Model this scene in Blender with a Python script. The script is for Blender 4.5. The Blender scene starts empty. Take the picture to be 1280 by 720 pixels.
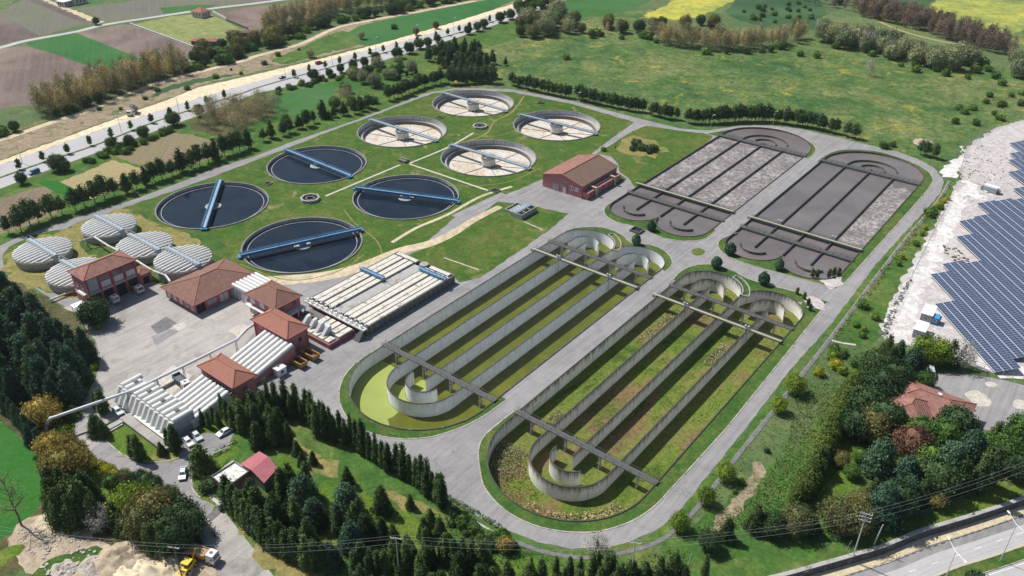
import bpy, bmesh, math, random
import numpy as np
from mathutils import Vector, Matrix
from mathutils import noise as mn
from mathutils.geometry import delaunay_2d_cdt
R = math.radians
S = bpy.context.scene
COL = S.collection
random.seed(7)
# ------------------------------------------------------------------ camera
F, YAW, PITCH, ROLL, H = 1030.628, 0.658446637, 0.544697465, 0.009343878, 150.0
cy, sy, cp, sp = math.cos(YAW), math.sin(YAW), math.cos(PITCH), math.sin(PITCH)
fw = Vector((-sy*cp, cy*cp, -sp)); rt0 = Vector((cy, sy, 0)); up0 = rt0.cross(fw)
rt = rt0*math.cos(ROLL) + up0*math.sin(ROLL); up = -rt0*math.sin(ROLL) + up0*math.cos(ROLL)
cam = bpy.data.objects.new('camera', bpy.data.cameras.new('camera')); COL.objects.link(cam)
cam.matrix_world = Matrix(((rt.x, up.x, -fw.x, 0), (rt.y, up.y, -fw.y, 0), (rt.z, up.z, -fw.z, H), (0, 0, 0, 1)))
cam.data.sensor_width = 36; cam.data.lens = 36*F/1280
cam.data.clip_start = 1; cam.data.clip_end = 9000
S.camera = cam
# ------------------------------------------------------------------ light
SUN_EL, SUN_SH = R(53), R(5)          # elevation, direction the shadows fall (from +x towards +y)
W = bpy.data.worlds.new('World'); S.world = W; W.use_nodes = True
nt = W.node_tree; bg = nt.nodes['Background']
sky = nt.nodes.new('ShaderNodeTexSky'); sky.sky_type = 'NISHITA'; sky.sun_disc = False
sd = Vector((-math.cos(SUN_SH)*math.cos(SUN_EL), -math.sin(SUN_SH)*math.cos(SUN_EL), math.sin(SUN_EL)))
sky.sun_elevation = SUN_EL; sky.sun_rotation = math.atan2(sd.x, sd.y); sky.dust_density = 1.2
nt.links.new(sky.outputs[0], bg.inputs[0]); bg.inputs[1].default_value = 0.078
sl = bpy.data.lights.new('sun', 'SUN'); sl.energy = 4.7; sl.angle = R(0.53); sl.color = (1, .965, .91)
so = bpy.data.objects.new('sun', sl); COL.objects.link(so)
so.rotation_euler = (-sd).to_track_quat('-Z', 'Y').to_euler(); so.location = (0, 0, 400)
S.view_settings.view_transform = 'Standard'; S.view_settings.look = 'None'
S.view_settings.exposure = 0.18; S.view_settings.gamma = 1; S.view_settings.use_curve_mapping = False
S.cycles.max_bounces = 5; S.cycles.diffuse_bounces = 2; S.cycles.transparent_max_bounces = 4
S.cycles.caustics_reflective = False; S.cycles.caustics_refractive = False

def P(px, py, z=0.0):
    """world point at height z seen at pixel (px,py) of the 1280x720 photograph"""
    w = fw + rt*((px-640)/F) - up*((py-360)/F)
    t = (z-H)/w.z
    return Vector((w.x*t, w.y*t, z))
def P2(q, z=0.0):
    v = P(q[0], q[1], z); return (v.x, v.y)
def PL(pts, z=0.0): return [P2(q, z) for q in pts]
# ------------------------------------------------------------------ materials
MATS = {}
def nn(t, typ, **k):
    n = t.nodes.new(typ)
    for a, b in k.items(): setattr(n, a, b)
    return n
def ramp(t, fac, stops, interp='LINEAR'):
    r = nn(t, 'ShaderNodeValToRGB'); r.color_ramp.interpolation = interp
    e = r.color_ramp.elements
    while len(e) > 1: e.remove(e[0])
    e[0].position = stops[0][0]; e[0].color = (*stops[0][1], 1)
    for p, c in stops[1:]:
        x = e.new(p); x.color = (*c, 1)
    t.links.new(fac, r.inputs[0]); return r.outputs[0]
def noise(t, vec, scale, detail=4, rough=.55, dist=0):
    n = nn(t, 'ShaderNodeTexNoise'); n.inputs['Scale'].default_value = scale; n.inputs['Detail'].default_value = detail
    n.inputs['Roughness'].default_value = rough; n.inputs['Distortion'].default_value = dist
    t.links.new(vec, n.inputs['Vector']); return n.outputs['Fac']
def mix(t, f, a, b, mode='MIX'):
    m = nn(t, 'ShaderNodeMix', data_type='RGBA', blend_type=mode)
    for s, v in ((0, f), (6, a), (7, b)):
        if isinstance(v, (int, float)): m.inputs[s].default_value = v
        elif isinstance(v, tuple): m.inputs[s].default_value = (*v, 1)
        else: t.links.new(v, m.inputs[s])
    return m.outputs[2]
def mapped(t, vec, rot=0, sc=(1, 1, 1)):
    m = nn(t, 'ShaderNodeMapping'); m.inputs['Rotation'].default_value = (0, 0, rot); m.inputs['Scale'].default_value = sc
    # rotate first, then stretch
    t.links.new(vec, m.inputs['Vector'])
    return m.outputs[0]
def start(name, rough=.85, spec=.3):
    m = bpy.data.materials.new(name); m.use_nodes = True; t = m.node_tree
    b = t.nodes['Principled BSDF']; b.inputs['Roughness'].default_value = rough
    b.inputs['Specular IOR Level'].default_value = spec
    MATS[name] = m
    return m, t, b
def pos(t): return nn(t, 'ShaderNodeNewGeometry').outputs['Position']
def objc(t): return nn(t, 'ShaderNodeTexCoord').outputs['Object']
def bump(t, b, h, dist, st=.6):
    n = nn(t, 'ShaderNodeBump'); n.inputs['Distance'].default_value = dist; n.inputs['Strength'].default_value = st
    t.links.new(h, n.inputs['Height']); t.links.new(n.outputs[0], b.inputs['Normal'])
def sc3(c, k): return tuple(x*k for x in c)

def m_ground(name, c1, c2, c3=None, big=.02, mid=.15, fine=1.2, rough=.95, bmp=.15, spot=None, spotcol=None, spotr=(.62, .7), var=.28, spec=.15, cracks=None):
    m, t, b = start(name, rough, spec)
    v = pos(t)
    n1 = noise(t, v, big, 5, .6, .4); n2 = noise(t, v, mid, 5, .65, .3); n3 = noise(t, v, fine, 3, .7)
    st = [(.36, c1), (.62, c2)] if c3 is None else [(.34, c1), (.5, c2), (.66, c3)]
    a = ramp(t, n1, st); a2 = ramp(t, n2, st)
    col = mix(t, .5, a, a2)
    if bmp > .1: col = mix(t, 1, col, ramp(t, noise(t, v, fine*.35, 4, .75, .5), [(.3, (.72,)*3), (.5, (1,)*3), (.7, (1.28,)*3)]), 'MULTIPLY')
    if spot:
        s = noise(t, v, spot, 6, .7, .6)
        f = ramp(t, s, [(spotr[0], (0, 0, 0)), (spotr[1], (1, 1, 1))])
        col = mix(t, f, col, spotcol)
    g = ramp(t, n3, [(.25, (1-var,)*3), (.75, (1+var,)*3)])
    col = mix(t, 1.0, col, g, 'MULTIPLY')
    if cracks:      # sealed joints, cracks and the rubbed tracks of wheels
        d = nn(t, 'ShaderNodeTexNoise'); d.inputs['Scale'].default_value = .5; d.inputs['Detail'].default_value = 4; t.links.new(v, d.inputs['Vector'])
        av = nn(t, 'ShaderNodeVectorMath', operation='MULTIPLY_ADD'); av.inputs[1].default_value = (2.2, 2.2, 0); t.links.new(d.outputs['Color'], av.inputs[0]); t.links.new(v, av.inputs[2])
        vo = nn(t, 'ShaderNodeTexVoronoi', feature='DISTANCE_TO_EDGE'); vo.inputs['Scale'].default_value = .3; t.links.new(av.outputs[0], vo.inputs['Vector'])
        gate = ramp(t, noise(t, v, .05, 3, .6), [(.45, (0, 0, 0)), (.55, (1, 1, 1))])
        e = mix(t, 1, ramp(t, vo.outputs['Distance'], [(0, (.4,)*3), (.02, (0, 0, 0))]), gate, 'MULTIPLY')
        col = mix(t, e, col, sc3(c1, .5))
        q = mapped(t, v, 0, (.9, .035, 1)); s2 = noise(t, q, 1, 4, .7, .4)
        col = mix(t, 1, col, ramp(t, s2, [(.3, (.82,)*3), (.5, (1,)*3), (.7, (1.12,)*3)]), 'MULTIPLY')
        col = mix(t, ramp(t, noise(t, v, .3, 5, .75, .8), [(.66, (0, 0, 0)), (.74, (.7,)*3)]), col, sc3(c1, .62))
    t.links.new(col, b.inputs['Base Color'])
    if bmp: bump(t, b, n3, bmp)
    return m
def m_field(name, c1, c2, ang, pitch=3.0, rough=.95, c3=None, fine=.7):
    m, t, b = start(name, rough, .1)
    v = pos(t)
    q = mapped(t, v, ang); q = mapped(t, q, 0, (1/pitch, .012, 1))
    s = noise(t, q, 1.0, 4, .7); n1 = noise(t, v, .018, 4, .6, .5); n3 = noise(t, v, fine, 4, .7)
    col = mix(t, ramp(t, s, [(.35, (0, 0, 0)), (.65, (1, 1, 1))]), c1, c2)
    if c3: col = mix(t, ramp(t, n1, [(.42, (0, 0, 0)), (.62, (1, 1, 1))]), col, c3)
    col = mix(t, 1, col, ramp(t, n3, [(.2, (.75,)*3), (.8, (1.25,)*3)]), 'MULTIPLY')
    col = mix(t, 1, col, ramp(t, n1, [(.3, (.82,)*3), (.7, (1.15,)*3)]), 'MULTIPLY')
    t.links.new(col, b.inputs['Base Color']); bump(t, b, s, .3)
    return m
def m_simple(name, c, rough=.6, var=.15, scale=.8, metal=0, spec=.4, coord='obj', bmp=0, dirt=None, dirtr=(.55, .75), dscale=None):
    m, t, b = start(name, rough, spec)
    v = objc(t) if coord == 'obj' else pos(t)
    n = noise(t, v, scale, 5, .65)
    col = mix(t, 1, c, ramp(t, n, [(.25, (1-var,)*3), (.75, (1+var,)*3)]), 'MULTIPLY')
    if dirt:
        d = noise(t, v, dscale or scale*.4, 6, .7, .5)
        col = mix(t, ramp(t, d, [(dirtr[0], (0, 0, 0)), (dirtr[1], (1, 1, 1))]), col, dirt)
    t.links.new(col, b.inputs['Base Color']); b.inputs['Metallic'].default_value = metal
    if bmp: bump(t, b, n, bmp)
    return m
def m_concrete_wall(name, base, stain, top, amount=.5, ztop=0.3):
    """cast concrete with rain streaks that run down from a weathered coping"""
    m, t, b = start(name, .9, .2)
    v = pos(t)
    n = noise(t, v, .5, 5, .7)
    st = mapped(t, v, 0, (1.1, 1.1, .1)); s = noise(t, st, 1.0, 5, .75)
    col = mix(t, 1, base, ramp(t, n, [(.25, (.82,)*3), (.75, (1.15,)*3)]), 'MULTIPLY')
    sep = nn(t, 'ShaderNodeSeparateXYZ'); t.links.new(v, sep.inputs[0])
    mr = nn(t, 'ShaderNodeMapRange'); mr.inputs[1].default_value = ztop-4.5; mr.inputs[2].default_value = ztop
    mr.inputs[3].default_value = -.28; mr.inputs[4].default_value = .22; t.links.new(sep.outputs[2], mr.inputs[0])
    ad = nn(t, 'ShaderNodeMath', operation='ADD'); t.links.new(s, ad.inputs[0]); t.links.new(mr.outputs[0], ad.inputs[1])
    f = ramp(t, ad.outputs[0], [(.62-.2*amount, (0, 0, 0)), (.85-.15*amount, (1, 1, 1))])
    col = mix(t, f, col, stain)
    g = nn(t, 'ShaderNodeMath', operation='GREATER_THAN'); g.inputs[1].default_value = ztop-.22
    t.links.new(sep.outputs[2], g.inputs[0])
    col = mix(t, g.outputs[0], col, mix(t, 1, top, ramp(t, n, [(.2, (.6,)*3), (.8, (1.4,)*3)]), 'MULTIPLY'))
    # pour joints
    w = nn(t, 'ShaderNodeTexWave', bands_direction='Y'); w.inputs['Scale'].default_value = .05; w.inputs['Distortion'].default_value = 0
    t.links.new(v, w.inputs['Vector'])
    col = mix(t, ramp(t, w.outputs['Fac'], [(.0, (.35,)*3), (.02, (0, 0, 0))]), col, sc3(stain, .8))
    t.links.new(col, b.inputs['Base Color']); bump(t, b, n, .05)
    return m
def m_foliage(name, c, c2=None, trans=.18, hv=.25, rough=.75):
    m, t, b = start(name, rough, .15)
    oi = nn(t, 'ShaderNodeObjectInfo'); v = objc(t)
    gl = nn(t, 'ShaderNodeNewGeometry')
    n = noise(t, v, 1.3, 3, .7)
    col = mix(t, ramp(t, n, [(.35, (0, 0, 0)), (.65, (1, 1, 1))]), c, c2 or sc3(c, 1.5))
    col = mix(t, 1, col, ramp(t, oi.outputs['Random'], [(0, (1-hv, 1-hv*.7, 1-hv)), (.5, (1.1, 1.1, 1.05)), (1, (1+hv*2.2, 1+hv*1.7, 1+hv*.6))]), 'MULTIPLY')
    col = mix(t, 1, col, ramp(t, gl.outputs['Random Per Island'], [(0, (.6,)*3), (1, (1.4,)*3)]), 'MULTIPLY')
    t.links.new(col, b.inputs['Base Color'])
    tr = nn(t, 'ShaderNodeBsdfTranslucent'); t.links.new(col, tr.inputs[0])
    ms = nn(t, 'ShaderNodeMixShader'); ms.inputs[0].default_value = trans
    t.links.new(b.outputs[0], ms.inputs[1]); t.links.new(tr.outputs[0], ms.inputs[2])
    t.links.new(ms.outputs[0], t.nodes['Material Output'].inputs[0])
    return m
def m_water(name, c, c2, rough=.12, big=.06, foam=None, foamscale=.25, wave=.02, spec=.5):
    m, t, b = start(name, rough, spec)
    v = pos(t)
    n = noise(t, v, big, 4, .6, 1.0)
    col = mix(t, ramp(t, n, [(.35, (0, 0, 0)), (.7, (1, 1, 1))]), c, c2)
    if foam:
        d = nn(t, 'ShaderNodeTexNoise'); d.inputs['Scale'].default_value = foamscale*1.4; d.inputs['Detail'].default_value = 3
        t.links.new(v, d.inputs['Vector'])
        av = nn(t, 'ShaderNodeVectorMath', operation='MULTIPLY_ADD'); av.inputs[1].default_value = (5, 5, 0)
        t.links.new(d.outputs['Color'], av.inputs[0]); t.links.new(v, av.inputs[2])
        st = mapped(t, av.outputs[0], 0, (1, .75, 0))
        f = None
        for sc, w in ((foamscale, .07), (foamscale*2.1, .08)):
            vo = nn(t, 'ShaderNodeTexVoronoi', feature='DISTANCE_TO_EDGE'); vo.inputs['Scale'].default_value = sc
            t.links.new(st, vo.inputs['Vector'])
            e = ramp(t, vo.outputs['Distance'], [(0, (1, 1, 1)), (w, (.25,)*3), (w*2.6, (0, 0, 0))])
            f = e if f is None else mix(t, .6, f, e, 'ADD')
        gate = ramp(t, noise(t, v, .11, 5, .7, .5), [(.35, (.1,)*3), (.68, (.9,)*3)])
        f = mix(t, 1, f, gate, 'MULTIPLY')
        col = mix(t, f, col, foam)
        t.links.new(ramp(t, f, [(0, (rough,)*3), (.5, (.8,)*3)]), b.inputs['Roughness'])
    t.links.new(col, b.inputs['Base Color'])
    if wave: bump(t, b, noise(t, v, 1.1, 3, .6), wave, .3)
    return m
def m_roof(name, c, c2, pitch=.45, axis='X', patch=(.5, .7), pc=None):
    m, t, b = start(name, .9, .15)
    v = objc(t)
    w = nn(t, 'ShaderNodeTexWave', bands_direction=axis, wave_profile='SIN'); w.inputs['Scale'].default_value = .314/pitch/1.0
    w.inputs['Distortion'].default_value = 0; t.links.new(v, w.inputs['Vector'])
    n = noise(t, v, .6, 6, .75, .3); n2 = noise(t, v, 5, 3, .7)
    col = mix(t, ramp(t, n, [(patch[0], (0, 0, 0)), (patch[1], (1, 1, 1))]), c, c2)
    col = mix(t, 1, col, ramp(t, n2, [(.25, (.75,)*3), (.75, (1.25,)*3)]), 'MULTIPLY')
    col = mix(t, .5, col, ramp(t, w.outputs['Fac'], [(0, (.75,)*3), (.6, (1.1,)*3)]), 'MULTIPLY')
    t.links.new(col, b.inputs['Base Color']); bump(t, b, w.outputs['Fac'], .08)
    return m

m_ground('terrain', (.06, .11, .04), (.09, .14, .05), (.14, .165, .07), spot=.06, spotcol=(.2, .165, .11))
m_ground('meadow', (.022, .09, .028), (.085, .145, .04), (.2, .205, .085), big=.018, mid=.06, fine=.35, spot=.05, spotcol=(.3, .27, .05), spotr=(.57, .68), var=.5, bmp=.5)
m_ground('rough_grass', (.03, .092, .02), (.065, .138, .026), (.15, .17, .05), big=.03, mid=.12, fine=.8, spot=.2, spotcol=(.3, .23, .13), spotr=(.62, .75), var=.35, bmp=.3)
m_ground('lawn', (.032, .09, .013), (.06, .118, .018), (.13, .142, .038), big=.035, mid=.16, fine=.9, spot=.1, spotcol=(.25, .21, .09), spotr=(.58, .7), var=.32, bmp=.12)
m_ground('lawn_lush', (.032, .085, .016), (.055, .115, .022), (.13, .145, .04), big=.05, mid=.2, fine=1.4, spot=.3, spotcol=(.2, .19, .06), spotr=(.6, .75), var=.32, bmp=.15)
m_ground('lawn_bright', (.055, .125, .015), (.09, .16, .02), (.15, .17, .035), big=.04, mid=.2, fine=1.4, var=.3, spot=.2, spotcol=(.3, .24, .08), spotr=(.6, .72))
m_ground('dry_grass', (.2, .185, .065), (.26, .215, .085), (.13, .16, .04), big=.05, mid=.25, fine=1.2, var=.2, spot=.2, spotcol=(.14, .16, .04), spotr=(.52, .66))
m_ground('asphalt', (.215, .208, .208), (.275, .266, .266), (.33, .32, .317), big=.03, mid=.2, fine=2.0, var=.08, spot=.12, spotcol=(.2, .195, .19), spotr=(.6, .7), bmp=.02, cracks=1)
m_ground('yard_concrete', (.3, .28, .262), (.38, .357, .335), (.45, .42, .39), big=.04, mid=.14, fine=2.0, var=.1, spot=.07, spotcol=(.24, .225, .2), spotr=(.55, .68), bmp=.02, cracks=1)
m_ground('asphalt_dark', (.15, .148, .15), (.19, .185, .185), big=.1, mid=.4, fine=2, var=.1)
m_ground('patch_light', (.48, .44, .38), (.54, .5, .43), big=.1, mid=.4, fine=2, var=.08)
m_ground('highway_asphalt', (.4, .39, .39), (.46, .45, .45), big=.02, mid=.1, fine=1.5, var=.07, bmp=.01)
m_ground('tan_dirt', (.62, .52, .36), (.7, .6, .43), (.58, .47, .31), big=.03, mid=.1, fine=1, var=.12)
m_ground('white_dirt', (.46, .43, .41), (.6, .575, .55), (.72, .7, .68), big=.03, mid=.15, fine=1.2, var=.12, spot=.25, spotcol=(.3, .26, .2), spotr=(.66, .78))
m_ground('gravel_pale', (.4, .365, .35), (.47, .435, .42), (.54, .51, .49), big=.02, mid=.12, fine=1.2, var=.15, spot=.2, spotcol=(.2, .17, .13), spotr=(.6, .74))
m_ground('dirt_path', (.42, .34, .22), (.52, .44, .3), (.58, .5, .36), big=.04, mid=.2, fine=1.2, var=.15)
m_ground('bare_soil', (.2, .15, .1), (.3, .235, .165), (.24, .2, .13), big=.03, mid=.15, fine=.8, var=.25, spot=.1, spotcol=(.09, .13, .035), spotr=(.52, .62))
m_ground('sand', (.34, .27, .19), (.46, .38, .28), (.25, .19, .13), big=.08, mid=.3, fine=1.2, var=.15, bmp=.3, spot=.25, spotcol=(.34, .3, .25), spotr=(.58, .7))
m_ground('scrub_floor', (.07, .1, .03), (.13, .14, .05), (.22, .18, .09), big=.05, mid=.2, fine=1, var=.35)
m_ground('forest_floor', (.05, .06, .025), (.085, .085, .035), (.14, .12, .06), big=.05, mid=.2, fine=1, var=.35)
m_ground('far_grass', (.075, .13, .05), (.12, .17, .06), (.17, .185, .085), big=.012, mid=.06, fine=.3, var=.25)
m_field('soil_purple', (.15, .115, .1), (.2, .155, .135), R(-62), 2.6, c3=(.22, .175, .14))
m_field('soil_dark', (.115, .09, .085), (.15, .12, .11), R(-60), 3, c3=(.16, .13, .115))
m_field('soil_grey', (.15, .145, .115), (.19, .18, .145), R(-60), 3, c3=(.14, .15, .1))
m_field('soil_plot', (.19, .145, .1), (.27, .21, .15), R(-45), 1.6, c3=(.2, .18, .09))
m_field('stubble', (.33, .26, .14), (.42, .34, .19), R(20), 1.2, c3=(.3, .26, .13))
m_field('crop_green', (.03, .13, .035), (.045, .16, .045), R(-60), 2.5, c3=(.055, .14, .04))
m_field('crop_green2', (.04, .13, .03), (.055, .16, .035), R(-20), 3, c3=(.06, .14, .05))
m_field('crop_bright', (.02, .12, .018), (.03, .15, .024), R(20), 1.6, c3=(.045, .14, .025))
m_field('crop_dark', (.035, .085, .04), (.05, .11, .045), R(10), 4, c3=(.06, .12, .05))
m_ground('rapeseed', (.5, .45, .07), (.4, .39, .07), (.2, .25, .06), big=.02, mid=.06, fine=.4, var=.2)
m_ground('rapeseed_thin', (.13, .19, .06), (.28, .31, .07), (.46, .43, .08), big=.02, mid=.05, fine=.4, var=.25)
m_ground('paddock', (.17, .21, .07), (.22, .25, .09), (.27, .26, .12), big=.02, mid=.1, fine=.5, var=.15)
m_ground('kerb', (.36, .34, .3), (.45, .42, .37), big=.2, mid=.8, fine=3, var=.15, spot=.4, spotcol=(.15, .14, .1), spotr=(.5, .65))
m_concrete_wall('wall_clean', (.8, .81, .82), (.55, .55, .53), (.085, .08, .07), .2)
m_concrete_wall('wall_dirty', (.78, .76, .7), (.14, .13, .1), (.08, .075, .06), .7)
m_concrete_wall('wall_wet', (.3, .28, .26), (.08, .075, .07), (.075, .07, .065), .6)
m_concrete_wall('clar_wall', (.58, .57, .56), (.28, .27, .26), (.24, .235, .225), .3, .45)
m_simple('concrete', (.38, .37, .35), .9, .18, .6, dirt=(.14, .13, .12), dirtr=(.55, .72))
m_simple('concrete_dark', (.16, .155, .145), .9, .25, .8, dirt=(.07, .07, .065))
m_simple('concrete_white', (.68, .66, .62), .85, .12, .5, dirt=(.2, .19, .17), dirtr=(.52, .66), dscale=.9)
m_simple('mould_white', (.6, .57, .5), .85, .14, .8, dirt=(.16, .15, .13), dirtr=(.56, .66), dscale=.5)
m_simple('white_paint', (.8, .79, .77), .45, .05, 1, dirt=(.5, .49, .46), dirtr=(.55, .8))
m_simple('white_cover', (.66, .66, .63), .5, .07, .8, dirt=(.42, .42, .4), dirtr=(.55, .78), dscale=.5)
m_simple('vehicle_white', (.8, .8, .8), .3, .03, 1, spec=.5)
m_simple('vehicle_silver', (.6, .66, .66), .3, .03, 1, spec=.5, metal=.2)
m_simple('vehicle_blue', (.07, .2, .3), .35, .05, 1, spec=.5)
m_simple('vehicle_red', (.32, .04, .04), .4, .05, 1, spec=.5)
m_simple('vehicle_dark', (.03, .03, .035), .35, .05, 1, spec=.5)
m_simple('vehicle_yellow', (.75, .5, .02), .45, .1, 1, dirt=(.3, .2, .08))
m_simple('orange_body', (.6, .27, .05), .6, .15, 1, dirt=(.25, .15, .08))
m_simple('ochre_steel', (.42, .24, .06), .7, .15, 1, dirt=(.16, .09, .05))
m_simple('rust', (.19, .09, .06), .9, .25, 1.2, dirt=(.08, .05, .04))
m_simple('tyre', (.02, .02, .02), .8, .1, 1)
m_simple('glass', (.03, .04, .05), .08, .05, 1, spec=.8)
m_simple('window_glass', (.08, .1, .12), .12, .1, 1, spec=.8)
m_simple('white_shutter', (.6, .6, .62), .5, .08, 1)
m_simple('dark_opening', (.02, .02, .022), .9, .1, 1)
m_simple('blue_steel', (.06, .25, .46), .45, .12, .8, dirt=(.04, .12, .2), dirtr=(.55, .7))
m_simple('blue_steel_pale', (.3, .38, .43), .5, .12, .8, dirt=(.12, .17, .2))
m_simple('blue_sheet', (.05, .28, .6), .4, .05, 1)
m_simple('grey_steel', (.26, .27, .27), .6, .2, 1, dirt=(.1, .1, .1))
m_simple('dark_steel', (.1, .1, .1), .6, .2, 1)
m_simple('galvanised', (.5, .51, .52), .5, .1, 1)
m_simple('pipe_cream', (.4, .41, .28), .6, .12, .6, dirt=(.25, .25, .17))
m_simple('pipe_white', (.66, .67, .68), .5, .06, .5)
m_simple('pink_wall', (.44, .175, .18), .9, .08, .5, dirt=(.3, .14, .13), dirtr=(.5, .75))
m_simple('pink_trim', (.33, .1, .11), .9, .08, .5)
m_simple('grey_panel', (.36, .38, .42), .8, .08, .5)
m_simple('wood', (.16, .12, .09), .9, .2, 2)
m_simple('bark', (.13, .105, .08), .95, .25, 3)
m_simple('bark_grey', (.36, .33, .29), .95, .2, 3)
m_simple('pole_concrete', (.5, .49, .46), .9, .1, 1)
m_simple('stone_dark', (.09, .09, .1), .95, .5, 1.6, coord='world', dirt=(.2, .19, .18), dirtr=(.52, .66), bmp=.3)
m_simple('rock', (.42, .38, .33), .95, .25, 1.2, dirt=(.2, .18, .15))
m_roof('roof_brown', (.2, .115, .09), (.27, .15, .12), patch=(.4, .65))
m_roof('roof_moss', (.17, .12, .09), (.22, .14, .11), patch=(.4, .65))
m_roof('roof_orange', (.36, .165, .12), (.27, .125, .095))
m_roof('roof_pink', (.33, .17, .14), (.23, .12, .095), patch=(.42, .6))
m_roof('roof_metal_red', (.4, .13, .15), (.44, .17, .19), pitch=.6, patch=(.4, .7))
m_roof('ribbed_white', (.72, .74, .73), (.6, .62, .6), pitch=1.0, axis='Y')
m_water('clar_water', (.005, .012, .024), (.016, .025, .036), .09, .09, wave=.05, spec=.2)
m_water('sludge', (.135, .117, .113), (.19, .168, .158), .3, .05, wave=.03)
m_water('sludge_foam', (.13, .112, .105), (.185, .163, .152), .4, .08, foam=(.5, .47, .44), foamscale=.42, wave=.1)
m_water('algae_water', (.085, .1, .01), (.14, .15, .015), .25, .07)
m_water('duckweed', (.24, .3, .06), (.3, .35, .075), .8, .08, wave=0)
# basin 2 floor: beds of weeds, dry reeds and red ferns
m, t, b = start('weed_floor', .95, .1); v = pos(t)
n1 = noise(t, mapped(t, v, 0, (1.6, .6, 1)), .045, 5, .62, .8); n2 = noise(t, v, .9, 4, .75)
c_ = ramp(t, n1, [(.36, (.06, .1, .02)), (.45, (.12, .17, .03)), (.54, (.16, .17, .045)), (.6, (.19, .125, .065)), (.66, (.1, .13, .03))])
c_ = mix(t, 1, c_, ramp(t, n2, [(.3, (.6,)*3), (.7, (1.35,)*3)]), 'MULTIPLY'); t.links.new(c_, b.inputs['Base Color']); bump(t, b, n2, .5)
# rusty, bleached bottom of the drained clarifiers
m, t, b = start('drained_floor', .9, .2); v = pos(t)
n1 = noise(t, v, .12, 6, .7, 1.2); n2 = noise(t, v, .7, 5, .7)
c_ = ramp(t, n1, [(.36, (.5, .47, .42)), (.5, (.64, .6, .53)), (.57, (.5, .38, .27)), (.62, (.6, .53, .42)), (.72, (.4, .19, .1))])
c_ = mix(t, 1, c_, ramp(t, n2, [(.3, (.8,)*3), (.7, (1.12,)*3)]), 'MULTIPLY'); t.links.new(c_, b.inputs['Base Color'])
# photovoltaic glass with pale cell frames (u along the table, v across)
m, t, b = start('solar_cells', .3, .5); tc = nn(t, 'ShaderNodeUVMap')
sep = nn(t, 'ShaderNodeSeparateXYZ'); t.links.new(tc.outputs[0], sep.inputs[0])
def gridline(axis, period, w):
    d = nn(t, 'ShaderNodeMath', operation='DIVIDE'); d.inputs[1].default_value = period; t.links.new(sep.outputs[axis], d.inputs[0])
    f = nn(t, 'ShaderNodeMath', operation='FRACT'); t.links.new(d.outputs[0], f.inputs[0])
    l = nn(t, 'ShaderNodeMath', operation='LESS_THAN'); l.inputs[1].default_value = w/period; t.links.new(f.outputs[0], l.inputs[0])
    return l.outputs[0]
la = gridline(0, 1.12, .17); lb = gridline(1, 2.55, .2); lc = gridline(1, 1.275, .07)
mx = nn(t, 'ShaderNodeMath', operation='MAXIMUM'); t.links.new(la, mx.inputs[0]); t.links.new(lc, mx.inputs[1])
v = pos(t); nv = noise(t, v, .35, 3, .6)
base = ramp(t, nv, [(.3, (.04, .052, .09)), (.7, (.055, .07, .12))])
c_ = mix(t, mx.outputs[0], base, (.2, .24, .33)); c_ = mix(t, lb, c_, (.55, .58, .62)); t.links.new(c_, b.inputs['Base Color'])
# foliage
m_foliage('leaf_pine', (.034, .07, .03), (.07, .125, .05))
m_foliage('leaf_cedar', (.03, .07, .046), (.075, .14, .085), hv=.35)
m_foliage('leaf_blue', (.045, .1, .062), (.085, .155, .095))
m_foliage('leaf_cypress', (.036, .068, .026), (.095, .15, .05), hv=.35)
m_foliage('leaf_green', (.055, .12, .028), (.11, .2, .045), hv=.35)
m_foliage('leaf_hedge', (.07, .115, .025), (.13, .18, .04), .2)
m_foliage('leaf_light', (.12, .2, .03), (.19, .27, .04), .3)
m_foliage('leaf_yellow', (.3, .3, .03), (.38, .36, .04), .3)
m_foliage('leaf_olive', (.13, .14, .055), (.19, .18, .075), .25)
m_foliage('leaf_willow', (.2, .23, .14), (.3, .33, .19), .3)
m_foliage('leaf_orange', (.2, .165, .05), (.3, .25, .07), .25)
m_foliage('leaf_brown', (.29, .25, .14), (.39, .34, .19), .2, .35)
m_foliage('leaf_rust', (.14, .075, .05), (.19, .1, .065), .2)
m_foliage('leaf_ash', (.3, .28, .26), (.42, .4, .38), .1, .1)
m_foliage('leaf_redbud', (.17, .125, .105), (.24, .185, .15), .2)
m_foliage('leaf_scrub', (.06, .115, .032), (.11, .17, .048), .2)
m_foliage('leaf_yellowgreen', (.12, .15, .04), (.22, .21, .05), .2)
m_foliage('reed_dry', (.3, .25, .17), (.38, .32, .23), .2)
m_foliage('shrub_purple', (.09, .075, .065), (.13, .11, .09), .2)
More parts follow.
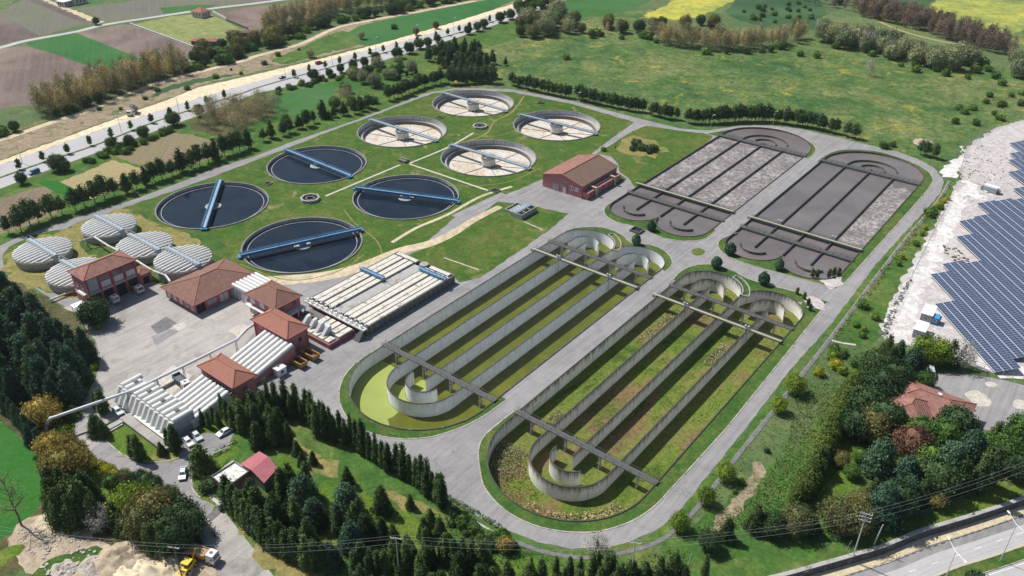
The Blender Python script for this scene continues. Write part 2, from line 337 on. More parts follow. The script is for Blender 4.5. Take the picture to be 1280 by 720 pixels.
# ------------------------------------------------------------------ mesh helpers
def tag(o, label=None, cat=None, group=None, kind=None):
    if label: o['label'] = label
    if cat: o['category'] = cat
    if group: o['group'] = group
    if kind: o['kind'] = kind
    return o
def link(name, me, parent=None, loc=None, rot=None, sc=None):
    o = bpy.data.objects.new(name, me); COL.objects.link(o)
    if parent: o.parent = parent
    if loc is not None: o.location = loc
    if rot is not None: o.rotation_euler = (0, 0, rot) if isinstance(rot, (int, float)) else rot
    if sc is not None: o.scale = (sc,)*3 if isinstance(sc, (int, float)) else sc
    return o
def thing(name, label, cat, loc=(0, 0, 0), rot=0, group=None):
    return tag(link(name, None, loc=loc, rot=rot), label, cat, group)
def copy_tree(o, parent=None):
    c = o.copy(); COL.objects.link(c); c.parent = parent
    for ch in list(o.children): copy_tree(ch, c)
    return c
class MB:
    """collects boxes, bars, rings ... and builds them as ONE mesh"""
    def __init__(s): s.v = []; s.f = []; s.uv = None; s.mi = []
    def add(s, vs, fs, mi=0):
        n = len(s.v); s.v += [tuple(v) for v in vs]; s.f += [tuple(n+i for i in f) for f in fs]; s.mi += [mi]*len(fs); return s
    def box(s, x0, x1, y0, y1, z0, z1, rot=0, c=None, mi=0):
        vs = [(x, y, z) for z in (z0, z1) for (x, y) in ((x0, y0), (x1, y0), (x1, y1), (x0, y1))]
        if rot:
            cx, cy_ = c or ((x0+x1)/2, (y0+y1)/2); a, b_ = math.cos(rot), math.sin(rot)
            vs = [(cx+(x-cx)*a-(y-cy_)*b_, cy_+(x-cx)*b_+(y-cy_)*a, z) for x, y, z in vs]
        return s.add(vs, [(3, 2, 1, 0), (4, 5, 6, 7), (0, 1, 5, 4), (1, 2, 6, 5), (2, 3, 7, 6), (3, 0, 4, 7)], mi)
    def bar(s, a, b, w=.1, h=None, seg=None, mi=0):
        """box (or tube when seg) between two points"""
        a = Vector(a); b = Vector(b); d = b-a
        if d.length < 1e-6: return s
        d.normalize(); u = d.cross(Vector((0, 0, 1)))
        if u.length < 1e-3: u = Vector((1, 0, 0))
        u.normalize(); n = u.cross(d); h = h or w
        if seg:
            k = seg; vs = []
            for p, r in ((a, w), (b, h)):
                vs += [p+u*(r*math.cos(2*math.pi*i/k))+n*(r*math.sin(2*math.pi*i/k)) for i in range(k)]
            fs = [(i, (i+1) % k, k+(i+1) % k, k+i) for i in range(k)] + [tuple(range(k))[::-1], tuple(range(k, 2*k))]
            return s.add(vs, fs, mi)
        vs = [p+u*(i*w/2)+n*(j*h/2) for p in (a, b) for i, j in ((-1, -1), (1, -1), (1, 1), (-1, 1))]
        return s.add(vs, [(3, 2, 1, 0), (4, 5, 6, 7), (0, 1, 5, 4), (1, 2, 6, 5), (2, 3, 7, 6), (3, 0, 4, 7)], mi)
    def cyl(s, x, y, z0, z1, r0, r1=None, seg=24, mi=0):
        return s.bar((x, y, z0), (x, y, z1), r0, r0 if r1 is None else r1, seg, mi)
    def ring(s, x, y, z0, z1, ri, ro, seg=96, a0=0, a1=2*math.pi, mi=0):
        closed = abs(a1-a0-2*math.pi) < 1e-6
        n = seg if closed else seg+1; vs = []
        for i in range(n):
            a = a0+(a1-a0)*i/seg; c, s_ = math.cos(a), math.sin(a)
            vs += [(x+ri*c, y+ri*s_, z0), (x+ro*c, y+ro*s_, z0), (x+ro*c, y+ro*s_, z1), (x+ri*c, y+ri*s_, z1)]
        fs = []
        for i in range(seg):
            p, q = 4*i, 4*((i+1) % n)
            fs += [(p+k, p+(k+1) % 4, q+(k+1) % 4, q+k) for k in range(4)]
        if not closed: fs += [(0, 1, 2, 3), tuple(4*(n-1)+k for k in (3, 2, 1, 0))]
        return s.add(vs, fs, mi)
    def path(s, pts, z0, z1, th, closed=False, mi=0):
        """upright wall of thickness th along a plan polyline"""
        n = len(pts); P_ = [Vector((p[0], p[1])) for p in pts]; vs = []
        for i in range(n):
            a = P_[(i-1) % n] if closed or i > 0 else P_[i]; b = P_[(i+1) % n] if closed or i < n-1 else P_[i]
            d = (b-a); d = d.normalized() if d.length else Vector((1, 0)); nrm = Vector((-d.y, d.x))*(th/2)
            p, q = P_[i]-nrm, P_[i]+nrm
            vs += [(p.x, p.y, z0), (q.x, q.y, z0), (q.x, q.y, z1), (p.x, p.y, z1)]
        fs = []
        for i in range(n if closed else n-1):
            a, b = 4*i, 4*((i+1) % n)
            fs += [(a+k, a+(k+1) % 4, b+(k+1) % 4, b+k) for k in range(4)]
        if not closed: fs += [(0, 1, 2, 3), tuple(4*(n-1)+k for k in (3, 2, 1, 0))]
        return s.add(vs, fs, mi)
    def prism(s, poly, z0, z1, mi=0):
        n = len(poly); vs = [(x, y, z0) for x, y in poly]+[(x, y, z1) for x, y in poly]
        return s.add(vs, [tuple(range(n))[::-1], tuple(range(n, 2*n))]+[(i, (i+1) % n, n+(i+1) % n, n+i) for i in range(n)], mi)
    def disc(s, x, y, z, r, seg=64, mi=0):
        return s.add([(x+r*math.cos(2*math.pi*i/seg), y+r*math.sin(2*math.pi*i/seg), z) for i in range(seg)], [tuple(range(seg))], mi)
    def half_tube(s, a, b, r, seg=8, mi=0, sx=1.0):
        """half round cover running from a to b, open below"""
        a = Vector(a); b = Vector(b); d = (b-a).normalized(); u = d.cross(Vector((0, 0, 1))).normalized(); n = u.cross(d)
        vs = []
        for p in (a, b):
            vs += [p+u*(r*sx*math.cos(math.pi*i/seg))+n*(r*math.sin(math.pi*i/seg)) for i in range(seg+1)]
        k = seg+1
        return s.add(vs, [(i, i+1, k+i+1, k+i) for i in range(seg)]+[tuple(range(k)), tuple(range(k, 2*k))[::-1]], mi)
    def build(s, name, mat, parent=None, smooth=False, loc=None, rot=None, recalc=True):
        me = bpy.data.meshes.new(name); me.from_pydata(s.v, [], s.f)
        mats = mat if isinstance(mat, (list, tuple)) else [mat]
        for m_ in mats: me.materials.append(MATS[m_])
        if len(mats) > 1: me.polygons.foreach_set('material_index', s.mi)
        if recalc:
            bm = bmesh.new(); bm.from_mesh(me); bmesh.ops.recalc_face_normals(bm, faces=bm.faces); bm.to_mesh(me); bm.free()
        if smooth:
            me.polygons.foreach_set('use_smooth', [True]*len(me.polygons)); me.set_sharp_from_angle(angle=R(40))
        me.update()
        return link(name, me, parent, loc, rot)
def inside(p, poly):
    x, y = p; r = False; n = len(poly); j = n-1
    for i in range(n):
        xi, yi = poly[i]; xj, yj = poly[j]
        if (yi > y) != (yj > y) and x < (xj-xi)*(y-yi)/(yj-yi)+xi: r = not r
        j = i
    return r
def smooth_poly(pts, k=4, closed=True):
    out = []; n = len(pts)
    for i in range(n if closed else n-1):
        p0, p1, p2, p3 = (pts[(i-1) % n] if closed or i else pts[0]), pts[i], pts[(i+1) % n], (pts[(i+2) % n] if closed or i < n-2 else pts[-1])
        for j in range(k):
            t_ = j/k
            out.append(tuple(.5*((2*p1[c])+(-p0[c]+p2[c])*t_+(2*p0[c]-5*p1[c]+4*p2[c]-p3[c])*t_*t_+(-p0[c]+3*p1[c]-3*p2[c]+p3[c])*t_**3) for c in (0, 1)))
    if not closed: out.append(tuple(pts[-1]))
    return out
def arc(x, y, r, a0, a1, n=24): return [(x+r*math.cos(R(a0+(a1-a0)*i/n)), y+r*math.sin(R(a0+(a1-a0)*i/n))) for i in range(n+1)]
# ------------------------------------------------------------------ plan of the works (metres)
CL = {'A': (-290.4, 170.4), 'B': (-290.1, 226.3), 'C': (-233.5, 227), 'D': (-234, 171.1), 'E': (-290.1, 282.2), 'F': (-290.5, 338.6), 'G': (-234, 339.3), 'H': (-233.6, 282.8)}
RC = 22.7
BX = {1: -139.1, 2: -86.5, 3: -139.1, 4: -86.5}; LW = 11.0
def outline(n, g=0.0):
    x = BX[n]; w = 22+g
    if n < 3:   # half round near end, two lobes at the far end
        p = arc(x, 138, w, 180, 360, 40)
        p += arc(x+11, 240, 11+g, 0, 180 if g <= 0 else 174, 24)+arc(x-11, 240, 11+g, 0 if g <= 0 else 6, 180, 24)
    else:
        p = arc(x, 384, w, 0, 180, 40)
        p += arc(x-11, 278.5, 11+g, 180, 360 if g <= 0 else 354, 24)+arc(x+11, 278.5, 11+g, 180 if g <= 0 else 186, 360, 24)
    q = []
    for a in p:
        if not q or (abs(a[0]-q[-1][0])+abs(a[1]-q[-1][1])) > .05: q.append(a)
    return q
HOLES = [outline(i, .15) for i in BX]+[[(x+RC*math.cos(2*math.pi*i/72), y+RC*math.sin(2*math.pi*i/72)) for i in range(72)] for x, y in CL.values()]
# lower road south east of the retaining wall
RZ = -1.7
wall_top = smooth_poly([P2(q) for q in [(760, 795), (850, 760), (930, 733), (985, 719), (1040, 703.5), (1066, 696), (1105.6, 684), (1152.5, 665), (1209, 648), (1278, 625), (1350, 597), (1450, 560), (1560, 524), (1700, 484)]], 4, False)
def grid_holes(poly): return [h for h in HOLES]
def sheet(name, poly, z, mat, holes=None, kind='structure', extra=None):
    """flat polygon in plan, with the tanks and basins cut out of it"""
    hs = HOLES if holes is None else holes
    xs = [p[0] for p in poly]; ys = [p[1] for p in poly]; bb = (min(xs), max(xs), min(ys), max(ys))
    hs = [h for h in hs if not (max(p[0] for p in h) < bb[0] or min(p[0] for p in h) > bb[1] or max(p[1] for p in h) < bb[2] or min(p[1] for p in h) > bb[3])]
    vs = [Vector(p) for p in poly]; es = [(i, (i+1) % len(poly)) for i in range(len(poly))]
    for h in hs:
        n = len(vs); vs += [Vector(p) for p in h]; es += [(n+i, n+(i+1) % len(h)) for i in range(len(h))]
    ov, oe, of, *_ = delaunay_2d_cdt(vs, es, [], 0, 1e-4)
    fs = []
    for f in of:
        c = sum((ov[i] for i in f), Vector((0, 0)))/3; c = (c.x, c.y)
        if inside(c, poly) and not any(inside(c, h) for h in hs):
            a, b_, c3 = (ov[i] for i in f)
            fs.append(tuple(f) if (b_-a).cross(c3-a) > 0 else tuple(f)[::-1])
    me = bpy.data.meshes.new(name); me.from_pydata([(v.x, v.y, z) for v in ov], [], fs); me.materials.append(MATS[mat]); me.update()
    o = link(name, me)
    if kind: o['kind'] = kind
    return o
RAG = {'dry_grass': 2.2, 'lawn_lush': .25, 'lawn_bright': 1.2, 'rough_grass': 1.0, 'meadow': 1.5, 'dirt_path': 1.0, 'white_dirt': 1.6, 'gravel_pale': 1.0, 'forest_floor': .8, 'sand': 1.2, 'stubble': .8, 'patch_light': .2, 'yard_concrete': .25, 'lawn': .3, 'bare_soil': 1.0, 'asphalt': .15, 'rapeseed': 2, 'rapeseed_thin': 1.5, 'paddock': .6, 'far_grass': 1.5, 'crop_dark': 1.5, 'crop_green2': .8, 'tan_dirt': .5, 'soil_plot': .5}
def ragged(poly, amp, sd=0):
    """break a drawn outline up so that it wanders like a grown or worn edge"""
    step = max(1.2, amp*1.1); out = []
    for (x0, y0), (x1, y1) in zip(poly, poly[1:]+poly[:1]):
        L = math.hypot(x1-x0, y1-y0); k = max(1, min(60, int(L/step)))
        for i in range(k):
            f = i/k; x, y = x0+(x1-x0)*f, y0+(y1-y0)*f
            dx = math.sin(x*.9+y*.37+sd)*.5+math.sin(x*.31-y*.83+sd*2)*.5; dy = math.sin(y*.77-x*.41+sd*3)*.5+math.cos(y*.29+x*.67+sd)*.5
            out.append((x+(dx+random.uniform(-.35, .35))*amp, y+(dy+random.uniform(-.35, .35))*amp))
    return out
NL = [0]
def psheet(name, px, lvl, mat, sm=0, z=None, rag=None, **k):
    NL[0] += 1
    zz = .012*lvl+.0004*(NL[0] % 24) if z is None else z
    q = smooth_poly(px, sm) if sm else px
    q = PL(q, zz); a = RAG.get(mat, 0) if rag is None else rag
    if a and mat != 'highway_asphalt': q = ragged(q, a, NL[0])
    return sheet(name, q, zz, mat, **k)
def ribbon(name, px, width, lvl, mat, z=None, sm=6, world=False, kind='structure'):
    NL[0] += 1
    zz = .012*lvl+.0004*(NL[0] % 24) if z is None else z
    pts = px if world else PL(px, zz)
    pts = smooth_poly(pts, sm, False) if sm else pts
    L, Rr = [], []
    for i, p in enumerate(pts):
        a = Vector(pts[max(0, i-1)]); b_ = Vector(pts[min(len(pts)-1, i+1)]); d = (b_-a).normalized(); n = Vector((-d.y, d.x))
        w = width[0]+(width[1]-width[0])*i/(len(pts)-1) if isinstance(width, tuple) else width
        L.append((p[0]+n.x*w/2, p[1]+n.y*w/2)); Rr.append((p[0]-n.x*w/2, p[1]-n.y*w/2))
    mb = MB(); n = len(pts)
    mb.add([(x, y, zz) for x, y in L]+[(x, y, zz) for x, y in Rr], [(i, n+i, n+i+1, i+1) for i in range(n-1)])
    o = mb.build(name, mat, recalc=False)
    if kind: o['kind'] = kind
    return o
def kerb(px, sm=4, w=.35, h=.14, closed=False, z=0.0, world=False, mat='kerb'):
    pts = px if world else PL(px)
    pts = smooth_poly(pts, sm, closed) if sm else pts
    o = MB().path(pts, z, z+h, w, closed).build('kerb', mat); o['kind'] = 'structure'; return o
# ------------------------------------------------------------------ ground
m_ground('concrete_pale', (.36, .34, .31), (.44, .42, .38), big=.1, mid=.4, fine=2, var=.15)
low = list(wall_top)+[(260, 330), (420, 100), (300, -200), (-60, -160), (-75, 40)]
sheet('ground', [(-3600, -900), (1500, -900), (2600, 1500), (800, 4200), (-3600, 3800)], 0, 'terrain', holes=HOLES+[low])
lowo = [(x*1.0, y*1.0) for x, y in low]
sheet('lower_ground', lowo, RZ, 'rough_grass', holes=[])
# country beyond the works
psheet('meadow', [(560, 110), (600, 60), (640, 48), (735, 38), (805, 42), (880, 62), (960, 60), (1010, 50), (1050, 52), (1100, 72), (1200, 90), (1290, 84), (1290, 150), (1230, 160), (1200, 180), (1180, 215), (1160, 215), (1085, 181), (1000, 162), (960, 157), (885, 162), (852, 160), (802, 148), (715, 125), (640, 111)], 1, 'meadow', 2)
psheet('field', [(-60, 68), (-60, 180), (0, 136), (85, 125), (125, 83), (30, 57)], 2, 'soil_purple')
psheet('field', [(-60, 50), (0, 24), (8, 22), (50, 45), (0, 56), (-60, 66)], 2, 'soil_dark')
psheet('field', [(-60, 40), (28, 0), (40, -12), (60, -10), (105, 30), (50, 45), (8, 22)], 1, 'soil_grey')
psheet('field', [(-60, -8), (34, -14), (0, 17), (-60, 30)], 3, 'far_grass')
psheet('field', [(34, 0), (48, 0), (116, 28), (112, 32)], 3, 'soil_dark')
psheet('dirt_path', [(49, -2), (55, -2), (130, 27), (121, 30)], 3, 'dirt_path')
psheet('field', [(96, 10), (150, 4), (230, -14), (420, -16), (365, 0), (320, 4), (262, 10), (185, 22), (135, 28)], 2, 'soil_grey')
psheet('field', [(55, -8), (105, -14), (150, -10), (120, 6), (75, 6)], 3, 'crop_green2')
psheet('field', [(200, 10), (240, 6), (270, 6), (262, 11), (205, 17)], 3, 'crop_green2')
psheet('field', [(31, 54), (95, 41), (188, 78), (150, 86), (112, 83)], 3, 'crop_green')
psheet('field', [(95, 41), (150, 31), (162, 31), (245, 62), (252, 76), (195, 80), (188, 78)], 2, 'soil_purple')
psheet('field', [(163, 31), (215, 20), (262, 17), (306, 38), (288, 50), (243, 60)], 3, 'paddock')
psheet('field', [(269, 14), (320, 8), (405, 0), (430, 0), (400, 20), (330, 36), (308, 38)], 2, 'soil_purple')
ribbon('country_road', [(-80, 78), (0, 59.5), (32, 51), (95, 39.5), (130, 31), (185, 22.5), (262, 11), (320, 4), (380, -4), (470, -16)], 5.5, 4, 'highway_asphalt')
psheet('roadside_ground', [(-60, 245), (0, 200), (50, 182), (100, 164), (150, 145), (200, 127), (250, 107), (320, 90), (400, 71), (480, 51), (560, 31), (620, 11), (650, -2), (600, -2), (520, 13), (460, 25), (420, 35), (375, 55), (320, 70), (300, 76), (260, 86), (200, 103), (150, 121), (105, 140), (70, 150), (30, 165), (-60, 200)], 2, 'bare_soil', 2)
psheet('field', [(430, 48), (450, 32), (520, 17), (600, 1), (640, -6), (652, -3), (560, 33), (500, 48), (470, 56), (440, 55)], 3, 'crop_green', 2)
psheet('field', [(340, 75), (375, 60), (420, 40), (440, 42), (450, 55), (400, 68), (360, 80)], 4, 'rough_grass', 3)
psheet('field', [(190, 122), (210, 108), (262, 96), (300, 92), (260, 101), (230, 108)], 4, 'crop_dark', 3)
ribbon('dirt_path', [(-60, 190), (0, 175), (30, 165), (70, 151), (105, 140), (150, 122), (200, 103), (260, 87), (300, 77), (320, 70), (375, 55), (420, 35), (460, 26), (520, 15), (600, 0), (640, -8)], 4.5, 5, 'dirt_path')
ribbon('ditch_grass', [(-60, 184), (0, 170), (70, 145), (150, 117), (200, 99), (300, 73)], 4, 4, 'scrub_floor')
# the dual carriageway
up_e = [(-70, 228), (0, 201), (50, 183), (100, 165), (150, 146), (200, 128), (250, 108.5), (320, 93), (395, 75), (495, 49), (570, 27), (640, 5), (690, -14)]
mid_e = [(-70, 232), (0, 206), (50, 189), (100, 171), (150, 154), (200, 138), (250, 122), (320, 102), (420, 73), (520, 47), (580, 30), (640, 11), (700, -12)]
med_e = [(-70, 249), (0, 222), (60, 201), (120, 181), (190, 153.5), (242, 136), (300, 117.5), (330, 107), (420, 82), (495, 62), (570, 42), (640, 19), (720, -8)]
low_e = [(-70, 262), (0, 236), (70, 209), (140, 184), (215, 156), (250, 144), (320, 117), (420, 95), (495, 70.5), (570, 47.5), (640, 24), (730, -8)]
psheet('verge', up_e+mid_e[::-1], 5, 'tan_dirt')
psheet('highway', mid_e+low_e[::-1], 6, 'highway_asphalt')
ribbon('median', med_e, 1.9, 9, 'rough_grass')
kerb(PL(med_e), 6, .3, .15, world=True).location = (0, 0, .08)
inner = [(-60, 310), (-60, 262), (0, 237), (70, 211), (140, 186), (215, 158), (250, 146), (320, 119), (420, 97), (495, 73), (570, 50), (640, 26), (735, -2), (700, 12), (640, 50), (600, 62), (560, 108), (500, 132), (445, 150), (360, 178), (320, 194), (270, 209), (215, 231), (160, 251), (110, 266), (57, 284), (15, 299), (-60, 330)]
psheet('roadside_grass', inner, 2, 'rough_grass')
psheet('field', [(-60, 275), (0, 249), (30, 239), (73, 228), (60, 245), (80, 262), (40, 280), (-20, 300), (-60, 312)], 3, 'soil_plot')
psheet('field', [(75, 228), (140, 200), (186, 213), (150, 235), (112, 250), (100, 246)], 4, 'stubble')
psheet('field', [(48, 229), (72, 226), (108, 246), (100, 249), (84, 246)], 5, 'crop_bright', 2)
psheet('field', [(143, 195), (215, 166), (240, 168), (278, 180), (276, 194), (232, 208), (200, 214), (186, 212)], 3, 'soil_plot')
psheet('field', [(348, 118), (400, 106), (452, 94), (458, 104), (430, 120), (372, 144), (345, 140), (330, 128)], 4, 'crop_green2', 2)
psheet('forest_ground', [(235, 152), (345, 118), (350, 138), (320, 152), (290, 172), (262, 168)], 3, 'forest_floor', 2)
# fields of the far right corner
psheet('field', [(694, 6), (735, -14), (840, -16), (815, 0), (780, 15), (735, 21), (700, 19)], 3, 'crop_green2', 2)
psheet('field', [(730, 24), (790, 14), (850, 8), (900, -10), (960, -16), (910, 10), (880, 22), (800, 32), (740, 36)], 2, 'meadow', 2)
psheet('field', [(800, 22), (830, 8), (862, -8), (945, -16), (908, 5), (885, 16), (855, 25), (830, 24)], 4, 'rapeseed', 2)
psheet('field', [(905, 15), (950, -14), (1010, -14), (1040, 30), (1010, 38), (950, 32)], 4, 'crop_dark', 2)
psheet('field', [(1020, 32), (1040, 16), (1075, 14), (1150, 38), (1190, 52), (1160, 60), (1090, 52)], 4, 'far_grass', 2)
ribbon('dirt_path', [(1085, 20), (1120, 36), (1160, 48), (1200, 56)], 3, 6, 'stubble')
psheet('field', [(1100, 8), (1120, -14), (1185, -14), (1165, 2), (1158, 11), (1130, 10)], 5, 'crop_dark')
psheet('field', [(1158, 11), (1180, -8), (1300, -8), (1300, 30), (1262, 44), (1232, 36), (1190, 25)], 5, 'rapeseed_thin')
psheet('field', [(1195, -3), (1230, -14), (1300, -14), (1300, 2)], 6, 'crop_green2')
psheet('field', [(1262, 44), (1300, 30), (1400, 60), (1330, 120), (1290, 80)], 3, 'meadow')
# the works: asphalt, yard and lawns
yard = [(-10, 345), (-10, 318), (0, 307), (15, 300), (57, 285), (110, 267), (160, 252), (215, 232), (270, 210), (320, 195), (360, 179), (445, 150), (495, 131), (530, 117), (570, 110), (640, 111.5), (715, 126), (802, 149), (852, 161), (885, 163), (925, 157), (960, 156.5), (1000, 161), (1040, 170), (1085, 181), (1120, 189), (1145, 197.5), (1168, 210), (1180, 226), (1175, 242), (1150, 270), (1095, 330), (1035, 410), (992, 457), (927, 542), (850, 637), (834, 653), (815, 665), (790, 676), (760, 684), (715, 686), (675, 678), (640, 665), (600, 648), (560, 620), (520, 590), (480, 560), (430, 530), (380, 510), (345, 500), (300, 520), (285, 560), (296, 552), (270, 570), (243, 588), (242, 612), (262, 628), (281, 638), (302, 668), (350, 735), (420, 800), (300, 800), (262, 700), (244, 655), (236, 632), (200, 610), (150, 588), (110, 572), (95, 545), (92, 530), (100, 505), (118, 475), (124, 450), (118, 425), (108, 412), (100, 395), (84, 385), (62, 372), (37, 356), (18, 345), (5, 335)]
psheet('plant_road', yard, 3, 'asphalt')
psheet('yard', [(80, 384), (120, 377), (180, 346), (205, 358), (245, 394), (292, 372), (330, 394), (320, 412), (300, 440), (262, 460), (222, 500), (180, 492), (140, 545), (110, 565), (97, 545), (94, 530), (101, 505), (120, 475), (126, 450), (120, 425), (110, 412), (100, 395)], 5, 'yard_concrete')
psheet('yard_patch', [(188, 408), (208, 396), (222, 404), (198, 419)], 6, 'asphalt_dark')
psheet('yard_patch', [(188, 421), (212, 411), (224, 414), (196, 432)], 6, 'asphalt')
psheet('yard_patch', [(216, 407), (228, 402), (234, 408), (222, 414)], 7, 'patch_light')
psheet('yard_patch', [(285, 414), (302, 404), (316, 410), (298, 421)], 6, 'patch_light')
psheet('yard_patch', [(195, 472), (217, 456), (240, 470), (212, 495)], 6, 'patch_light')
psheet('parking', [(222, 556), (250, 540), (282, 538), (290, 545), (262, 562), (244, 580), (230, 570)], 5, 'asphalt')
psheet('service_road', [(262, 645), (280, 638), (300, 665), (322, 690), (350, 730), (400, 800), (300, 800), (262, 700), (256, 672), (250, 655)], 5, 'yard_concrete')
psheet('road_strip', [(258, 645), (273, 634), (278, 640), (264, 652)], 6, 'asphalt_dark')
psheet('road_patch', [(110, 566), (130, 578), (175, 592), (205, 590), (190, 600), (150, 588)], 6, 'asphalt')
lawnA = [(37, 355), (12, 343), (4, 330), (3, 320), (10, 309), (25, 302), (45, 292), (82, 286), (100, 277), (112, 274), (160, 258), (220, 237.5), (275, 217.5), (320, 200), (375, 179), (420, 161), (460, 147), (502, 131), (540, 117), (570, 112), (640, 115), (715, 130), (793, 152.5), (755, 180), (740, 192), (690, 218), (660, 232), (620, 248), (570, 270), (530, 305), (500, 316), (440, 342), (400, 352), (345, 352), (330, 345), (290, 335), (250, 352), (215, 365), (182, 346), (150, 352), (95, 372), (88, 366), (60, 366)]
psheet('lawn', lawnA, 5, 'lawn')
psheet('dry_lawn', [(10, 345), (5, 322), (40, 300), (82, 288), (112, 275), (150, 262), (165, 262), (185, 275), (230, 290), (252, 300), (250, 318), (225, 312), (150, 300), (120, 320), (100, 350), (100, 372), (60, 366), (30, 355)], 6, 'dry_grass', 2)
psheet('lawn_patch', [(160, 258), (200, 246), (200, 265), (225, 282), (270, 295), (290, 320), (270, 330), (250, 300), (215, 285), (185, 275), (170, 264)], 7, 'lawn_lush', 2)
psheet('lawn_patch', [(100, 300), (120, 290), (135, 300), (140, 320), (160, 330), (215, 330), (230, 350), (205, 358), (180, 340), (150, 320), (110, 318)], 7, 'lawn_lush', 2)
ribbon('dirt_path', [(330, 352), (400, 346), (450, 334), (500, 314), (535, 305), (565, 292), (590, 276), (625, 258)], (7, 3), 7, 'dirt_path')
ribbon('track', [(490, 303), (520, 285), (560, 268), (600, 246), (640, 233)], 1.6, 7, 'dirt_path')
for q in ([(430, 262), (445, 280), (470, 300), (478, 318)], [(300, 330), (360, 350), (420, 340), (455, 318)], [(560, 232), (600, 232), (640, 226), (675, 210)], [(575, 165), (620, 170), (650, 160)]): ribbon('worn_track', q, .55, 7, 'dry_grass')
ribbon('footpath', [(407, 245), (500, 206)], 1.1, 8, 'patch_light'); ribbon('footpath', [(512, 205), (610, 238)], 1.1, 8, 'patch_light')
ribbon('footpath', [(512, 204), (560, 184), (592, 166)], 1.1, 8, 'patch_light')
ribbon('track', [(630, 242), (568, 271)], 3.6, 8, 'asphalt')
ribbon('worn_track', [(655, 120), (640, 140), (618, 152), (606, 168), (560, 185)], 1.1, 8, 'dry_grass')
psheet('lawn', [(767, 179), (790, 164), (808, 157), (850, 163.5), (880, 166.5), (891, 170), (884, 180), (812, 225), (795, 236), (785, 222), (775, 215), (772, 205), (765, 196), (745, 192)], 5, 'lawn')
psheet('lawn', [(508, 320), (540, 306), (575, 288), (622, 252), (660, 256), (711, 267), (680, 292), (640, 320), (600, 347), (575, 353), (563, 341)], 5, 'lawn')
ribbon('footpath', [(555, 322), (598, 337)], .5, 7, 'patch_light'); ribbon('footpath', [(655, 277), (678, 287)], .5, 7, 'patch_light')
psheet('bare_patch', [(772, 182), (790, 170), (822, 178), (832, 190), (808, 196), (782, 192)], 6, 'dry_grass', 3)
# grass rings round the basins, with kerbs
r1 = [(475, 434), (450, 450), (432, 468), (424, 489), (427, 510), (440, 528), (465, 542), (500, 548.5), (540, 546), (580, 533), (608, 518), (633, 500)]
def ringgrass(px, back, kb=True):
    psheet('grass_verge', smooth_poly(px, 4, False)+back, 6, 'lawn_lush')
    if kb: kerb(smooth_poly(px, 4, False), 0)
ringgrass(r1, [(610, 485), (560, 470), (500, 425)])
r2 = [(643, 514), (621, 531), (604, 547), (598, 564), (600, 588), (606.5, 611), (630, 637), (665.6, 656), (708, 665), (750.6, 664), (791, 651), (819, 632), (835.6, 614.5)]
ringgrass(r2, [(850, 599), (905, 539), (960, 471), (1034, 379), (1006, 374), (930, 470), (824, 580), (700, 600), (660, 530)])
kerb([(835.6, 614.5), (850, 599), (905, 539), (960, 471), (1034, 379)], 0)
r1t = [(690, 302), (701, 293.5), (712, 287), (730, 284), (755.6, 285), (777, 293.5), (790, 304), (811.6, 306), (829.7, 313), (839.6, 324), (838.7, 333), (832, 339)]
ringgrass(r1t, [(820, 330), (770, 320), (720, 300)])
r2t = [(841, 350), (850.6, 339.5), (868, 332), (891, 331), (915, 338), (936, 349), (975, 360), (1002, 367), (1036, 378)]
ringgrass(r2t, [(1005, 377), (960, 380), (900, 350)])
psheet('gravel_bed', [(1003, 372), (1012, 370), (1033, 379), (1027, 388), (1010, 385)], 8, 'gravel_pale')
r3 = [(772, 250), (762.7, 254), (755, 262), (758.4, 270.6), (771, 277.7), (792, 283), (809, 289), (827, 296.7), (848.5, 300.9), (871, 300.9), (885, 296.7), (895, 288)]
ringgrass(r3, [(880, 280), (830, 270), (790, 255)])
r3f = [(884.6, 167), (910, 162.5), (925.8, 160), (944.4, 159), (976, 163.2), (997.5, 170), (1012, 177.5), (1020, 186), (1016, 194), (1009, 198)]
ringgrass(r3f, [(995, 190), (950, 175), (905, 172)])
r4f = [(1021.7, 202), (1033, 193.5), (1046.7, 188.5), (1066.7, 186.8), (1100, 190), (1133, 200.5), (1155, 211), (1165, 221), (1162.5, 233), (1141.7, 258), (1113, 290), (1055, 355)]
ringgrass(r4f, [(1050, 340), (1063, 330), (1145, 235), (1090, 200), (1035, 205)])
r4 = [(922, 291), (913, 294), (900, 300), (897.5, 306.7), (903, 315.8), (920, 325), (956.7, 336.7), (1006.7, 350), (1044, 361)]
ringgrass(r4, [(1062, 345), (1050, 335), (1000, 320), (940, 300)])
psheet('gravel_bed', [(1018, 343), (1040, 349), (1052, 344), (1050, 358), (1043, 362), (1026, 354)], 8, 'gravel_pale')
psheet('grass_island', [(864, 313), (872, 310), (881, 313), (879, 318), (868, 319)], 6, 'lawn_lush', 3)
psheet('grass_verge', [(728, 249), (735, 250), (783, 224), (774, 217), (768, 219)], 6, 'lawn_lush')
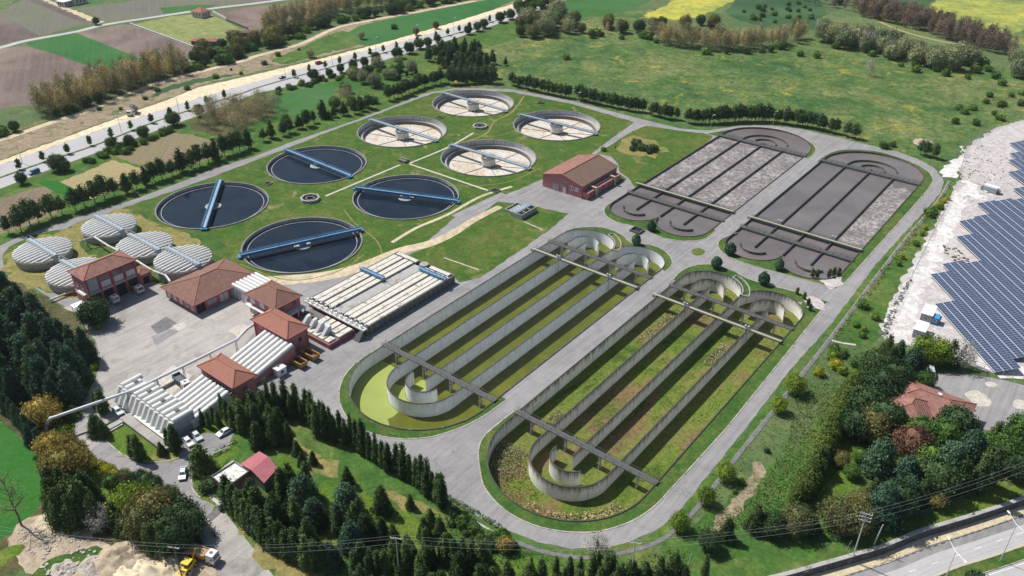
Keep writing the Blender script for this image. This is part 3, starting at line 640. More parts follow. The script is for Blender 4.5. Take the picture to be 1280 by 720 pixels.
# drain and bank outside the eastern road
ribbon('drain', [(1186, 226), (1172, 250), (1130, 300), (1095, 345), (1060, 392), (1020, 444), (960, 520), (920, 570), (880, 622), (850, 655), (820, 677), (780, 690), (730, 697), (680, 690), (640, 676), (600, 655), (565, 632)], .55, 6, 'concrete_pale')
ribbon('drain_shade_strip', [(1188, 226), (1174, 250), (1132, 300), (1097, 345), (1062, 392), (1022, 444), (962, 520), (922, 570), (882, 622), (852, 655), (822, 677), (782, 690), (732, 697), (682, 690), (642, 676)], 1.1, 8, 'asphalt_dark')  # flat strip; the shading inside the drain is put into its dark colour
psheet('bank', [(1188, 212), (1200, 225), (1192, 250), (1165, 295), (1142, 330), (1115, 375), (1104, 410), (1085, 435), (1032, 420), (980, 490), (935, 548), (890, 610), (860, 650), (830, 680), (800, 705), (700, 712), (640, 690), (580, 650), (590, 640), (640, 668), (715, 690), (790, 679), (834, 656), (927, 545), (992, 460), (1095, 332), (1175, 244)], 3, 'rough_grass')
psheet('dirt_scar', [(946, 574), (942, 590), (932, 606), (910, 630), (895, 650), (882, 668), (895, 668), (915, 648), (938, 625), (948, 604), (954, 585)], 4, 'bare_soil', 2, rag=.9)
# solar ground
psheet('gravel_ground', [(1188, 245), (1200, 222), (1196, 200), (1215, 178), (1245, 160), (1285, 148), (1400, 120), (1600, 250), (1500, 420), (1290, 470), (1240, 466), (1205, 452), (1170, 438), (1105, 425), (1100, 408), (1125, 355)], 4, 'gravel_pale')
psheet('pale_track', [(1196, 240), (1212, 225), (1222, 245), (1205, 262), (1195, 285), (1180, 310), (1165, 345), (1150, 375), (1145, 400), (1135, 428), (1112, 425), (1108, 405), (1130, 360), (1165, 295)], 5, 'white_dirt', 3)
psheet('pale_track', [(1190, 200), (1200, 196), (1203, 183), (1206, 184), (1202, 205), (1196, 222), (1178, 220), (1176, 214)], 6, 'white_dirt', 2)
psheet('pale_track', [(1215, 452), (1240, 440), (1290, 462), (1290, 474), (1250, 468)], 5, 'white_dirt', 2)
psheet('pale_track', [(1150, 385), (1190, 390), (1200, 410), (1235, 440), (1215, 445), (1180, 430), (1150, 428)], 6, 'gravel_pale', 2)
# guest house forecourt and park
psheet('forecourt', [(1148, 480), (1163, 468), (1190, 466), (1240, 472), (1300, 486), (1400, 500), (1300, 560), (1250, 545), (1215, 530), (1160, 500)], 5, 'asphalt')
psheet('forecourt_patch', smooth_poly([(1206, 491), (1222, 488), (1238, 500), (1236, 508), (1222, 507), (1210, 498)], 3), 7, 'patch_light')
psheet('forecourt_patch', smooth_poly([(1231, 478), (1240, 477), (1247, 481), (1242, 484), (1234, 482)], 3), 7, 'patch_light')
psheet('forecourt_patch', smooth_poly([(1266, 502), (1275, 499), (1284, 505), (1280, 511), (1268, 509)], 3), 7, 'patch_light')
psheet('park_lawn', [(1100, 470), (1150, 480), (1160, 500), (1215, 535), (1300, 560), (1400, 540), (1290, 618), (1209, 645), (1105, 681), (1066, 693), (985, 716), (930, 730), (800, 735), (790, 712), (860, 660), (930, 610), (1010, 540), (1045, 490), (1080, 440), (1105, 430)], 2, 'rough_grass')
psheet('park_lawn', [(1025, 545), (1050, 540), (1068, 560), (1065, 590), (1068, 612), (1040, 640), (1010, 615), (1015, 580)], 4, 'lawn_bright', 3)
psheet('park_lawn', [(1165, 640), (1200, 610), (1240, 590), (1290, 590), (1290, 612), (1230, 636), (1180, 652)], 4, 'lawn_bright', 2)
ribbon('footpath', [(1064, 474), (1078, 480), (1090, 490), (1100, 515)], 1.6, 5, 'dirt_path'); ribbon('footpath', [(1035, 424), (1050, 428), (1070, 431)], .9, 6, 'patch_light')
# central grove, western lawns, sand pit
psheet('grove_floor', [(300, 500), (345, 505), (400, 520), (440, 538), (480, 562), (520, 592), (560, 624), (600, 650), (640, 680), (700, 705), (800, 712), (900, 740), (380, 760), (330, 730), (300, 680), (268, 640), (262, 600), (285, 560)], 4, 'rough_grass')
for q in ([(362, 550), (395, 565), (425, 590), (408, 592), (370, 572)], [(480, 615), (520, 620), (545, 640), (500, 636)]): psheet('dry_lawn', q, 6, 'dry_grass', 3)
for q in ([(395, 610), (430, 600), (470, 625), (520, 650), (545, 668), (500, 690), (440, 670)], [(340, 600), (380, 610), (440, 640), (500, 660), (470, 690), (400, 680), (350, 640)], [(640, 700), (700, 712), (690, 735), (560, 735)], [(350, 570), (380, 580), (370, 605), (340, 598)]): psheet('lawn_patch', q, 6, 'lawn_bright', 3)
psheet('dry_bank', [(290, 642), (312, 655), (335, 672), (370, 700), (402, 722), (410, 735), (352, 735), (326, 692), (303, 664)], 6, 'dry_grass', 2)
psheet('green_field', [(-60, 520), (0, 528), (35, 560), (62, 590), (60, 615), (30, 655), (0, 674), (-60, 700)], 4, 'crop_bright', 2)
psheet('forest_ground', [(-60, 340), (15, 345), (62, 374), (84, 387), (100, 398), (117, 426), (123, 450), (117, 475), (98, 505), (90, 530), (110, 572), (150, 590), (195, 612), (240, 658), (262, 692), (262, 705), (200, 700), (60, 700), (-60, 740), (-60, 700), (30, 655), (62, 612), (62, 590), (35, 560), (0, 528), (-60, 520)], 3, 'forest_floor')
psheet('lawn_patch', [(112, 500), (125, 470), (118, 440), (110, 460), (85, 510), (80, 530), (95, 535)], 5, 'lawn_bright', 2)
psheet('lawn_patch', [(115, 585), (125, 592), (140, 612), (125, 620), (112, 605)], 5, 'lawn_bright', 2)
psheet('sand_ground', [(20, 655), (60, 640), (110, 660), (130, 680), (180, 685), (240, 690), (262, 705), (300, 800), (40, 800), (50, 740), (15, 690)], 5, 'sand', 2)
psheet('lawn_patch', [(60, 700), (90, 690), (120, 682), (130, 692), (100, 705), (60, 725), (40, 735), (40, 720)], 7, 'lawn_lush', 2)
psheet('lawn_patch', [(0, 690), (20, 680), (30, 690), (10, 705), (-20, 712)], 7, 'lawn_bright', 2)
lw1 = [(135, 528), (150, 522), (165, 528), (176, 538), (192, 552), (220, 560), (228, 568), (215, 575), (190, 578), (160, 572), (140, 558), (130, 545)]
psheet('lawn', lw1, 7, 'lawn_bright', 2); kerb(smooth_poly(lw1, 3), 0, closed=True)
psheet('dry_lawn', [(150, 565), (180, 570), (215, 568), (226, 568), (214, 574), (190, 577), (165, 573)], 8, 'dry_grass', 2)
psheet('lawn', [(240, 532), (262, 518), (290, 500), (312, 492), (312, 520), (290, 540), (262, 541), (250, 545)], 7, 'lawn_bright')
lw2 = [(240, 594), (246, 582), (265, 568), (296, 550), (305, 562), (285, 578), (268, 592), (258, 600), (255, 612), (262, 625), (272, 632), (250, 622), (240, 610)]
psheet('lawn', lw2, 7, 'lawn_bright'); kerb(lw2[:4][::-1]+lw2[-2:][::-1], 3)
psheet('courtyard', [(262, 600), (290, 575), (330, 600), (285, 636), (268, 632), (256, 612)], 6, 'patch_light')
# lower road
Z = RZ
def lsheet(name, off0, off1, lvl, mat):
    pts = wall_top; A_, B_ = [], []
    for i, p in enumerate(pts):
        a = Vector(pts[max(0, i-1)]); b_ = Vector(pts[min(len(pts)-1, i+1)]); d = (b_-a).normalized(); n = Vector((d.y, -d.x))
        A_.append((p[0]+n.x*off0, p[1]+n.y*off0)); B_.append((p[0]+n.x*off1, p[1]+n.y*off1))
    mb = MB(); n = len(pts); z = RZ+.012*lvl
    mb.add([(x, y, z) for x, y in A_]+[(x, y, z) for x, y in B_], [(i, n+i, n+i+1, i+1) for i in range(n-1)])
    o = mb.build(name, mat, recalc=False); o['kind'] = 'structure'; return A_, B_
m_ground('paving_tan', (.5, .42, .28), (.57, .49, .33), big=.2, mid=.8, fine=3, var=.12)
m_simple('line_white', (.75, .75, .72), .7, .1, 2); m_simple('line_yellow', (.6, .5, .22), .8, .2, 2)
# lower road
lsheet('pavement', .45, 2.7, 2, 'paving_tan')
kA, kB = lsheet('parking_strip', 2.9, 5.1, 1, 'asphalt'); lsheet('lower_road', 5.1, 10.1, 1, 'highway_asphalt')
lsheet('line_marking', 9.7, 9.88, 2, 'line_yellow'); mA, mB = lsheet('median', 10.2, 13.2, 3, 'lawn_lush'); lsheet('lower_road', 13.4, 22, 1, 'highway_asphalt')
lsheet('line_marking', 13.9, 14.05, 2, 'line_white')
kerb(kA, 0, .2, .15, z=RZ, world=True); kerb(mA, 0, .2, .15, z=RZ, world=True); kerb(mB, 0, .2, .15, z=RZ, world=True)
# black blocks of the chequered kerb, dashes
d0 = Vector((.5244, .8514)); n0 = Vector((.8514, -.5244)); a0 = Vector((-17.36, 151.05))
mb = MB(); ang = math.atan2(d0.y, d0.x)
for k in range(-14, 40):
    c = a0+d0*(k*2.2)+n0*2.9; mb.box(c.x-.55, c.x+.55, c.y-.13, c.y+.13, RZ, RZ+.17, rot=ang)
mb.build('kerb', 'concrete_dark')['kind'] = 'structure'
mb = MB()
for k in range(-3, 10):
    c = a0+d0*(5+k*6.5)+n0*6.9; mb.box(c.x-1, c.x+1, c.y-.08, c.y+.08, RZ, RZ+.03, rot=ang)
mb.build('line_marking', 'line_white')['kind'] = 'structure'
w = thing('retaining_wall', 'long dark stone retaining wall with pale coping above the road in the bottom right corner', 'wall')
mb = MB(); n = len(wall_top); vs = []
for i, p in enumerate(wall_top):
    a = Vector(wall_top[max(0, i-1)]); b_ = Vector(wall_top[min(n-1, i+1)]); d = (b_-a).normalized(); q = Vector((d.y, -d.x))
    vs += [(p[0]+q.x*.5, p[1]+q.y*.5, RZ-.2), (p[0]+q.x*.02, p[1]+q.y*.02, .05), (p[0]-q.x*.4, p[1]-q.y*.4, .05), (p[0]-q.x*.4, p[1]-q.y*.4, RZ-.2)]
mb.add(vs, [(4*i+k, 4*i+(k+1) % 4, 4*i+4+(k+1) % 4, 4*i+4+k) for i in range(n-1) for k in range(4)]); mb.build('stone_face', 'stone_dark', w)
MB().path([(p[0]-.35*n0.x, p[1]-.35*n0.y) for p in wall_top], .06, .28, 1.0).build('coping', 'concrete', w)

# ------------------------------------------------------------------ oxidation basins
DEEP = -4.9
m_simple('beam_grey', (.25, .24, .22), .9, .25, .8, dirt=(.08, .075, .07))
def railing(mb, x0, x1, y, z, h=1.0, step=2.4, w=.07):
    mb.bar((x0, y, z+h), (x1, y, z+h), w); mb.bar((x0, y, z+h*.5), (x1, y, z+h*.5), w*.7)
    k = max(1, int(abs(x1-x0)/step))
    for i in range(k+1): x = x0+(x1-x0)*i/k; mb.bar((x, y, z), (x, y, z+h), w)
def walkway(parent, x0, x1, y, z=.55, w=1.5, zb=DEEP, posts=(), deckmat='dark_steel', pipe=None, valves=()):
    mb = MB(); mb.box(x0-.6, x1+.6, y-w/2+.12, y+w/2-.12, z-.12, z); d = mb.build('walkway', deckmat, parent)
    mb = MB()
    for s in (-1, 1): mb.box(x0-.6, x1+.6, y+s*w/2-.1, y+s*w/2+.1, z-.45, z+.06)
    mb.build('edge_beam', 'beam_grey', d)
    mb = MB()
    for s in (-1, 1): railing(mb, x0-.5, x1+.5, y+s*(w/2), z)
    mb.build('railing', 'dark_steel', d)
    if posts:
        mb = MB()
        for x in posts:
            for s in (-.5, .5): mb.box(x-.14, x+.14, y+s-.14, y+s+.14, zb, z-.4)
            mb.box(x-.12, x+.12, y-.5, y+.5, z-2.2, z-1.95)
        mb.build('pier', 'concrete', d)
    if pipe:
        mb = MB(); mb.bar((x0-1.5, y-w/2-.5, z+.55), (x1+.6, y-w/2-.5, z+.55), .36, .36, 12)
        mb.cyl(x0-1.5, y-w/2-.5, -.1, z+.55, .36, seg=12); mb.build('air_pipe', pipe, parent, True)
    for x in valves:
        mb = MB()
        for s in (-.5, .5):
            mb.cyl(x+s, y-w/2-.6, z-.6, z+1.7, .2, seg=10); mb.cyl(x+s, y-w/2-.6, z+1.5, z+1.85, .32, seg=10)
        for s in (-.45, .45): mb.cyl(x+s, y-w/2-.9, max(zb, -4.6), z-.3, .13, seg=8)
        mb.build('valve_riser', 'galvanised', parent)
def basin(n, label, wall, surf_name, surf_mat, zs, pipe_mat):
    x = BX[n]; xs = [x-22, x-11, x, x+11, x+22]
    b = thing('oxidation_basin', label, 'basin', group='four round-ended oxidation basins')
    zb = DEEP if n < 3 else -2.2
    T = .3
    MB().path(outline(n, .17), zb, T, .34, True).build('outer_wall', wall, b)
    poly = outline(n, .1)
    o = sheet(surf_name, poly, zs, surf_mat, holes=[])
    if n < 3:
        u = [(x-11, 232+8)] + arc(x, 138, 11, 180, 360, 28) + [(x+11, 240)]
        MB().path(u, zb, T, .34).build('divider_wall', wall, b)
        MB().path([(x, 138.5), (x, 240)], zb, T, .34).build('divider_wall', wall, b)
        MB().path(arc(x, 138, 5.6, 170, 352 if n == 1 else 330, 22), zb, T, .34).build('guide_wall', wall, b)
        for s in (-11, 11): MB().path([(x+s-5.3, 236)]+arc(x+s, 240, 5.3, 180, 10, 20), zb, T, .3).build('guide_wall', wall, b)
        walkway(b, xs[0], xs[4], 143.4, posts=(x-17, x-5.5, x+5.5, x+17))
        walkway(b, xs[0], xs[4], 232.2, posts=(x-16.5, x-5.5, x+5.5, x+16.5))
        walkway(b, xs[0], xs[4], 223.2, posts=(x-11, x+11), pipe=pipe_mat, valves=(x-11, x+11))
    else:
        u = [(x-11, 290)] + [(x-11, 384)]+arc(x, 384, 11, 180, 20, 24)[1:]
        MB().path([(x-11, 278.5), (x-11, 384)]+arc(x, 384, 11, 180, 22, 24)[1:], zb, T, .4).build('divider_wall', wall, b)
        MB().path([(x, 279), (x, 384)], zb, T, .4).build('divider_wall', wall, b)
        MB().path([(x+11, 278.5), (x+11, 382)], zb, T, .4).build('divider_wall', wall, b)
        MB().path(arc(x, 384, 5.5, 165, 15, 18), zb, T, .34).build('guide_wall', wall, b)
        for s in (-11, 11): MB().path(arc(x+s, 279, 5.8, 190, 335, 20), zb, T+.05, .34).build('guide_wall', wall, b)
        walkway(b, xs[0], xs[4], 290.8, zb=zb, posts=()); walkway(b, xs[0], xs[4], 379.8, zb=zb)
        walkway(b, xs[0], xs[4], 301, zb=zb, pipe=pipe_mat, valves=())
        for s in (-11, 11):
            mb = MB()
            for d in (-.55, .55): mb.cyl(x+s+d, 301.9, 0, 2.1, .2, seg=10); mb.cyl(x+s+d, 301.9, 1.9, 2.3, .33, seg=10)
            mb.build('valve_riser', 'galvanised', b)
    return b
B1 = basin(1, 'clean-walled oxidation basin half full of yellow-green algae water', 'wall_clean', 'water', 'algae_water', -4.6, 'pipe_cream')
B2 = basin(2, 'drained oxidation basin with stained walls, its channels overgrown with weeds and reeds', 'wall_dirty', 'basin_floor', 'weed_floor', -4.6, 'pipe_cream')
B3 = basin(3, 'full oxidation basin nearest the pink hall, foamy water in all four channels', 'wall_wet', 'water', 'sludge_foam', -.55, 'pipe_cream')
B4 = basin(4, 'full oxidation basin by the solar field, smooth brown water and one foamy channel', 'wall_wet', 'water', 'sludge', -.55, 'pipe_cream')
# duckweed in the near bend of basin 1
x = BX[1]
dw = arc(x, 138, 21.7, 180, 268, 30)+[(x+2.5, 117.5), (x+1.2, 119), (x+2, 121), (x-.3, 122.5), (x+.3, 124.2), (x, 126.6)]+arc(x, 138, 11.3, 268, 180, 20)+[(x-11.3, 141), (x-21.7, 141.5)]
sheet('duckweed', dw, -4.57, 'duckweed', holes=[], kind='stuff')
bpy.data.objects['duckweed']['label'] = 'pale green duckweed floating in the near bend of the algae basin'; bpy.data.objects['duckweed']['category'] = 'duckweed'
o = sheet('duckweed', arc(x, 138, 5.3, 182, 268, 12)+[(x-.4, 140), (x-3, 142.5), (x-5.3, 142)], -4.57, 'duckweed', holes=[], kind='stuff'); tag(o, 'small patch of duckweed inside the central guide wall of the algae basin', 'duckweed')
o = sheet('duckweed', arc(x, 138, 10.7, 195, 262, 12)+arc(x, 138, 6, 262, 190, 12), -4.57, 'duckweed', holes=[], kind='stuff'); tag(o, 'crescent of duckweed between the two curved walls of the algae basin', 'duckweed')
# smooth water in the bends and foam in lane four
for xx, y0, y1 in ((BX[3], 256, 300),):
    sheet('water', [p for p in outline(3, -.05) if p[1] < 300]+[(BX[3]+21.9, 300), (BX[3]-21.9, 300)], -.53, 'sludge', holes=[])
sheet('water', [(BX[3]-21.9, 384)]+[(BX[3]-21.9, 379.5), (BX[3]+21.9, 379.5)]+arc(BX[3], 384, 21.9, 0, 180, 30), -.53, 'sludge', holes=[])
sheet('water', [(BX[4]+11.2, 303), (BX[4]+21.9, 303), (BX[4]+21.9, 369), (BX[4]+18, 374), (BX[4]+14, 370), (BX[4]+11.2, 377)], -.53, 'sludge_foam', holes=[])
# chamber boxes between basins
def chamber(px0, z, w, l, h, rot, label, mat='concrete_dark', cat='chamber', inner='dark_opening'):
    c = P(px0[0], px0[1]); t_ = thing('concrete_chamber', label, cat, c, rot)
    mb = MB()
    mb.box(-w/2, w/2, -l/2, -l/2+.3, -.1, h); mb.box(-w/2, w/2, l/2-.3, l/2, -.1, h); mb.box(-w/2, -w/2+.3, -l/2+.3, l/2-.3, -.1, h); mb.box(w/2-.3, w/2, -l/2+.3, l/2-.3, -.1, h)
    mb.build('chamber_wall', mat, t_); MB().box(-w/2+.3, w/2-.3, -l/2+.3, l/2-.3, .04, .1).build('chamber_floor', inner, t_); return t_
chamber((796, 289), 0, 4.6, 4.2, .9, 0, 'open concrete chamber on the road between the algae basin and the foamy basin')
chamber((762, 182), 0, .1, .1, .1, 0, 'x') if False else None
chamber((676, 129), 0, 3.4, 2.4, .7, .5, 'small concrete box on the lawn beside the north road, above the easternmost round tank')
chamber((550, 147), 0, 3, 3, .5, 0, 'small dark pit on the lawn between the two northern drained clarifiers')
chamber((335, 230), 0, 3, 3, .5, 0, 'small dark pit on the lawn beside the round tank nearest the highway')
chamber((619, 239), 0, 3.6, 3.6, .5, 0, 'square dark pit on the lawn where the footpath meets the track to the pink hall')
def octo(px, label, r=3.6, h=1.0, spokes=True):
    c = P(*px); t_ = thing('distribution_chamber', label, 'chamber', c)
    MB().ring(0, 0, -.1, h, r-.75, r, 8 if spokes else 20).build('ring_wall', 'concrete', t_)
    MB().disc(0, 0, .06, r-.7).build('dark_water', 'dark_opening', t_)
    mb = MB(); mb.ring(0, 0, 0, h*.75, r*.36, r*.47, 20)
    for k in range(6): a = k*math.pi/3; mb.bar((r*.47*math.cos(a), r*.47*math.sin(a), h*.5), ((r-.7)*math.cos(a), (r-.7)*math.sin(a), h*.5), .2, .5)
    mb.build('splitter', 'concrete_dark', t_); return t_
octo((388, 250), 'octagonal concrete chamber on the lawn among the four water-filled clarifiers', 4.2, 1.3)
octo((600, 159), 'round concrete chamber on the lawn among the four drained clarifiers', 3.9, 1.1)
t_ = thing('distribution_chamber', 'small grey block with pipes on the lawn at the crossing of the footpaths', 'chamber', P(505, 202))
MB().box(-2.2, 2.2, -1.6, 1.6, -.1, 1.1).build('block', 'concrete_dark', t_); mb = MB()
for k in range(4): mb.cyl(-1.6+k*1.05, 0, 1.1, 1.9, .28, seg=10); mb.bar((-1.6+k*1.05, -.1, 1.6), (-1.6+k*1.05, 1.9, .5), .22, .22, 8)
mb.build('pipe', 'galvanised', t_)
# overflow boxes on the lobes of basins 1 and 2
for n, lab in ((1, 'curved overflow channel outside the far lobe of the algae basin'), (2, 'curved overflow channel planted with weeds outside the far lobe of the overgrown basin')):
    t_ = thing('overflow_channel', lab, 'channel', (BX[n]-11, 240, 0)); mb = MB()
    mb.ring(0, 0, -.1, .5, 13.6, 13.9, 18, R(8), R(72)); mb.ring(0, 0, -.1, .5, 11.3, 11.6, 18, R(8), R(72))
    for a in (8, 72): mb.bar((11.5*math.cos(R(a)), 11.5*math.sin(R(a)), .2), (13.8*math.cos(R(a)), 13.8*math.sin(R(a)), .2), .3, .6)
    mb.build('channel_wall', 'concrete', t_)
    mb = MB(); mb.ring(0, 0, .02, .1, 11.6, 13.6, 18, R(8), R(72)); mb.build('channel_bed', 'algae_water' if n == 1 else 'lawn_lush', t_)

# ------------------------------------------------------------------ clarifiers
BR = {'A': ((258, 284), (277, 227)), 'B': ((355, 187), (439, 221)), 'C': ((443, 235), (573, 252)), 'D': ((302, 320), (451, 287)),
      'E': ((462, 149), (547, 176)), 'F': ((552, 115), (632, 138)), 'G': ((650, 143), (743, 166)), 'H': ((564, 181), (661, 210))}
CLAB = {'A': 'round water-filled clarifier nearest the striped tanks, its bridge pointing at the viewer', 'B': 'round clarifier of dark water nearest the highway, blue bridge sloping down to the right',
        'C': 'round clarifier of dark water left of the drained ones, nearly level blue bridge', 'D': 'round clarifier of dark water closest to the red-roofed buildings, bridge rising to the right',
        'E': 'drained clarifier nearest the pine row by the green field, white floor and radial drains', 'F': 'drained clarifier farthest up the lawn under the northern pine row, pale blue bridge',
        'G': 'easternmost drained clarifier beside the north road, rust-stained white floor', 'H': 'drained clarifier nearest the pink hall, orange rust stains on its floor'}
def clarifier(k):
    x, y = CL[k]; wet = k in 'ABCD'
    t_ = thing('clarifier', CLAB[k], 'tank', (x, y, 0), group='round clarifiers on the lawn')
    zb = -2 if wet else -4.2; zw = -.75
    MB().ring(0, 0, zb, .45, RC-.45, RC+.05, 120).build('rim_wall', 'clar_wall', t_)
    a, b_ = P(*BR[k][0], 1.3)-Vector((x, y, 0)), P(*BR[k][1], 1.3)-Vector((x, y, 0))
    an = math.atan2(b_.y-a.y, b_.x-a.x); L = RC+.7
    if wet:
        o = MB().disc(x, y, zw, RC-.4, 120).build('water', 'clar_water'); o['kind'] = 'structure'
        MB().ring(0, 0, zw-.3, zw+.16, RC-2.3, RC-2.05, 120).build('launder', 'concrete', t_)
        MB().ring(0, 0, zw-.3, zw+.3, 2.4, 3.3, 40).build('feed_well', 'concrete', t_)
        MB().cyl(0, 0, zw-.3, zw+.22, 2.45, seg=32).build('center_column', 'concrete', t_)
    else:
        MB().ring(0, 0, zb, -1.6, RC-2.9, RC-2.6, 120).build('launder', 'concrete_dark', t_)
        MB().ring(0, 0, -2.2, -2.0, RC-2.6, RC-.45, 120).build('launder_floor', 'concrete', t_)
        mb = MB(); seg = 96; vs = [((RC-2.7)*math.cos(2*math.pi*i/seg), (RC-2.7)*math.sin(2*math.pi*i/seg), -3.3) for i in range(seg)]+[(0, 0, -4.1)]
        mb.add(vs, [(i, (i+1) % seg, seg) for i in range(seg)]); mb.build('tank_floor', 'drained_floor', t_)
        mb = MB()
        for j in range(6):
            q = an+R(22)+j*math.pi/3; mb.bar((3*math.cos(q), 3*math.sin(q), -3.85), ((RC-3)*math.cos(q), (RC-3)*math.sin(q), -3.2), .2, .16)
        mb.build('floor_drain', 'concrete_dark', t_)
        mb = MB(); mb.cyl(0, 0, -3, .1, 3.3, seg=32); 
        for j in range(10): q = j*math.pi/5; mb.box(2.9*math.cos(q)-.2, 2.9*math.cos(q)+.2, 2.9*math.sin(q)-.2, 2.9*math.sin(q)+.2, -4.1, -3)
        c_ = mb.build('center_column', 'concrete_white', t_, True)
        MB().ring(0, 0, .1, .55, 2.3, 3.5, 32).build('column_cap', 'concrete_dark', c_)
    mat = 'blue_steel' if wet else 'blue_steel_pale'
    br = MB().box(-L, L, -.75, .75, 1.15, 1.3).build('bridge_deck', 'blue_steel_pale', t_); br.rotation_euler = (0, 0, an)
    mb = MB()
    for s in (-1, 1):
        mb.box(-L, L, s*.9-.09, s*.9+.09, .75 if wet else .9, 1.75 if wet else 1.5)
        mb.bar((-L, s*.9, 2.2), (L, s*.9, 2.2), .07)
        for q in range(17): xx = -L+q*2*L/16; mb.bar((xx, s*.9, 1.7), (xx, s*.9, 2.2), .06)
    mb.build('bridge_girder', mat, br)
    mb = MB()
    for s in (-1, 1): mb.box(s*L-.9, s*L+.9, -1.3, 1.3, .45, .95)
    mb.box(-1.2, 1.2, -1.2, 1.2, zw if wet else .5, 1.1); mb.build('bridge_carriage', mat, br)
    if wet:
        mb = MB()
        for q in range(2, 15):
            xx = -L+q*2*L/16; mb.bar((xx, -1.0, .8), (xx, -1.0, zw-.2), .1)
        mb.bar((-L+3, -1, -.4), (L-3, -1, -.4), .08, .25); mb.build('scraper', 'grey_steel', br)
    return t_
for k in CL: clarifier(k)

# ------------------------------------------------------------------ covered round tanks
DG = [((18, 88, 293, 331), 'striped white round tank at the far left, beside the perimeter road'), ((103, 167, 263, 298), 'striped white round tank nearest the pine row'),
      ((61, 127, 318, 360), 'striped white round tank half hidden behind the garage building'), ((147, 213, 287, 321), 'striped white round tank in the middle of the cluster, beside the overhead pipe'), ((194, 262, 303, 350), 'striped white round tank closest to the long workshop')]
DC = [(-299.5, 104.5), (-299.5, 130.3), (-274.5, 104.2), (-274.5, 130.2), (-251.5, 131.8)]
for (ext, lab), (x, y), h in zip(DG, DC, (3.3, 3.3, 3.3, 3.3, 4.6)):
    t_ = thing('covered_tank', lab, 'tank', (x, y, 0), group='white ribbed round covered tanks')
    Rd = 9.6
    MB().cyl(0, 0, -.1, h, Rd, seg=64).build('tank_wall', 'concrete', t_, True)
    mb = MB(); nb = 11; wv = 2*Rd/nb
    for i in range(nb):
        xc = -Rd+wv*(i+.5); ye = math.sqrt(max(.5, (Rd+.25)**2-(abs(xc))**2)); rr = wv*.31
        zc = h+.55*(1-(xc/Rd)**2)*.8
        # low barrel that droops towards both ends
        prev = None
        for j in range(8):
            y0 = -ye+2*ye*j/8; y1 = -ye+2*ye*(j+1)/8
            z0 = zc+.5*(1-(y0/ye)**2); z1 = zc+.5*(1-(y1/ye)**2)
            mb.half_tube((xc, y0, z0-.25), (xc, y1, z1-.25), rr, 6, 0, 1.0)
    mb.build('ribbed_cover', 'white_cover', t_)
    mb = MB(); seg = 64
    for j in range(5):
        ra, rb = Rd*(j/5), Rd*((j+1)/5); za = h+.75*(1-(j/5)**2)-.1; zb_ = h+.75*(1-((j+1)/5)**2)-.1
        vs = [(r_*math.cos(2*math.pi*i/seg), r_*math.sin(2*math.pi*i/seg), z_) for r_, z_ in ((max(ra, .01), za), (rb, zb_)) for i in range(seg)]
        mb.add(vs, [(i, (i+1) % seg, seg+(i+1) % seg, seg+i) for i in range(seg)])
    mb.build('cover_base', 'concrete_dark', t_)
    MB().ring(0, 0, h-.7, h+.12, Rd+.02, Rd+.3, 64).build('cover_skirt', 'white_cover', t_, True)
    wk = MB().box(-Rd-.4, Rd+.6, -.8, .8, h+1.35, h+1.5).build('walkway', 'blue_steel_pale', t_); mb = MB()
    railing(mb, -Rd-.4, Rd+.6, -.8, h+1.5, .9, 2.4, .1); railing(mb, -Rd-.4, Rd+.6, .8, h+1.5, .9, 2.4, .1)
    for s in (-1, 1): mb.box(-Rd-.4, Rd+.6, s*.8-.1, s*.8+.1, h+1.05, h+1.35)
    mb.build('railing', 'galvanised', wk)
    MB().box(Rd+.2, Rd+.6, -.8, .8, 0, h+1.3).build('ladder_tower', 'blue_steel_pale', wk)
# ------------------------------------------------------------------ buildings
def hip(mb, x0, x1, y0, y1, z, h, over=.5):
    x0 -= over; x1 += over; y0 -= over; y1 += over; w, l = x1-x0, y1-y0
    if l >= w: a, b_ = ((x0+x1)/2, y0+w/2), ((x0+x1)/2, y1-w/2)
    else: a, b_ = (x0+l/2, (y0+y1)/2), (x1-l/2, (y0+y1)/2)
    vs = [(x0, y0, z), (x1, y0, z), (x1, y1, z), (x0, y1, z), (*a, z+h), (*b_, z+h), (x0, y0, z-.2), (x1, y0, z-.2), (x1, y1, z-.2), (x0, y1, z-.2)]
    if l >= w: fs = [(0, 1, 4), (1, 2, 5, 4), (2, 3, 5), (3, 0, 4, 5)]
    else: fs = [(0, 1, 5, 4), (1, 2, 5), (2, 3, 4, 5), (3, 0, 4)]
    return mb.add(vs, fs+[(0, 6, 7, 1), (1, 7, 8, 2), (2, 8, 9, 3), (3, 9, 6, 0), (9, 8, 7, 6)]), a, b_
def ridge_caps(parent, x0, x1, y0, y1, z, h, a, b_, over=.5, mat='roof_orange'):
    mb = MB(); x0 -= over; x1 += over; y0 -= over; y1 += over
    A, B = (*a, z+h+.05), (*b_, z+h+.05)
    mb.bar(A, B, .28, .16)
    low, high = ((A, B) if (y1-y0) >= (x1-x0) else (A, B))
    if y1-y0 >= x1-x0: prs = [((x0, y0), A), ((x1, y0), A), ((x0, y1), B), ((x1, y1), B)]
    else: prs = [((x0, y0), A), ((x0, y1), A), ((x1, y0), B), ((x1, y1), B)]
    for q, t_ in prs: mb.bar((*q, z+.05), t_, .28, .16)
    mb.build('ridge_cap', mat, parent)
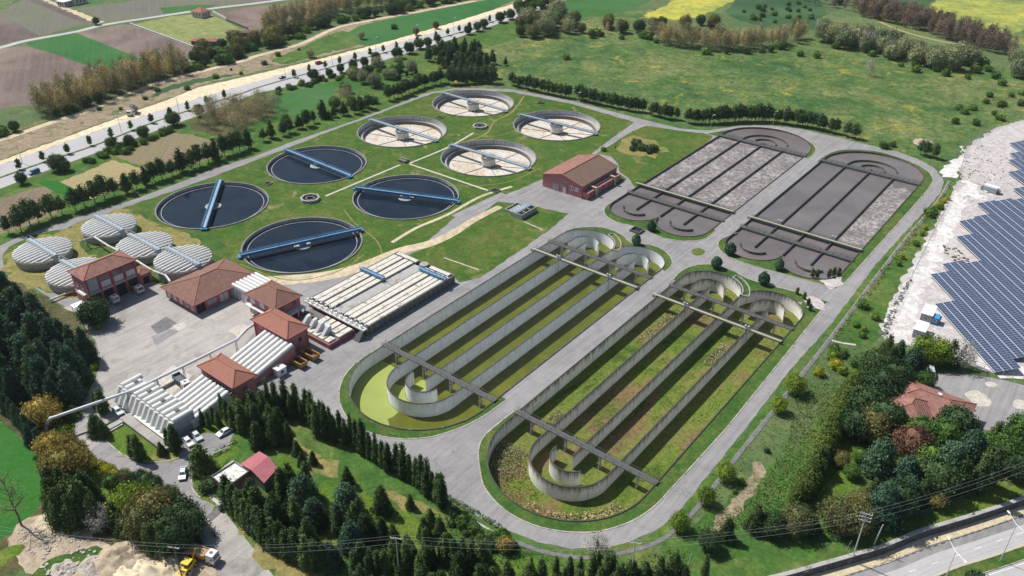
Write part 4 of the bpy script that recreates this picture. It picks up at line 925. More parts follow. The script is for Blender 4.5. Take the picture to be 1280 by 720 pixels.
def panel(parent, name, x, y, z0, z1, w, face, mat, d=.06, frame=None, bars=0, label=None):
    """opening on the +x ('x') or -y ('y') face; x,y is its middle on that face"""
    mb = MB()
    if face == 'x': mb.box(x-.02, x+d, y-w/2, y+w/2, z0, z1)
    else: mb.box(x-w/2, x+w/2, y-d, y+.02, z0, z1)
    o = mb.build(name, mat, parent)
    if frame:
        mb = MB(); e = .12
        if face == 'x':
            for yy in [y-w/2, y+w/2]+[y-w/2+w*i/(bars+1) for i in range(1, bars+1)]: mb.box(x+d, x+d+.05, yy-e/2, yy+e/2, z0, z1)
            for zz in (z0, z1): mb.box(x+d+.002, x+d+.06, y-w/2, y+w/2, zz-e/2, zz+e/2)
        else:
            for xx in [x-w/2, x+w/2]+[x-w/2+w*i/(bars+1) for i in range(1, bars+1)]: mb.box(xx-e/2, xx+e/2, y-d-.05, y-d, z0, z1)
            for zz in (z0, z1): mb.box(x-w/2, x+w/2, y-d-.06, y-d-.002, zz-e/2, zz+e/2)
        mb.build('frame', frame, o)
    return o
def house(name, label, x0, x1, y0, y1, h, rh, roof, wall='pink_wall', over=.6, cat='building', caps='roof_orange'):
    t_ = thing(name, label, cat, ((x0+x1)/2, (y0+y1)/2, 0)); ox, oy = (x0+x1)/2, (y0+y1)/2
    MB().box(x0-ox, x1-ox, y0-oy, y1-oy, -.1, h).build('wall', wall, t_)
    mb, a, b_ = hip(MB(), x0-ox, x1-ox, y0-oy, y1-oy, h+.2, rh, over); r_ = mb.build('roof', roof, t_)
    ridge_caps(r_, x0-ox, x1-ox, y0-oy, y1-oy, h+.2, rh, a, b_, over, caps)
    mb = MB()
    for (p, q) in (((x0-ox-over-.08, y0-oy-over-.08), (x1-ox+over+.08, y0-oy-over-.08)), ((x1-ox+over+.08, y0-oy-over-.08), (x1-ox+over+.08, y1-oy+over+.08))):
        mb.bar((*p, h+.1), (*q, h+.1), .16, .2)
    mb.build('gutter', 'pink_trim', r_)
    return t_, ox, oy
# garage
g, ox, oy = house('garage', 'two-storey pink garage with a hipped red-brown roof and white trucks in its bays', -262.3, -252.9, 97.6, 115.2, 10.9, 2.2, 'roof_pink')
X = 9.4/2
for i, yy in enumerate((-6.6, -2.3, 2.2, 6.6)):
    panel(g, 'garage_bay', X, yy, 0, 4.6, 3.4, 'x', 'dark_opening', .03)
    if i == 0: panel(g, 'blank_panel', X, yy, 5.8, 10.3, 3.4, 'x', 'grey_panel', .05)
    else:
        panel(g, 'window', X, yy, 5.9, 8.0, 3.1, 'x', 'white_shutter', .05, 'grey_panel', 3); panel(g, 'window', X, yy, 8.2, 10.3, 3.1, 'x', 'window_glass', .05, 'pink_trim', 3)
for yy in (-8.55, -4.45, -.05, 4.4, 8.5): MB().box(X-.05, X+.32, yy-.25, yy+.25, 0, 10.8).build('pilaster', 'pink_trim', g)
MB().box(X-.02, X+.25, -8.7, 8.7, 4.7, 5.5).build('lintel_band', 'concrete', g)
panel(g, 'door', 1.5, -8.8, 5.6, 7.8, 1.2, 'y', 'window_glass', .06, 'white_paint'); panel(g, 'window', -1.8, -8.8, 6, 7.6, 1.5, 'y', 'window_glass', .06, 'white_paint', 1)
MB().box(-.5, 4.2, -10.4, -8.8, 5.2, 5.5).build('balcony', 'concrete_white', g)
mb = MB(); mb.bar((-.5, -10.35, 6.4), (4.2, -10.35, 6.4), .08)
for k in range(6): mb.bar((-.45+k*.92, -10.35, 5.5), (-.45+k*.92, -10.35, 6.4), .06)
mb.build('balcony_rail', 'white_paint', g)
an_, ox, oy = house('garage_annex', 'low pink lean-to with a small tiled roof on the right end of the garage', -259.5, -253.8, 115.9, 120.3, 3.9, 1, 'roof_brown', over=.4)
panel(an_, 'door', 2.85, 0, 0, 2.6, 2.2, 'x', 'dark_opening')
t_ = thing('canopy', 'small white flat canopy beside the garage and the round tree', 'canopy', P(103, 390))
MB().box(-2.5, 2.5, -2.2, 2.2, 2.6, 2.8).build('canopy_roof', 'white_paint', t_)
for a in (-2.2, 2.2):
    for b_ in (-1.9, 1.9): MB().bar((a, b_, 0), (a, b_, 2.6), .14).build('post', 'grey_steel', t_)
# workshop
ws, ox, oy = house('workshop', 'long pink single-storey workshop under the largest brown tiled hip roof', -240, -222.6, 117, 141, 4.0, 3.4, 'roof_brown', over=.9)
X, Y = 8.7, 12
for yy, w_, mt, nm in ((-10, 3.4, 'dark_opening', 'garage_bay'), (-5.6, 3.8, 'grey_panel', 'window'), (-1, 3.4, 'white_shutter', 'door'), (3.6, 3.4, 'white_shutter', 'door'), (8.2, 3.6, 'window_glass', 'window')):
    panel(ws, nm, X, yy, 0 if nm != 'window' else 1.1, 3.2, w_, 'x', mt, .06, 'pink_trim', 1)
for xx in (-6.5, -3, .5, 4, 7): panel(ws, 'window', xx, -Y, 1.0, 2.8, 1.6, 'y', 'white_shutter' if xx < 3 else 'window_glass', .06, 'white_paint', 1)
MB().box(-.4, .4, -.4, .4, 5.2, 6.6).build('roof_vent', 'concrete_white', ws, loc=(2.5, 2, 0))
# ribbed white shed between workshop and control house
t_ = thing('shed', 'white ribbed-roof shed squeezed between the workshop and the control building', 'shed', (-216.6, 136.6, 0))
MB().box(-5.4, 5.2, -5.2, 5.2, -.1, 5.0).build('wall', 'white_paint', t_)
mb = MB()
for k in range(7): yy = -5.0+k*1.55; mb.half_tube((-5.4, yy+.2, 5.0), (5.4, yy+.2, 5.0), .62, 6)
mb.build('ribbed_roof', 'white_cover', t_); MB().box(-5.3, 5.1, -5.1, 5.1, 5.0, 5.06).build('roof_deck', 'grey_panel', t_)
panel(t_, 'door', -2.2, -5.2, 0, 3.6, 3.2, 'y', 'grey_panel', .06, 'white_paint', 1); panel(t_, 'door', 2.8, -5.2, 0, 2.4, 1.1, 'y', 'dark_opening')
# control building
cb, ox, oy = house('control_building', 'square two-storey pink control building with a brown pyramid-like roof', -209.8, -195.4, 129, 138.8, 7.3, 2.9, 'roof_brown', over=.7)
X, Y = 7.2, 4.9
for xx in (-4.8, .2, 4.8): panel(cb, 'window', xx, -Y, 4.6, 6.6, 2.2, 'y', 'white_shutter', .06, 'white_paint', 1)
for xx in (-4.8, .2): panel(cb, 'window', xx, -Y, .8, 2.8, 2.6, 'y', 'grey_panel', .06, 'white_paint', 2)
for yy in (-2.5, 2.5): panel(cb, 'window', X, yy, 5.2, 6.5, 1.4, 'x', 'window_glass', .06, 'pink_trim', 1)
MB().box(-7.5, 7.5, -6.4, -4.95, 3.6, 3.9).build('balcony', 'concrete_white', cb)
MB().box(7.25, 9.6, -4.9, 5.2, 3.6, 3.9).build('gallery', 'concrete_white', cb)
for yy in (-4, -1, 2, 4.8): MB().box(9.1, 9.45, yy-.18, yy+.18, 0, 3.6).build('column', 'concrete_white', cb)
# front house
fb, ox, oy = house('blower_house', 'pink two-storey house with an orange hip roof between the control building and the white covers', -195.8, -179.5, 121, 128.6, 7.0, 2.5, 'roof_orange', over=.7)
X, Y = 8.15, 3.8
for xx in (-5, -1.6, 1.4, 4.4): panel(fb, 'window', xx, -Y, 5.2, 6.0, .8, 'y', 'window_glass', .05, 'white_paint')
panel(fb, 'window', X, .6, 3.6, 4.8, 1.2, 'x', 'dark_opening', .05); panel(fb, 'drain_pipe', X, 3.4, 0, 7, .18, 'x', 'pink_trim', .15)
for xx in (-8.1, 8.0): MB().box(xx-.2, xx+.2, -Y-.25, -Y, 0, 7).build('pilaster', 'pink_trim', fb)
MB().box(-.35, .35, -.35, .35, 7.6, 8.6).build('roof_vent', 'concrete_white', fb, loc=(5, .8, 0))
# pump house
ph, ox, oy = house('pump_house', 'small pink pump house with an orange hip roof between the two tube banks', -189.6, -173.8, 97.2, 104.2, 5.6, 2.3, 'roof_orange', over=.6)
panel(ph, 'window', 7.9, 0, 2.6, 3.8, 1.6, 'x', 'window_glass'); MB().box(-.3, .3, -.3, .3, 6.6, 7.4).build('roof_vent', 'concrete_white', ph, loc=(5, 0, 0))
mb = MB()
for k in range(11): xx = -7.6+k*1.52; mb.bar((xx, -3.6, 4.1), (xx, -5.4, 3.6), .1)
mb.bar((-7.6, -3.62, 4.1), (7.6, -3.62, 4.1), .12); mb.bar((-7.6, -5.4, 3.6), (7.6, -5.4, 3.6), .12); mb.build('pergola_frame', 'galvanised', ph)
# pink hall with gable
t_ = thing('compressor_hall', 'pink gabled hall with a brown roof between the drained clarifiers and the foamy basin', 'building', (-184, 287, 0))
x0, x1, y0, y1, he, hr = -10.4, 10.2, -14.4, 13.6, 5.6, 8.3
mb = MB(); vs = [(x0, y, z) for y in (y0, y1) for z in (-.1, he)]+[(x1, y, z) for y in (y0, y1) for z in (-.1, he)]+[(-.2, y0, hr), (-.2, y1, hr)]
mb.add(vs, [(0, 4, 5, 8, 1), (2, 3, 9, 7, 6), (4, 6, 7, 5), (0, 1, 3, 2), (0, 2, 6, 4)]); mb.build('wall', 'pink_wall', t_)
def slope(xa, za, xb, zb_): return MB().add([(xa, y0-.1, za), (xb, y0-.1, zb_), (xb, y1+.4, zb_), (xa, y1+.4, za), (xa, y0-.1, za+.18), (xb, y0-.1, zb_+.18), (xb, y1+.4, zb_+.18), (xa, y1+.4, za+.18)], [(3, 2, 1, 0), (4, 5, 6, 7), (0, 1, 5, 4), (1, 2, 6, 5), (2, 3, 7, 6), (3, 0, 4, 7)])
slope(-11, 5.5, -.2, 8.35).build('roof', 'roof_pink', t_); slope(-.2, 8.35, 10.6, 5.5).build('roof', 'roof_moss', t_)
mb = MB(); mb.bar((-.2, y0-.2, 8.6), (-.2, y1+.4, 8.6), .6, .2); 
for yy in (y0-.05, y1+.3): mb.bar((-11, yy, 5.75), (-.2, yy, 8.6), .4, .2); mb.bar((-.2, yy, 8.6), (10.6, yy, 5.75), .4, .2)
mb.build('roof_trim', 'roof_orange', t_)
panel(t_, 'door', -3.4, y0, 0.2, 3.4, 3.4, 'y', 'grey_panel', .06, 'pink_trim', 1); panel(t_, 'window', 1.2, y0, 3.6, 5.2, 2.2, 'y', 'window_glass', .06, 'grey_panel', 2)
panel(t_, 'door', 1.2, y0, 0, 3.1, 2.0, 'y', 'white_shutter', .06, 'pink_trim'); panel(t_, 'window', 5, y0, 2.6, 4.2, 1.7, 'y', 'window_glass', .06, 'white_paint', 1); panel(t_, 'window', 7.6, y0, 2.6, 4.2, 1.7, 'y', 'grey_panel', .06, 'white_paint', 1)
MB().box(10.3, 13.2, -14, 12.5, -.1, 3.1).build('side_annex', 'pink_wall', t_)
for yy in (-12, -7, -2, 3, 8): MB().box(13.2, 13.4, yy-.3, yy+.3, 0, 3.1).build('pilaster', 'pink_trim', t_)
for yy in (-8.5, 6.5):
    mb = MB(); mb.bar((13.9, yy, 0), (13.9, yy, 3.9), .55, .55, 12); mb.bar((10.2, yy, 3.9), (14.1, yy, 3.9), .5, .5, 12); mb.build('air_pipe', 'pipe_cream', t_, True)
mb = MB(); mb.bar((11.6, -8.5, 3.5), (11.6, 6.5, 3.5), .38, .38, 12); mb.build('air_pipe', 'pipe_cream', t_, True)
# small settling block beside the hall
t_ = thing('thickener_block', 'small concrete tank block with three open cells on the lawn by the pink hall', 'tank', P(651, 266))
mb = MB()
for a in ((-6, -1.2, 4.8, 5.1, 1.2), (-6, -1.2, -3.2, -2.9, 1.2), (-6, -5.7, -2.9, 4.8, 1.2), (-1.2, 4.4, -5.2, -4.9, 2.2), (4.1, 4.4, -4.9, 4.9, 2.2), (-1.2, 4.4, 4.9, 5.2, 2.2), (1.6, 1.9, -4.9, 4.9, 2.2), (-1.5, -1.2, -5.2, 5.2, 2.2)): mb.box(a[0], a[1], a[2], a[3], -.1, a[4])
for yy in (-1.7, 1.6): mb.box(1.9, 4.1, yy-.15, yy+.15, -.1, 2.2)
mb.build('tank_wall', 'concrete', t_); MB().box(-5.7, -1.5, -2.9, 4.8, .02, .4).build('pale_bed', 'yard_concrete', t_); MB().box(-1.2, 1.6, -4.9, 4.9, 2.2, 2.4).build('cover', 'blue_steel_pale', t_)
MB().box(1.9, 4.1, -4.9, 4.9, .05, .9).build('cell_water', 'dark_opening', t_)
mb = MB()
for k in range(6): mb.cyl(-1, -4.2+k*1.7, 2.2, 3.2, .09, seg=6); mb.cyl(1.4, -4.2+k*1.7, 2.2, 3.4, .09, seg=6)
mb.build('valve_stem', 'galvanised', t_)
# guest house
t_ = thing('guest_house', 'guest house with a patchwork red tiled roof among the trees at the right', 'building', (-18, 212, 0))
MB().box(-9.4, 9.6, -3.2, 8.4, -.1, 4.8).build('wall', 'concrete_white', t_); MB().box(-8.6, 1.5, -10, -3.2, -.1, 4.6).build('wall', 'concrete_white', t_)
mb, a, b_ = hip(MB(), -9.4, 9.6, -3.2, 8.4, 4.9, 2.6, .8); r_ = mb.build('roof', 'roof_pink', t_); ridge_caps(r_, -9.4, 9.6, -3.2, 8.4, 4.9, 2.6, a, b_, .8)
mb, a, b_ = hip(MB(), -8.6, 1.5, -11, 2, 4.85, 2.9, .8); r_ = mb.build('roof', 'roof_pink', t_); ridge_caps(r_, -8.6, 1.5, -11, 2, 4.85, 2.9, a, b_, .8)
MB().box(-.5, .5, -.5, .5, 6, 8).build('chimney', 'concrete_white', t_, loc=(1.5, 3, 0)); MB().box(-10, -8.6, 4.5, 8, 2, 6).build('gable_wing', 'white_paint', t_)
MB().box(9.2, 10.4, -4, -2.6, 0, 5).build('porch_column', 'white_paint', t_)
for xx in (-6, -3, 0): panel(t_, 'window', xx, -10, 1.4, 3.2, 1.4, 'y', 'window_glass', .06, 'white_paint', 1)
for yy in (-1, 3, 6.5): panel(t_, 'window', 9.6, yy, 1.4, 3.2, 1.4, 'x', 'window_glass', .06, 'white_paint', 1)
mb = MB(); mb.bar((.6, 3.8, 7.6), (.6, 3.8, 9.6), .06); mb.build('antenna', 'galvanised', t_)
# gate house pair
def quad_house(name, label, px, h, roofmat, wall, gable=False, cat='building', over=0, thick=.3):
    q = [P(a, b_, h) for a, b_ in px]; c = sum(q, Vector())/4; c.z = 0
    t_ = thing(name, label, cat, c); pl = [(v.x-c.x, v.y-c.y) for v in q]; ins = [(x*(1-over), y*(1-over)) for x, y in pl]
    MB().prism(ins, -.1, h-thick if not gable else h).build('wall', wall, t_)
    if not gable:
        MB().prism(pl, h-thick, h).build('roof', roofmat, t_)
    else:
        m0 = ((pl[0][0]+pl[1][0])/2, (pl[0][1]+pl[1][1])/2); m1 = ((pl[2][0]+pl[3][0])/2, (pl[2][1]+pl[3][1])/2)
        vs = [(*pl[0], h), (*pl[1], h), (*pl[2], h), (*pl[3], h), (*m0, h+gable), (*m1, h+gable)]
        vs += [(x, y, z-.2) for x, y, z in vs]
        MB().add(vs, [(0, 4, 5, 3), (4, 1, 2, 5), (9, 11, 10, 6), (11, 8, 7, 10), (0, 6, 10, 4), (4, 10, 7, 1), (3, 5, 11, 9), (5, 2, 8, 11), (0, 3, 9, 6), (1, 7, 8, 2)]).build('roof', roofmat, t_)
        MB().add([(*ins[0], h-.2), (*ins[1], h-.2), (m0[0]*(1-over), m0[1]*(1-over), h+gable-.25)], [(0, 1, 2)]).build('gable_wall', wall, t_)
        MB().add([(*ins[3], h-.2), (*ins[2], h-.2), (m1[0]*(1-over), m1[1]*(1-over), h+gable-.25)], [(0, 1, 2)]).build('gable_wall', wall, t_)
    return t_, pl
t_, pl = quad_house('gate_house', 'flat grey-roofed gate house with pink walls beside the entrance road', [(265, 596), (293, 578), (311, 590), (282, 611)], 3.2, 'concrete_white', 'pink_wall')
MB().path(pl, 3.2, 3.55, .3, True).build('parapet', 'concrete_dark', t_)
a, b_ = Vector(pl[0]), Vector(pl[3]); m_ = (a+b_)/2; MB().bar((m_.x, m_.y, 1.2), (m_.x+(b_-a).x*.25, m_.y+(b_-a).y*.25, 1.2), .15, 1.6).build('window', 'window_glass', t_)
quad_house('gate_hall', 'small hall with a ribbed dull-red metal gable roof beside the gate house', [(300.6, 580), (325, 564), (347, 586), (330, 604)][:1]+[(330, 604), (347, 585), (324, 564)][0:3], 3.6, 'roof_metal_red', 'concrete_dark', 1.1, over=.08)
# far farm
def small_house(px, w, l, h, rh, rot, label, roof='roof_orange', wall='concrete_white', cat='building', name='farm_house'):
    c = P(*px); t_ = thing(name, label, cat, c, rot)
    MB().box(-w/2, w/2, -l/2, l/2, -.1, h).build('wall', wall, t_); mb, a, b_ = hip(MB(), -w/2, w/2, -l/2, l/2, h, rh, .8); mb.build('roof', roof, t_)
    for k in (-1, 0, 1): panel(t_, 'window', w/2, k*l*.28, 1.2, h-1, 1.6, 'x', 'window_glass', .08, 'white_paint'); panel(t_, 'window', k*w*.28, -l/2, 1.2, h-1, 1.4, 'y', 'window_glass', .08, 'white_paint')
    return t_
small_house((252, 20.5), 10, 9, 4.2, 2.6, .2, 'red-roofed white farm house by the far country road')
small_house((257, 55), 6, 17, 2.8, 1.4, -.95, 'long low red-roofed farm shed at the lower corner of the paddock', wall='concrete_dark', name='farm_shed')
small_house((302, 44), 4.5, 20, 2.5, 1, -.98, 'long dark-roofed animal shed on the right side of the paddock', roof='rust', wall='concrete_dark', name='farm_shed')
small_house((93, 3.5), 16, 12, 5, .4, .2, 'flat white farm building at the top left', roof='concrete_white', name='farm_building'); small_house((82, 7), 8, 8, 4, .3, .2, 'smaller white farm outbuilding at the top left', roof='white_paint', name='farm_building')
def wall_run(px, label, th=.5, h=1.6, mat='concrete_white', name='boundary_wall', z=0, cat='wall', step=3.2):
    pts = PL(px); t_ = thing(name, label, cat, (pts[0][0], pts[0][1], z)); pts = [(x-pts[0][0], y-pts[0][1]) for x, y in pts]
    MB().path(pts, -.1, h, th).build('wall', mat, t_); MB().path(pts, h, h+.12, th+.15).build('coping', mat, t_); return t_
wall_run([(163, 31.5), (200, 45), (243, 61)], 'white boundary wall between the ploughed strip and the paddock')
wall_run([(266, 16), (283, 25)], 'white wall running down from the red-roofed farm house')
wall_run([(283, 26), (310, 37)], 'dark stretch of wall below the farm house', mat='concrete_dark')
# ------------------------------------------------------------------ screw pump covers
def tubes(name, label, xs, y0, z0, y1, z1, r, cat='cover', group=None):
    t_ = thing(name, label, cat, ((xs[0]+xs[-1])/2, (y0+y1)/2, 0), group=group); ox, oy = (xs[0]+xs[-1])/2, (y0+y1)/2
    for i, x in enumerate(xs):
        mb = MB(); mb.half_tube((x-ox, y0-oy, z0), (x-ox, y1-oy, z1), r*.98, 8)
        for k in range(1, 4):
            f = k/4; mb.half_tube((x-ox, y0-oy+(y1-y0)*(f-.01), z0+(z1-z0)*(f-.01)+.03), (x-ox, y0-oy+(y1-y0)*(f+.01), z0+(z1-z0)*(f+.01)+.03), r*1.02, 8)
        mb.build('tube_cover', 'white_cover', t_, True)
    for x in (xs[0]-r, xs[-1]+r):
        MB().add([(x-ox, y0-oy, 0), (x-ox, y1-oy, 0), (x-ox, y1-oy, z1+.05), (x-ox, y0-oy, z0+.05)]+[(x-ox+.15, y0-oy, 0), (x-ox+.15, y1-oy, 0), (x-ox+.15, y1-oy, z1+.05), (x-ox+.15, y0-oy, z0+.05)], [(3, 2, 1, 0), (4, 5, 6, 7), (0, 1, 5, 4), (1, 2, 6, 5), (2, 3, 7, 6), (3, 0, 4, 7)]).build('side_wall', 'pink_wall' if 'inner' in label else 'concrete_white', t_)
    return t_
tubes('screw_pump_cover', 'inner bank of white tube covers climbing from the pump house to the orange-roofed house', [-189.2+i*1.98 for i in range(7)], 104.6, 1.6, 120.8, 5.4, .92)
tubes('screw_pump_cover', 'outer bank of white tube covers between the slatted white block and the pump house', [-185.8+i*1.9 for i in range(7)], 83, 1.9, 95.6, 4.4, .88)
t_ = thing('screen_cover', 'white slatted block of steep tube covers at the lower end of the yard', 'cover', (-187, 80.5, 0)); nb = 12; w_ = 2.25
for i in range(nb):
    x = -199.5+i*w_+187
    mb = MB(); z = 4.9; y1_ = 3.9 if i not in (1, 2) else 2.6
    mb.half_tube((x, -2.2, z), (x, y1_, z), .92, 8); mb.half_tube((x, -4.7, .9), (x, -2.2, z+.02), .92, 8)
    mb.build('tube_cover', 'white_cover', t_, True)
    if i % 3 == 1: MB().box(x-.5, x+.5, .4, 1.6, z+.7, z+1.1).build('vent_box', 'dark_steel', t_)
MB().add([(x, y, z) for x in (-13.4, 13.2) for (y, z) in ((-4.6, 0), (3.8, 0), (3.8, 4.85), (-2.2, 4.85))], [(0, 1, 2, 3), (7, 6, 5, 4), (0, 4, 5, 1), (1, 5, 6, 2), (2, 6, 7, 3), (3, 7, 4, 0)]).build('block_wall', 'grey_panel', t_)
t_ = thing('loading_deck', 'low concrete deck with a pale roof strip in front of the slatted white block', 'deck', P(180, 540))
MB().box(-9, 12, -1.6, 2.2, -.1, 1.2).build('deck', 'yard_concrete', t_); MB().box(-6, 12.6, .9, 2.6, 1.6, 1.85).build('roof_strip', 'white_paint', t_); MB().box(-9.2, -7.4, -7, 2, 0, .8).build('ramp', 'concrete', t_)
for xx in (-5, 1, 7, 12): MB().bar((xx, 1.2, 1.2), (xx, 1.2, 1.6), .15).build('post', 'grey_steel', t_)
MB().path([(-12, -9), (-7, -9), (-7, -2)], 0, .5, .3).build('step_edge', 'concrete_white', t_)
t_ = thing('loading_bay', 'sunken rubble bay between the slatted block and the outer tubes', 'bay', (-190, 89, 0))
MB().path([(-5.5, -4.2), (-5.5, 5), ], 0, 1.1, .3).build('bay_wall', 'concrete', t_); MB().path([(-5.5, -4.2), (4, -4.2)], 0, 1.3, .3).build('bay_wall', 'concrete', t_)
# overhead pipe
pts = [(-203, 57, 0), (-201.4, 58, 4.2), (-200.4, 58.8, 5.6), (-194.2, 79.6, 5.6), (-193.4, 98, 5.4), (-193.4, 112.6, 5.0), (-195.6, 117.6, 5.0), (-196.4, 121.6, 5.0)]
t_ = thing('overhead_pipe', 'long white overhead pipe crossing the entrance road and running along the yard', 'pipe', (-196, 80, 0)); o_ = Vector((-196, 80, 0))
mb = MB()
for a, b_ in zip(pts, pts[1:]): mb.bar(Vector(a)-o_, Vector(b_)-o_, .42, .42, 12)
for a in pts[1:-1]:
    v = Vector(a)-o_; mb.bar(v-Vector((0, .3, 0)), v+Vector((0, .3, 0)), .5, .5, 12)
mb.build('pipe', 'pipe_white', t_, True)
for (x, y) in ((-198, 67), (-194.6, 78.6), (-194, 86), (-193.6, 94), (-193.4, 103), (-193.4, 112)):
    mb = MB()
    if (x, y) != (-198, 67):
        for s in (-.5, .5): mb.bar((x+s+196, y-80, 0), (x+s*.6+196, y-80, 5.1), .14)
        mb.bar((x-.4+196, y-80, 5.05), (x+.4+196, y-80, 5.05), .16); mb.build('pipe_support', 'grey_steel', t_)
def pipe_run(px, z, r, label, mat='concrete_white', sup=True, name='pipe_bridge'):
    pts = [P(a, b_, z) for a, b_ in px]; t_ = thing(name, label, 'pipe', (pts[0].x, pts[0].y, 0)); o_ = Vector((pts[0].x, pts[0].y, 0)); mb = MB()
    for a, b_ in zip(pts, pts[1:]): mb.bar(a-o_, b_-o_, r, r, 8)
    mb.build('pipe', mat, t_, True)
    if sup:
        for a, b_ in zip(pts, pts[1:]):
            c = (a+b_)/2-o_; MB().box(c.x-.25, c.x+.25, c.y-.25, c.y+.25, 0, z-r).build('pier', 'concrete', t_)
    return t_
pipe_run([(118, 296), (135, 307), (165, 322), (190, 338), (207, 344), (213, 352)], 3.6, .35, 'thin white pipe bridge running between the striped tanks towards the workshop')
pipe_run([(97, 302), (118, 296)], 3.6, .25, 'short pipe on piers between the two left striped tanks')
pipe_run([(62, 375), (95, 362)], 1.0, .35, 'white pipe along the ground left of the garage', sup=False)
# ------------------------------------------------------------------ grit and settling block
t_ = thing('settling_block', 'long raised concrete settling block with white-covered channels and blue gantries', 'tank', (-183.5, 164.8, 0))
X0, X1, Y0, Y1, HB = -14, 14, -21.3, 21.3, 3.0
MB().box(X0, X1, Y0, Y1, -.1, HB-.9).build('base', 'concrete_dark', t_)
mb = MB(); mb.box(X0-.02, X0+.4, Y0, Y1, HB-.9, HB+.1); mb.box(X1-.4, X1+.02, Y0, Y1, HB-.9, HB+.1); mb.box(X0+.4, X1-.4, Y0-.02, Y0+.4, HB-.9, HB+.1); mb.box(X0+.4, X1-.4, Y1-.4, Y1+.02, HB-.9, HB+.1)
mb.build('tank_wall', 'concrete_dark', t_)
for yy in [Y0+1.5+k*2.3 for k in range(18)]: MB().box(X1+.02, X1+.3, yy-.15, yy+.15, 0, HB-.1).build('buttress', 'concrete_dark', t_)
chs = [(-12.4, 2.0), (-10.0, 1.9), (-7.0, 1.9), (-4.6, 1.9), (3.3, 1.9), (5.7, 2.0), (8.6, 1.9), (10.7, 1.5), (12.8, 1.5)]
for i, (xx, ww) in enumerate(chs): MB().box(xx-ww/2, xx+ww/2, Y0+1.5, Y1-2.6, HB-.5, HB+.12+.04*(i % 3)).build('channel_cover', 'mould_white', t_)
MB().box(-3.4, 1.9, Y0+.4, Y1-2.5, HB-.9, HB-.55).build('middle_channel', 'concrete', t_); MB().box(1.9, 2.1, Y0+.4, Y1-2.5, HB-.9, HB+.1).build('tank_wall', 'concrete_dark', t_)
MB().box(-13, -3, Y1-2.2, Y1-.5, HB-.2, HB+.35).build('end_cover', 'mould_white', t_); MB().box(3.5, 12.6, Y1-2.2, Y1-.5, HB-.2, HB+.35).build('end_cover', 'mould_white', t_)
MB().cyl(.5, Y1-1.4, HB-.5, HB+.5, 1.6, seg=20).build('round_hatch', 'concrete', t_)
MB().box(X0, X1+.6, Y0-1.8, Y0-.02, HB-.3, HB+.1).build('head_walkway', 'concrete_white', t_)
for k in range(12): xx = X0+1+k*2.35; mb = MB(); mb.box(xx-.3, xx+.3, Y0-1.2, Y0-.5, HB+.1, HB+1.0); mb.cyl(xx, Y0+.9, HB-.2, HB+1.5, .12, seg=8); mb.box(xx-.35, xx+.35, Y0+.6, Y0+1.2, HB-.2, HB+.5); mb.build('gate_valve', 'white_paint', t_)
mb = MB(); railing(mb, X0, X1+.6, Y0-1.75, HB+.1, 1.0, 2); mb.build('railing', 'white_paint', t_)
MB().add([(X1-2, Y0-4.4, 0), (X1+1, Y0-4.4, 0), (X1+1, Y0-1.8, 0), (X1-2, Y0-1.8, 0), (X1-.8, Y0-2.2, 2.6), (X1+.6, Y0-2.2, 2.6), (X1+.6, Y0-1.8, 2.6), (X1-.8, Y0-1.8, 2.6)], [(0, 1, 5, 4), (1, 2, 6, 5), (2, 3, 7, 6), (3, 0, 4, 7), (4, 5, 6, 7)]).build('chute', 'dark_steel', t_)
def gantry(xa, xb, y, label):
    g_ = thing('gantry', label, 'gantry', (-183.5+(xa+xb)/2, 164.8+y, HB)); L = (xb-xa)/2
    mb = MB()
    for s in (-.7, .7): mb.box(-L, L, s-.1, s+.1, .5, 1.25)
    mb.build('girder', 'blue_steel', g_); MB().box(-L, L, -.6, .6, .75, .85).build('deck', 'blue_steel_pale', g_)
    for s in (-1, 1): MB().box(s*(L-.4)-.4, s*(L-.4)+.4, -1.0, 1.0, .17, .5).build('carriage', 'blue_steel_pale', g_)
    mb = MB(); railing(mb, -L, L, -.75, 1.25, .8, 1.6, .07); mb.build('railing', 'blue_steel', g_)
gantry(-14.2, -3.2, 3.2, 'blue travelling gantry over the left channels of the settling block')
gantry(2.2, 14.2, 16.2, 'blue travelling gantry near the far right corner of the settling block')
t_ = thing('grit_chamber', 'low pink-walled chamber full of white covers and machines in front of the settling block', 'tank', (-184, 136.6, 0))
MB().box(-9.5, 11, -5.6, 5, -.1, 1.6).build('base', 'pink_trim', t_); MB().box(-9.2, 10.7, -5.3, 4.8, 1.6, 1.64).build('deck', 'concrete_dark', t_)
for k in range(5): MB().box(-1.6+k*2.6, .3+k*2.6, -1.2, 4.6, 1.64, 2.3).build('channel_cover', 'mould_white', t_)
for k in range(4): MB().box(-.4+k*2.8, 1.7+k*2.8, -5.0, -2.2, 1.64, 2.1).build('channel_cover', 'mould_white', t_)
for k in range(4):
    x = -3.6+k*3.2; MB().add([(x-.6, -4.6, 1.64), (x+.6, -4.6, 1.64), (x+.6, -.4, 1.64), (x-.6, -.4, 1.64), (x-.6, -1.6, 4.4), (x+.6, -1.6, 4.4), (x+.6, -.4, 4.6), (x-.6, -.4, 4.6)], [(0, 1, 5, 4), (1, 2, 6, 5), (2, 3, 7, 6), (3, 0, 4, 7), (4, 5, 6, 7), (3, 2, 1, 0)]).build('screen_machine', 'galvanised', t_)
for k in range(4): mb = MB(); mb.cyl(-8.4+k*1.8, 1.5, 1.64, 2.6, .7, seg=14); mb.build('motor', 'dark_steel', t_)

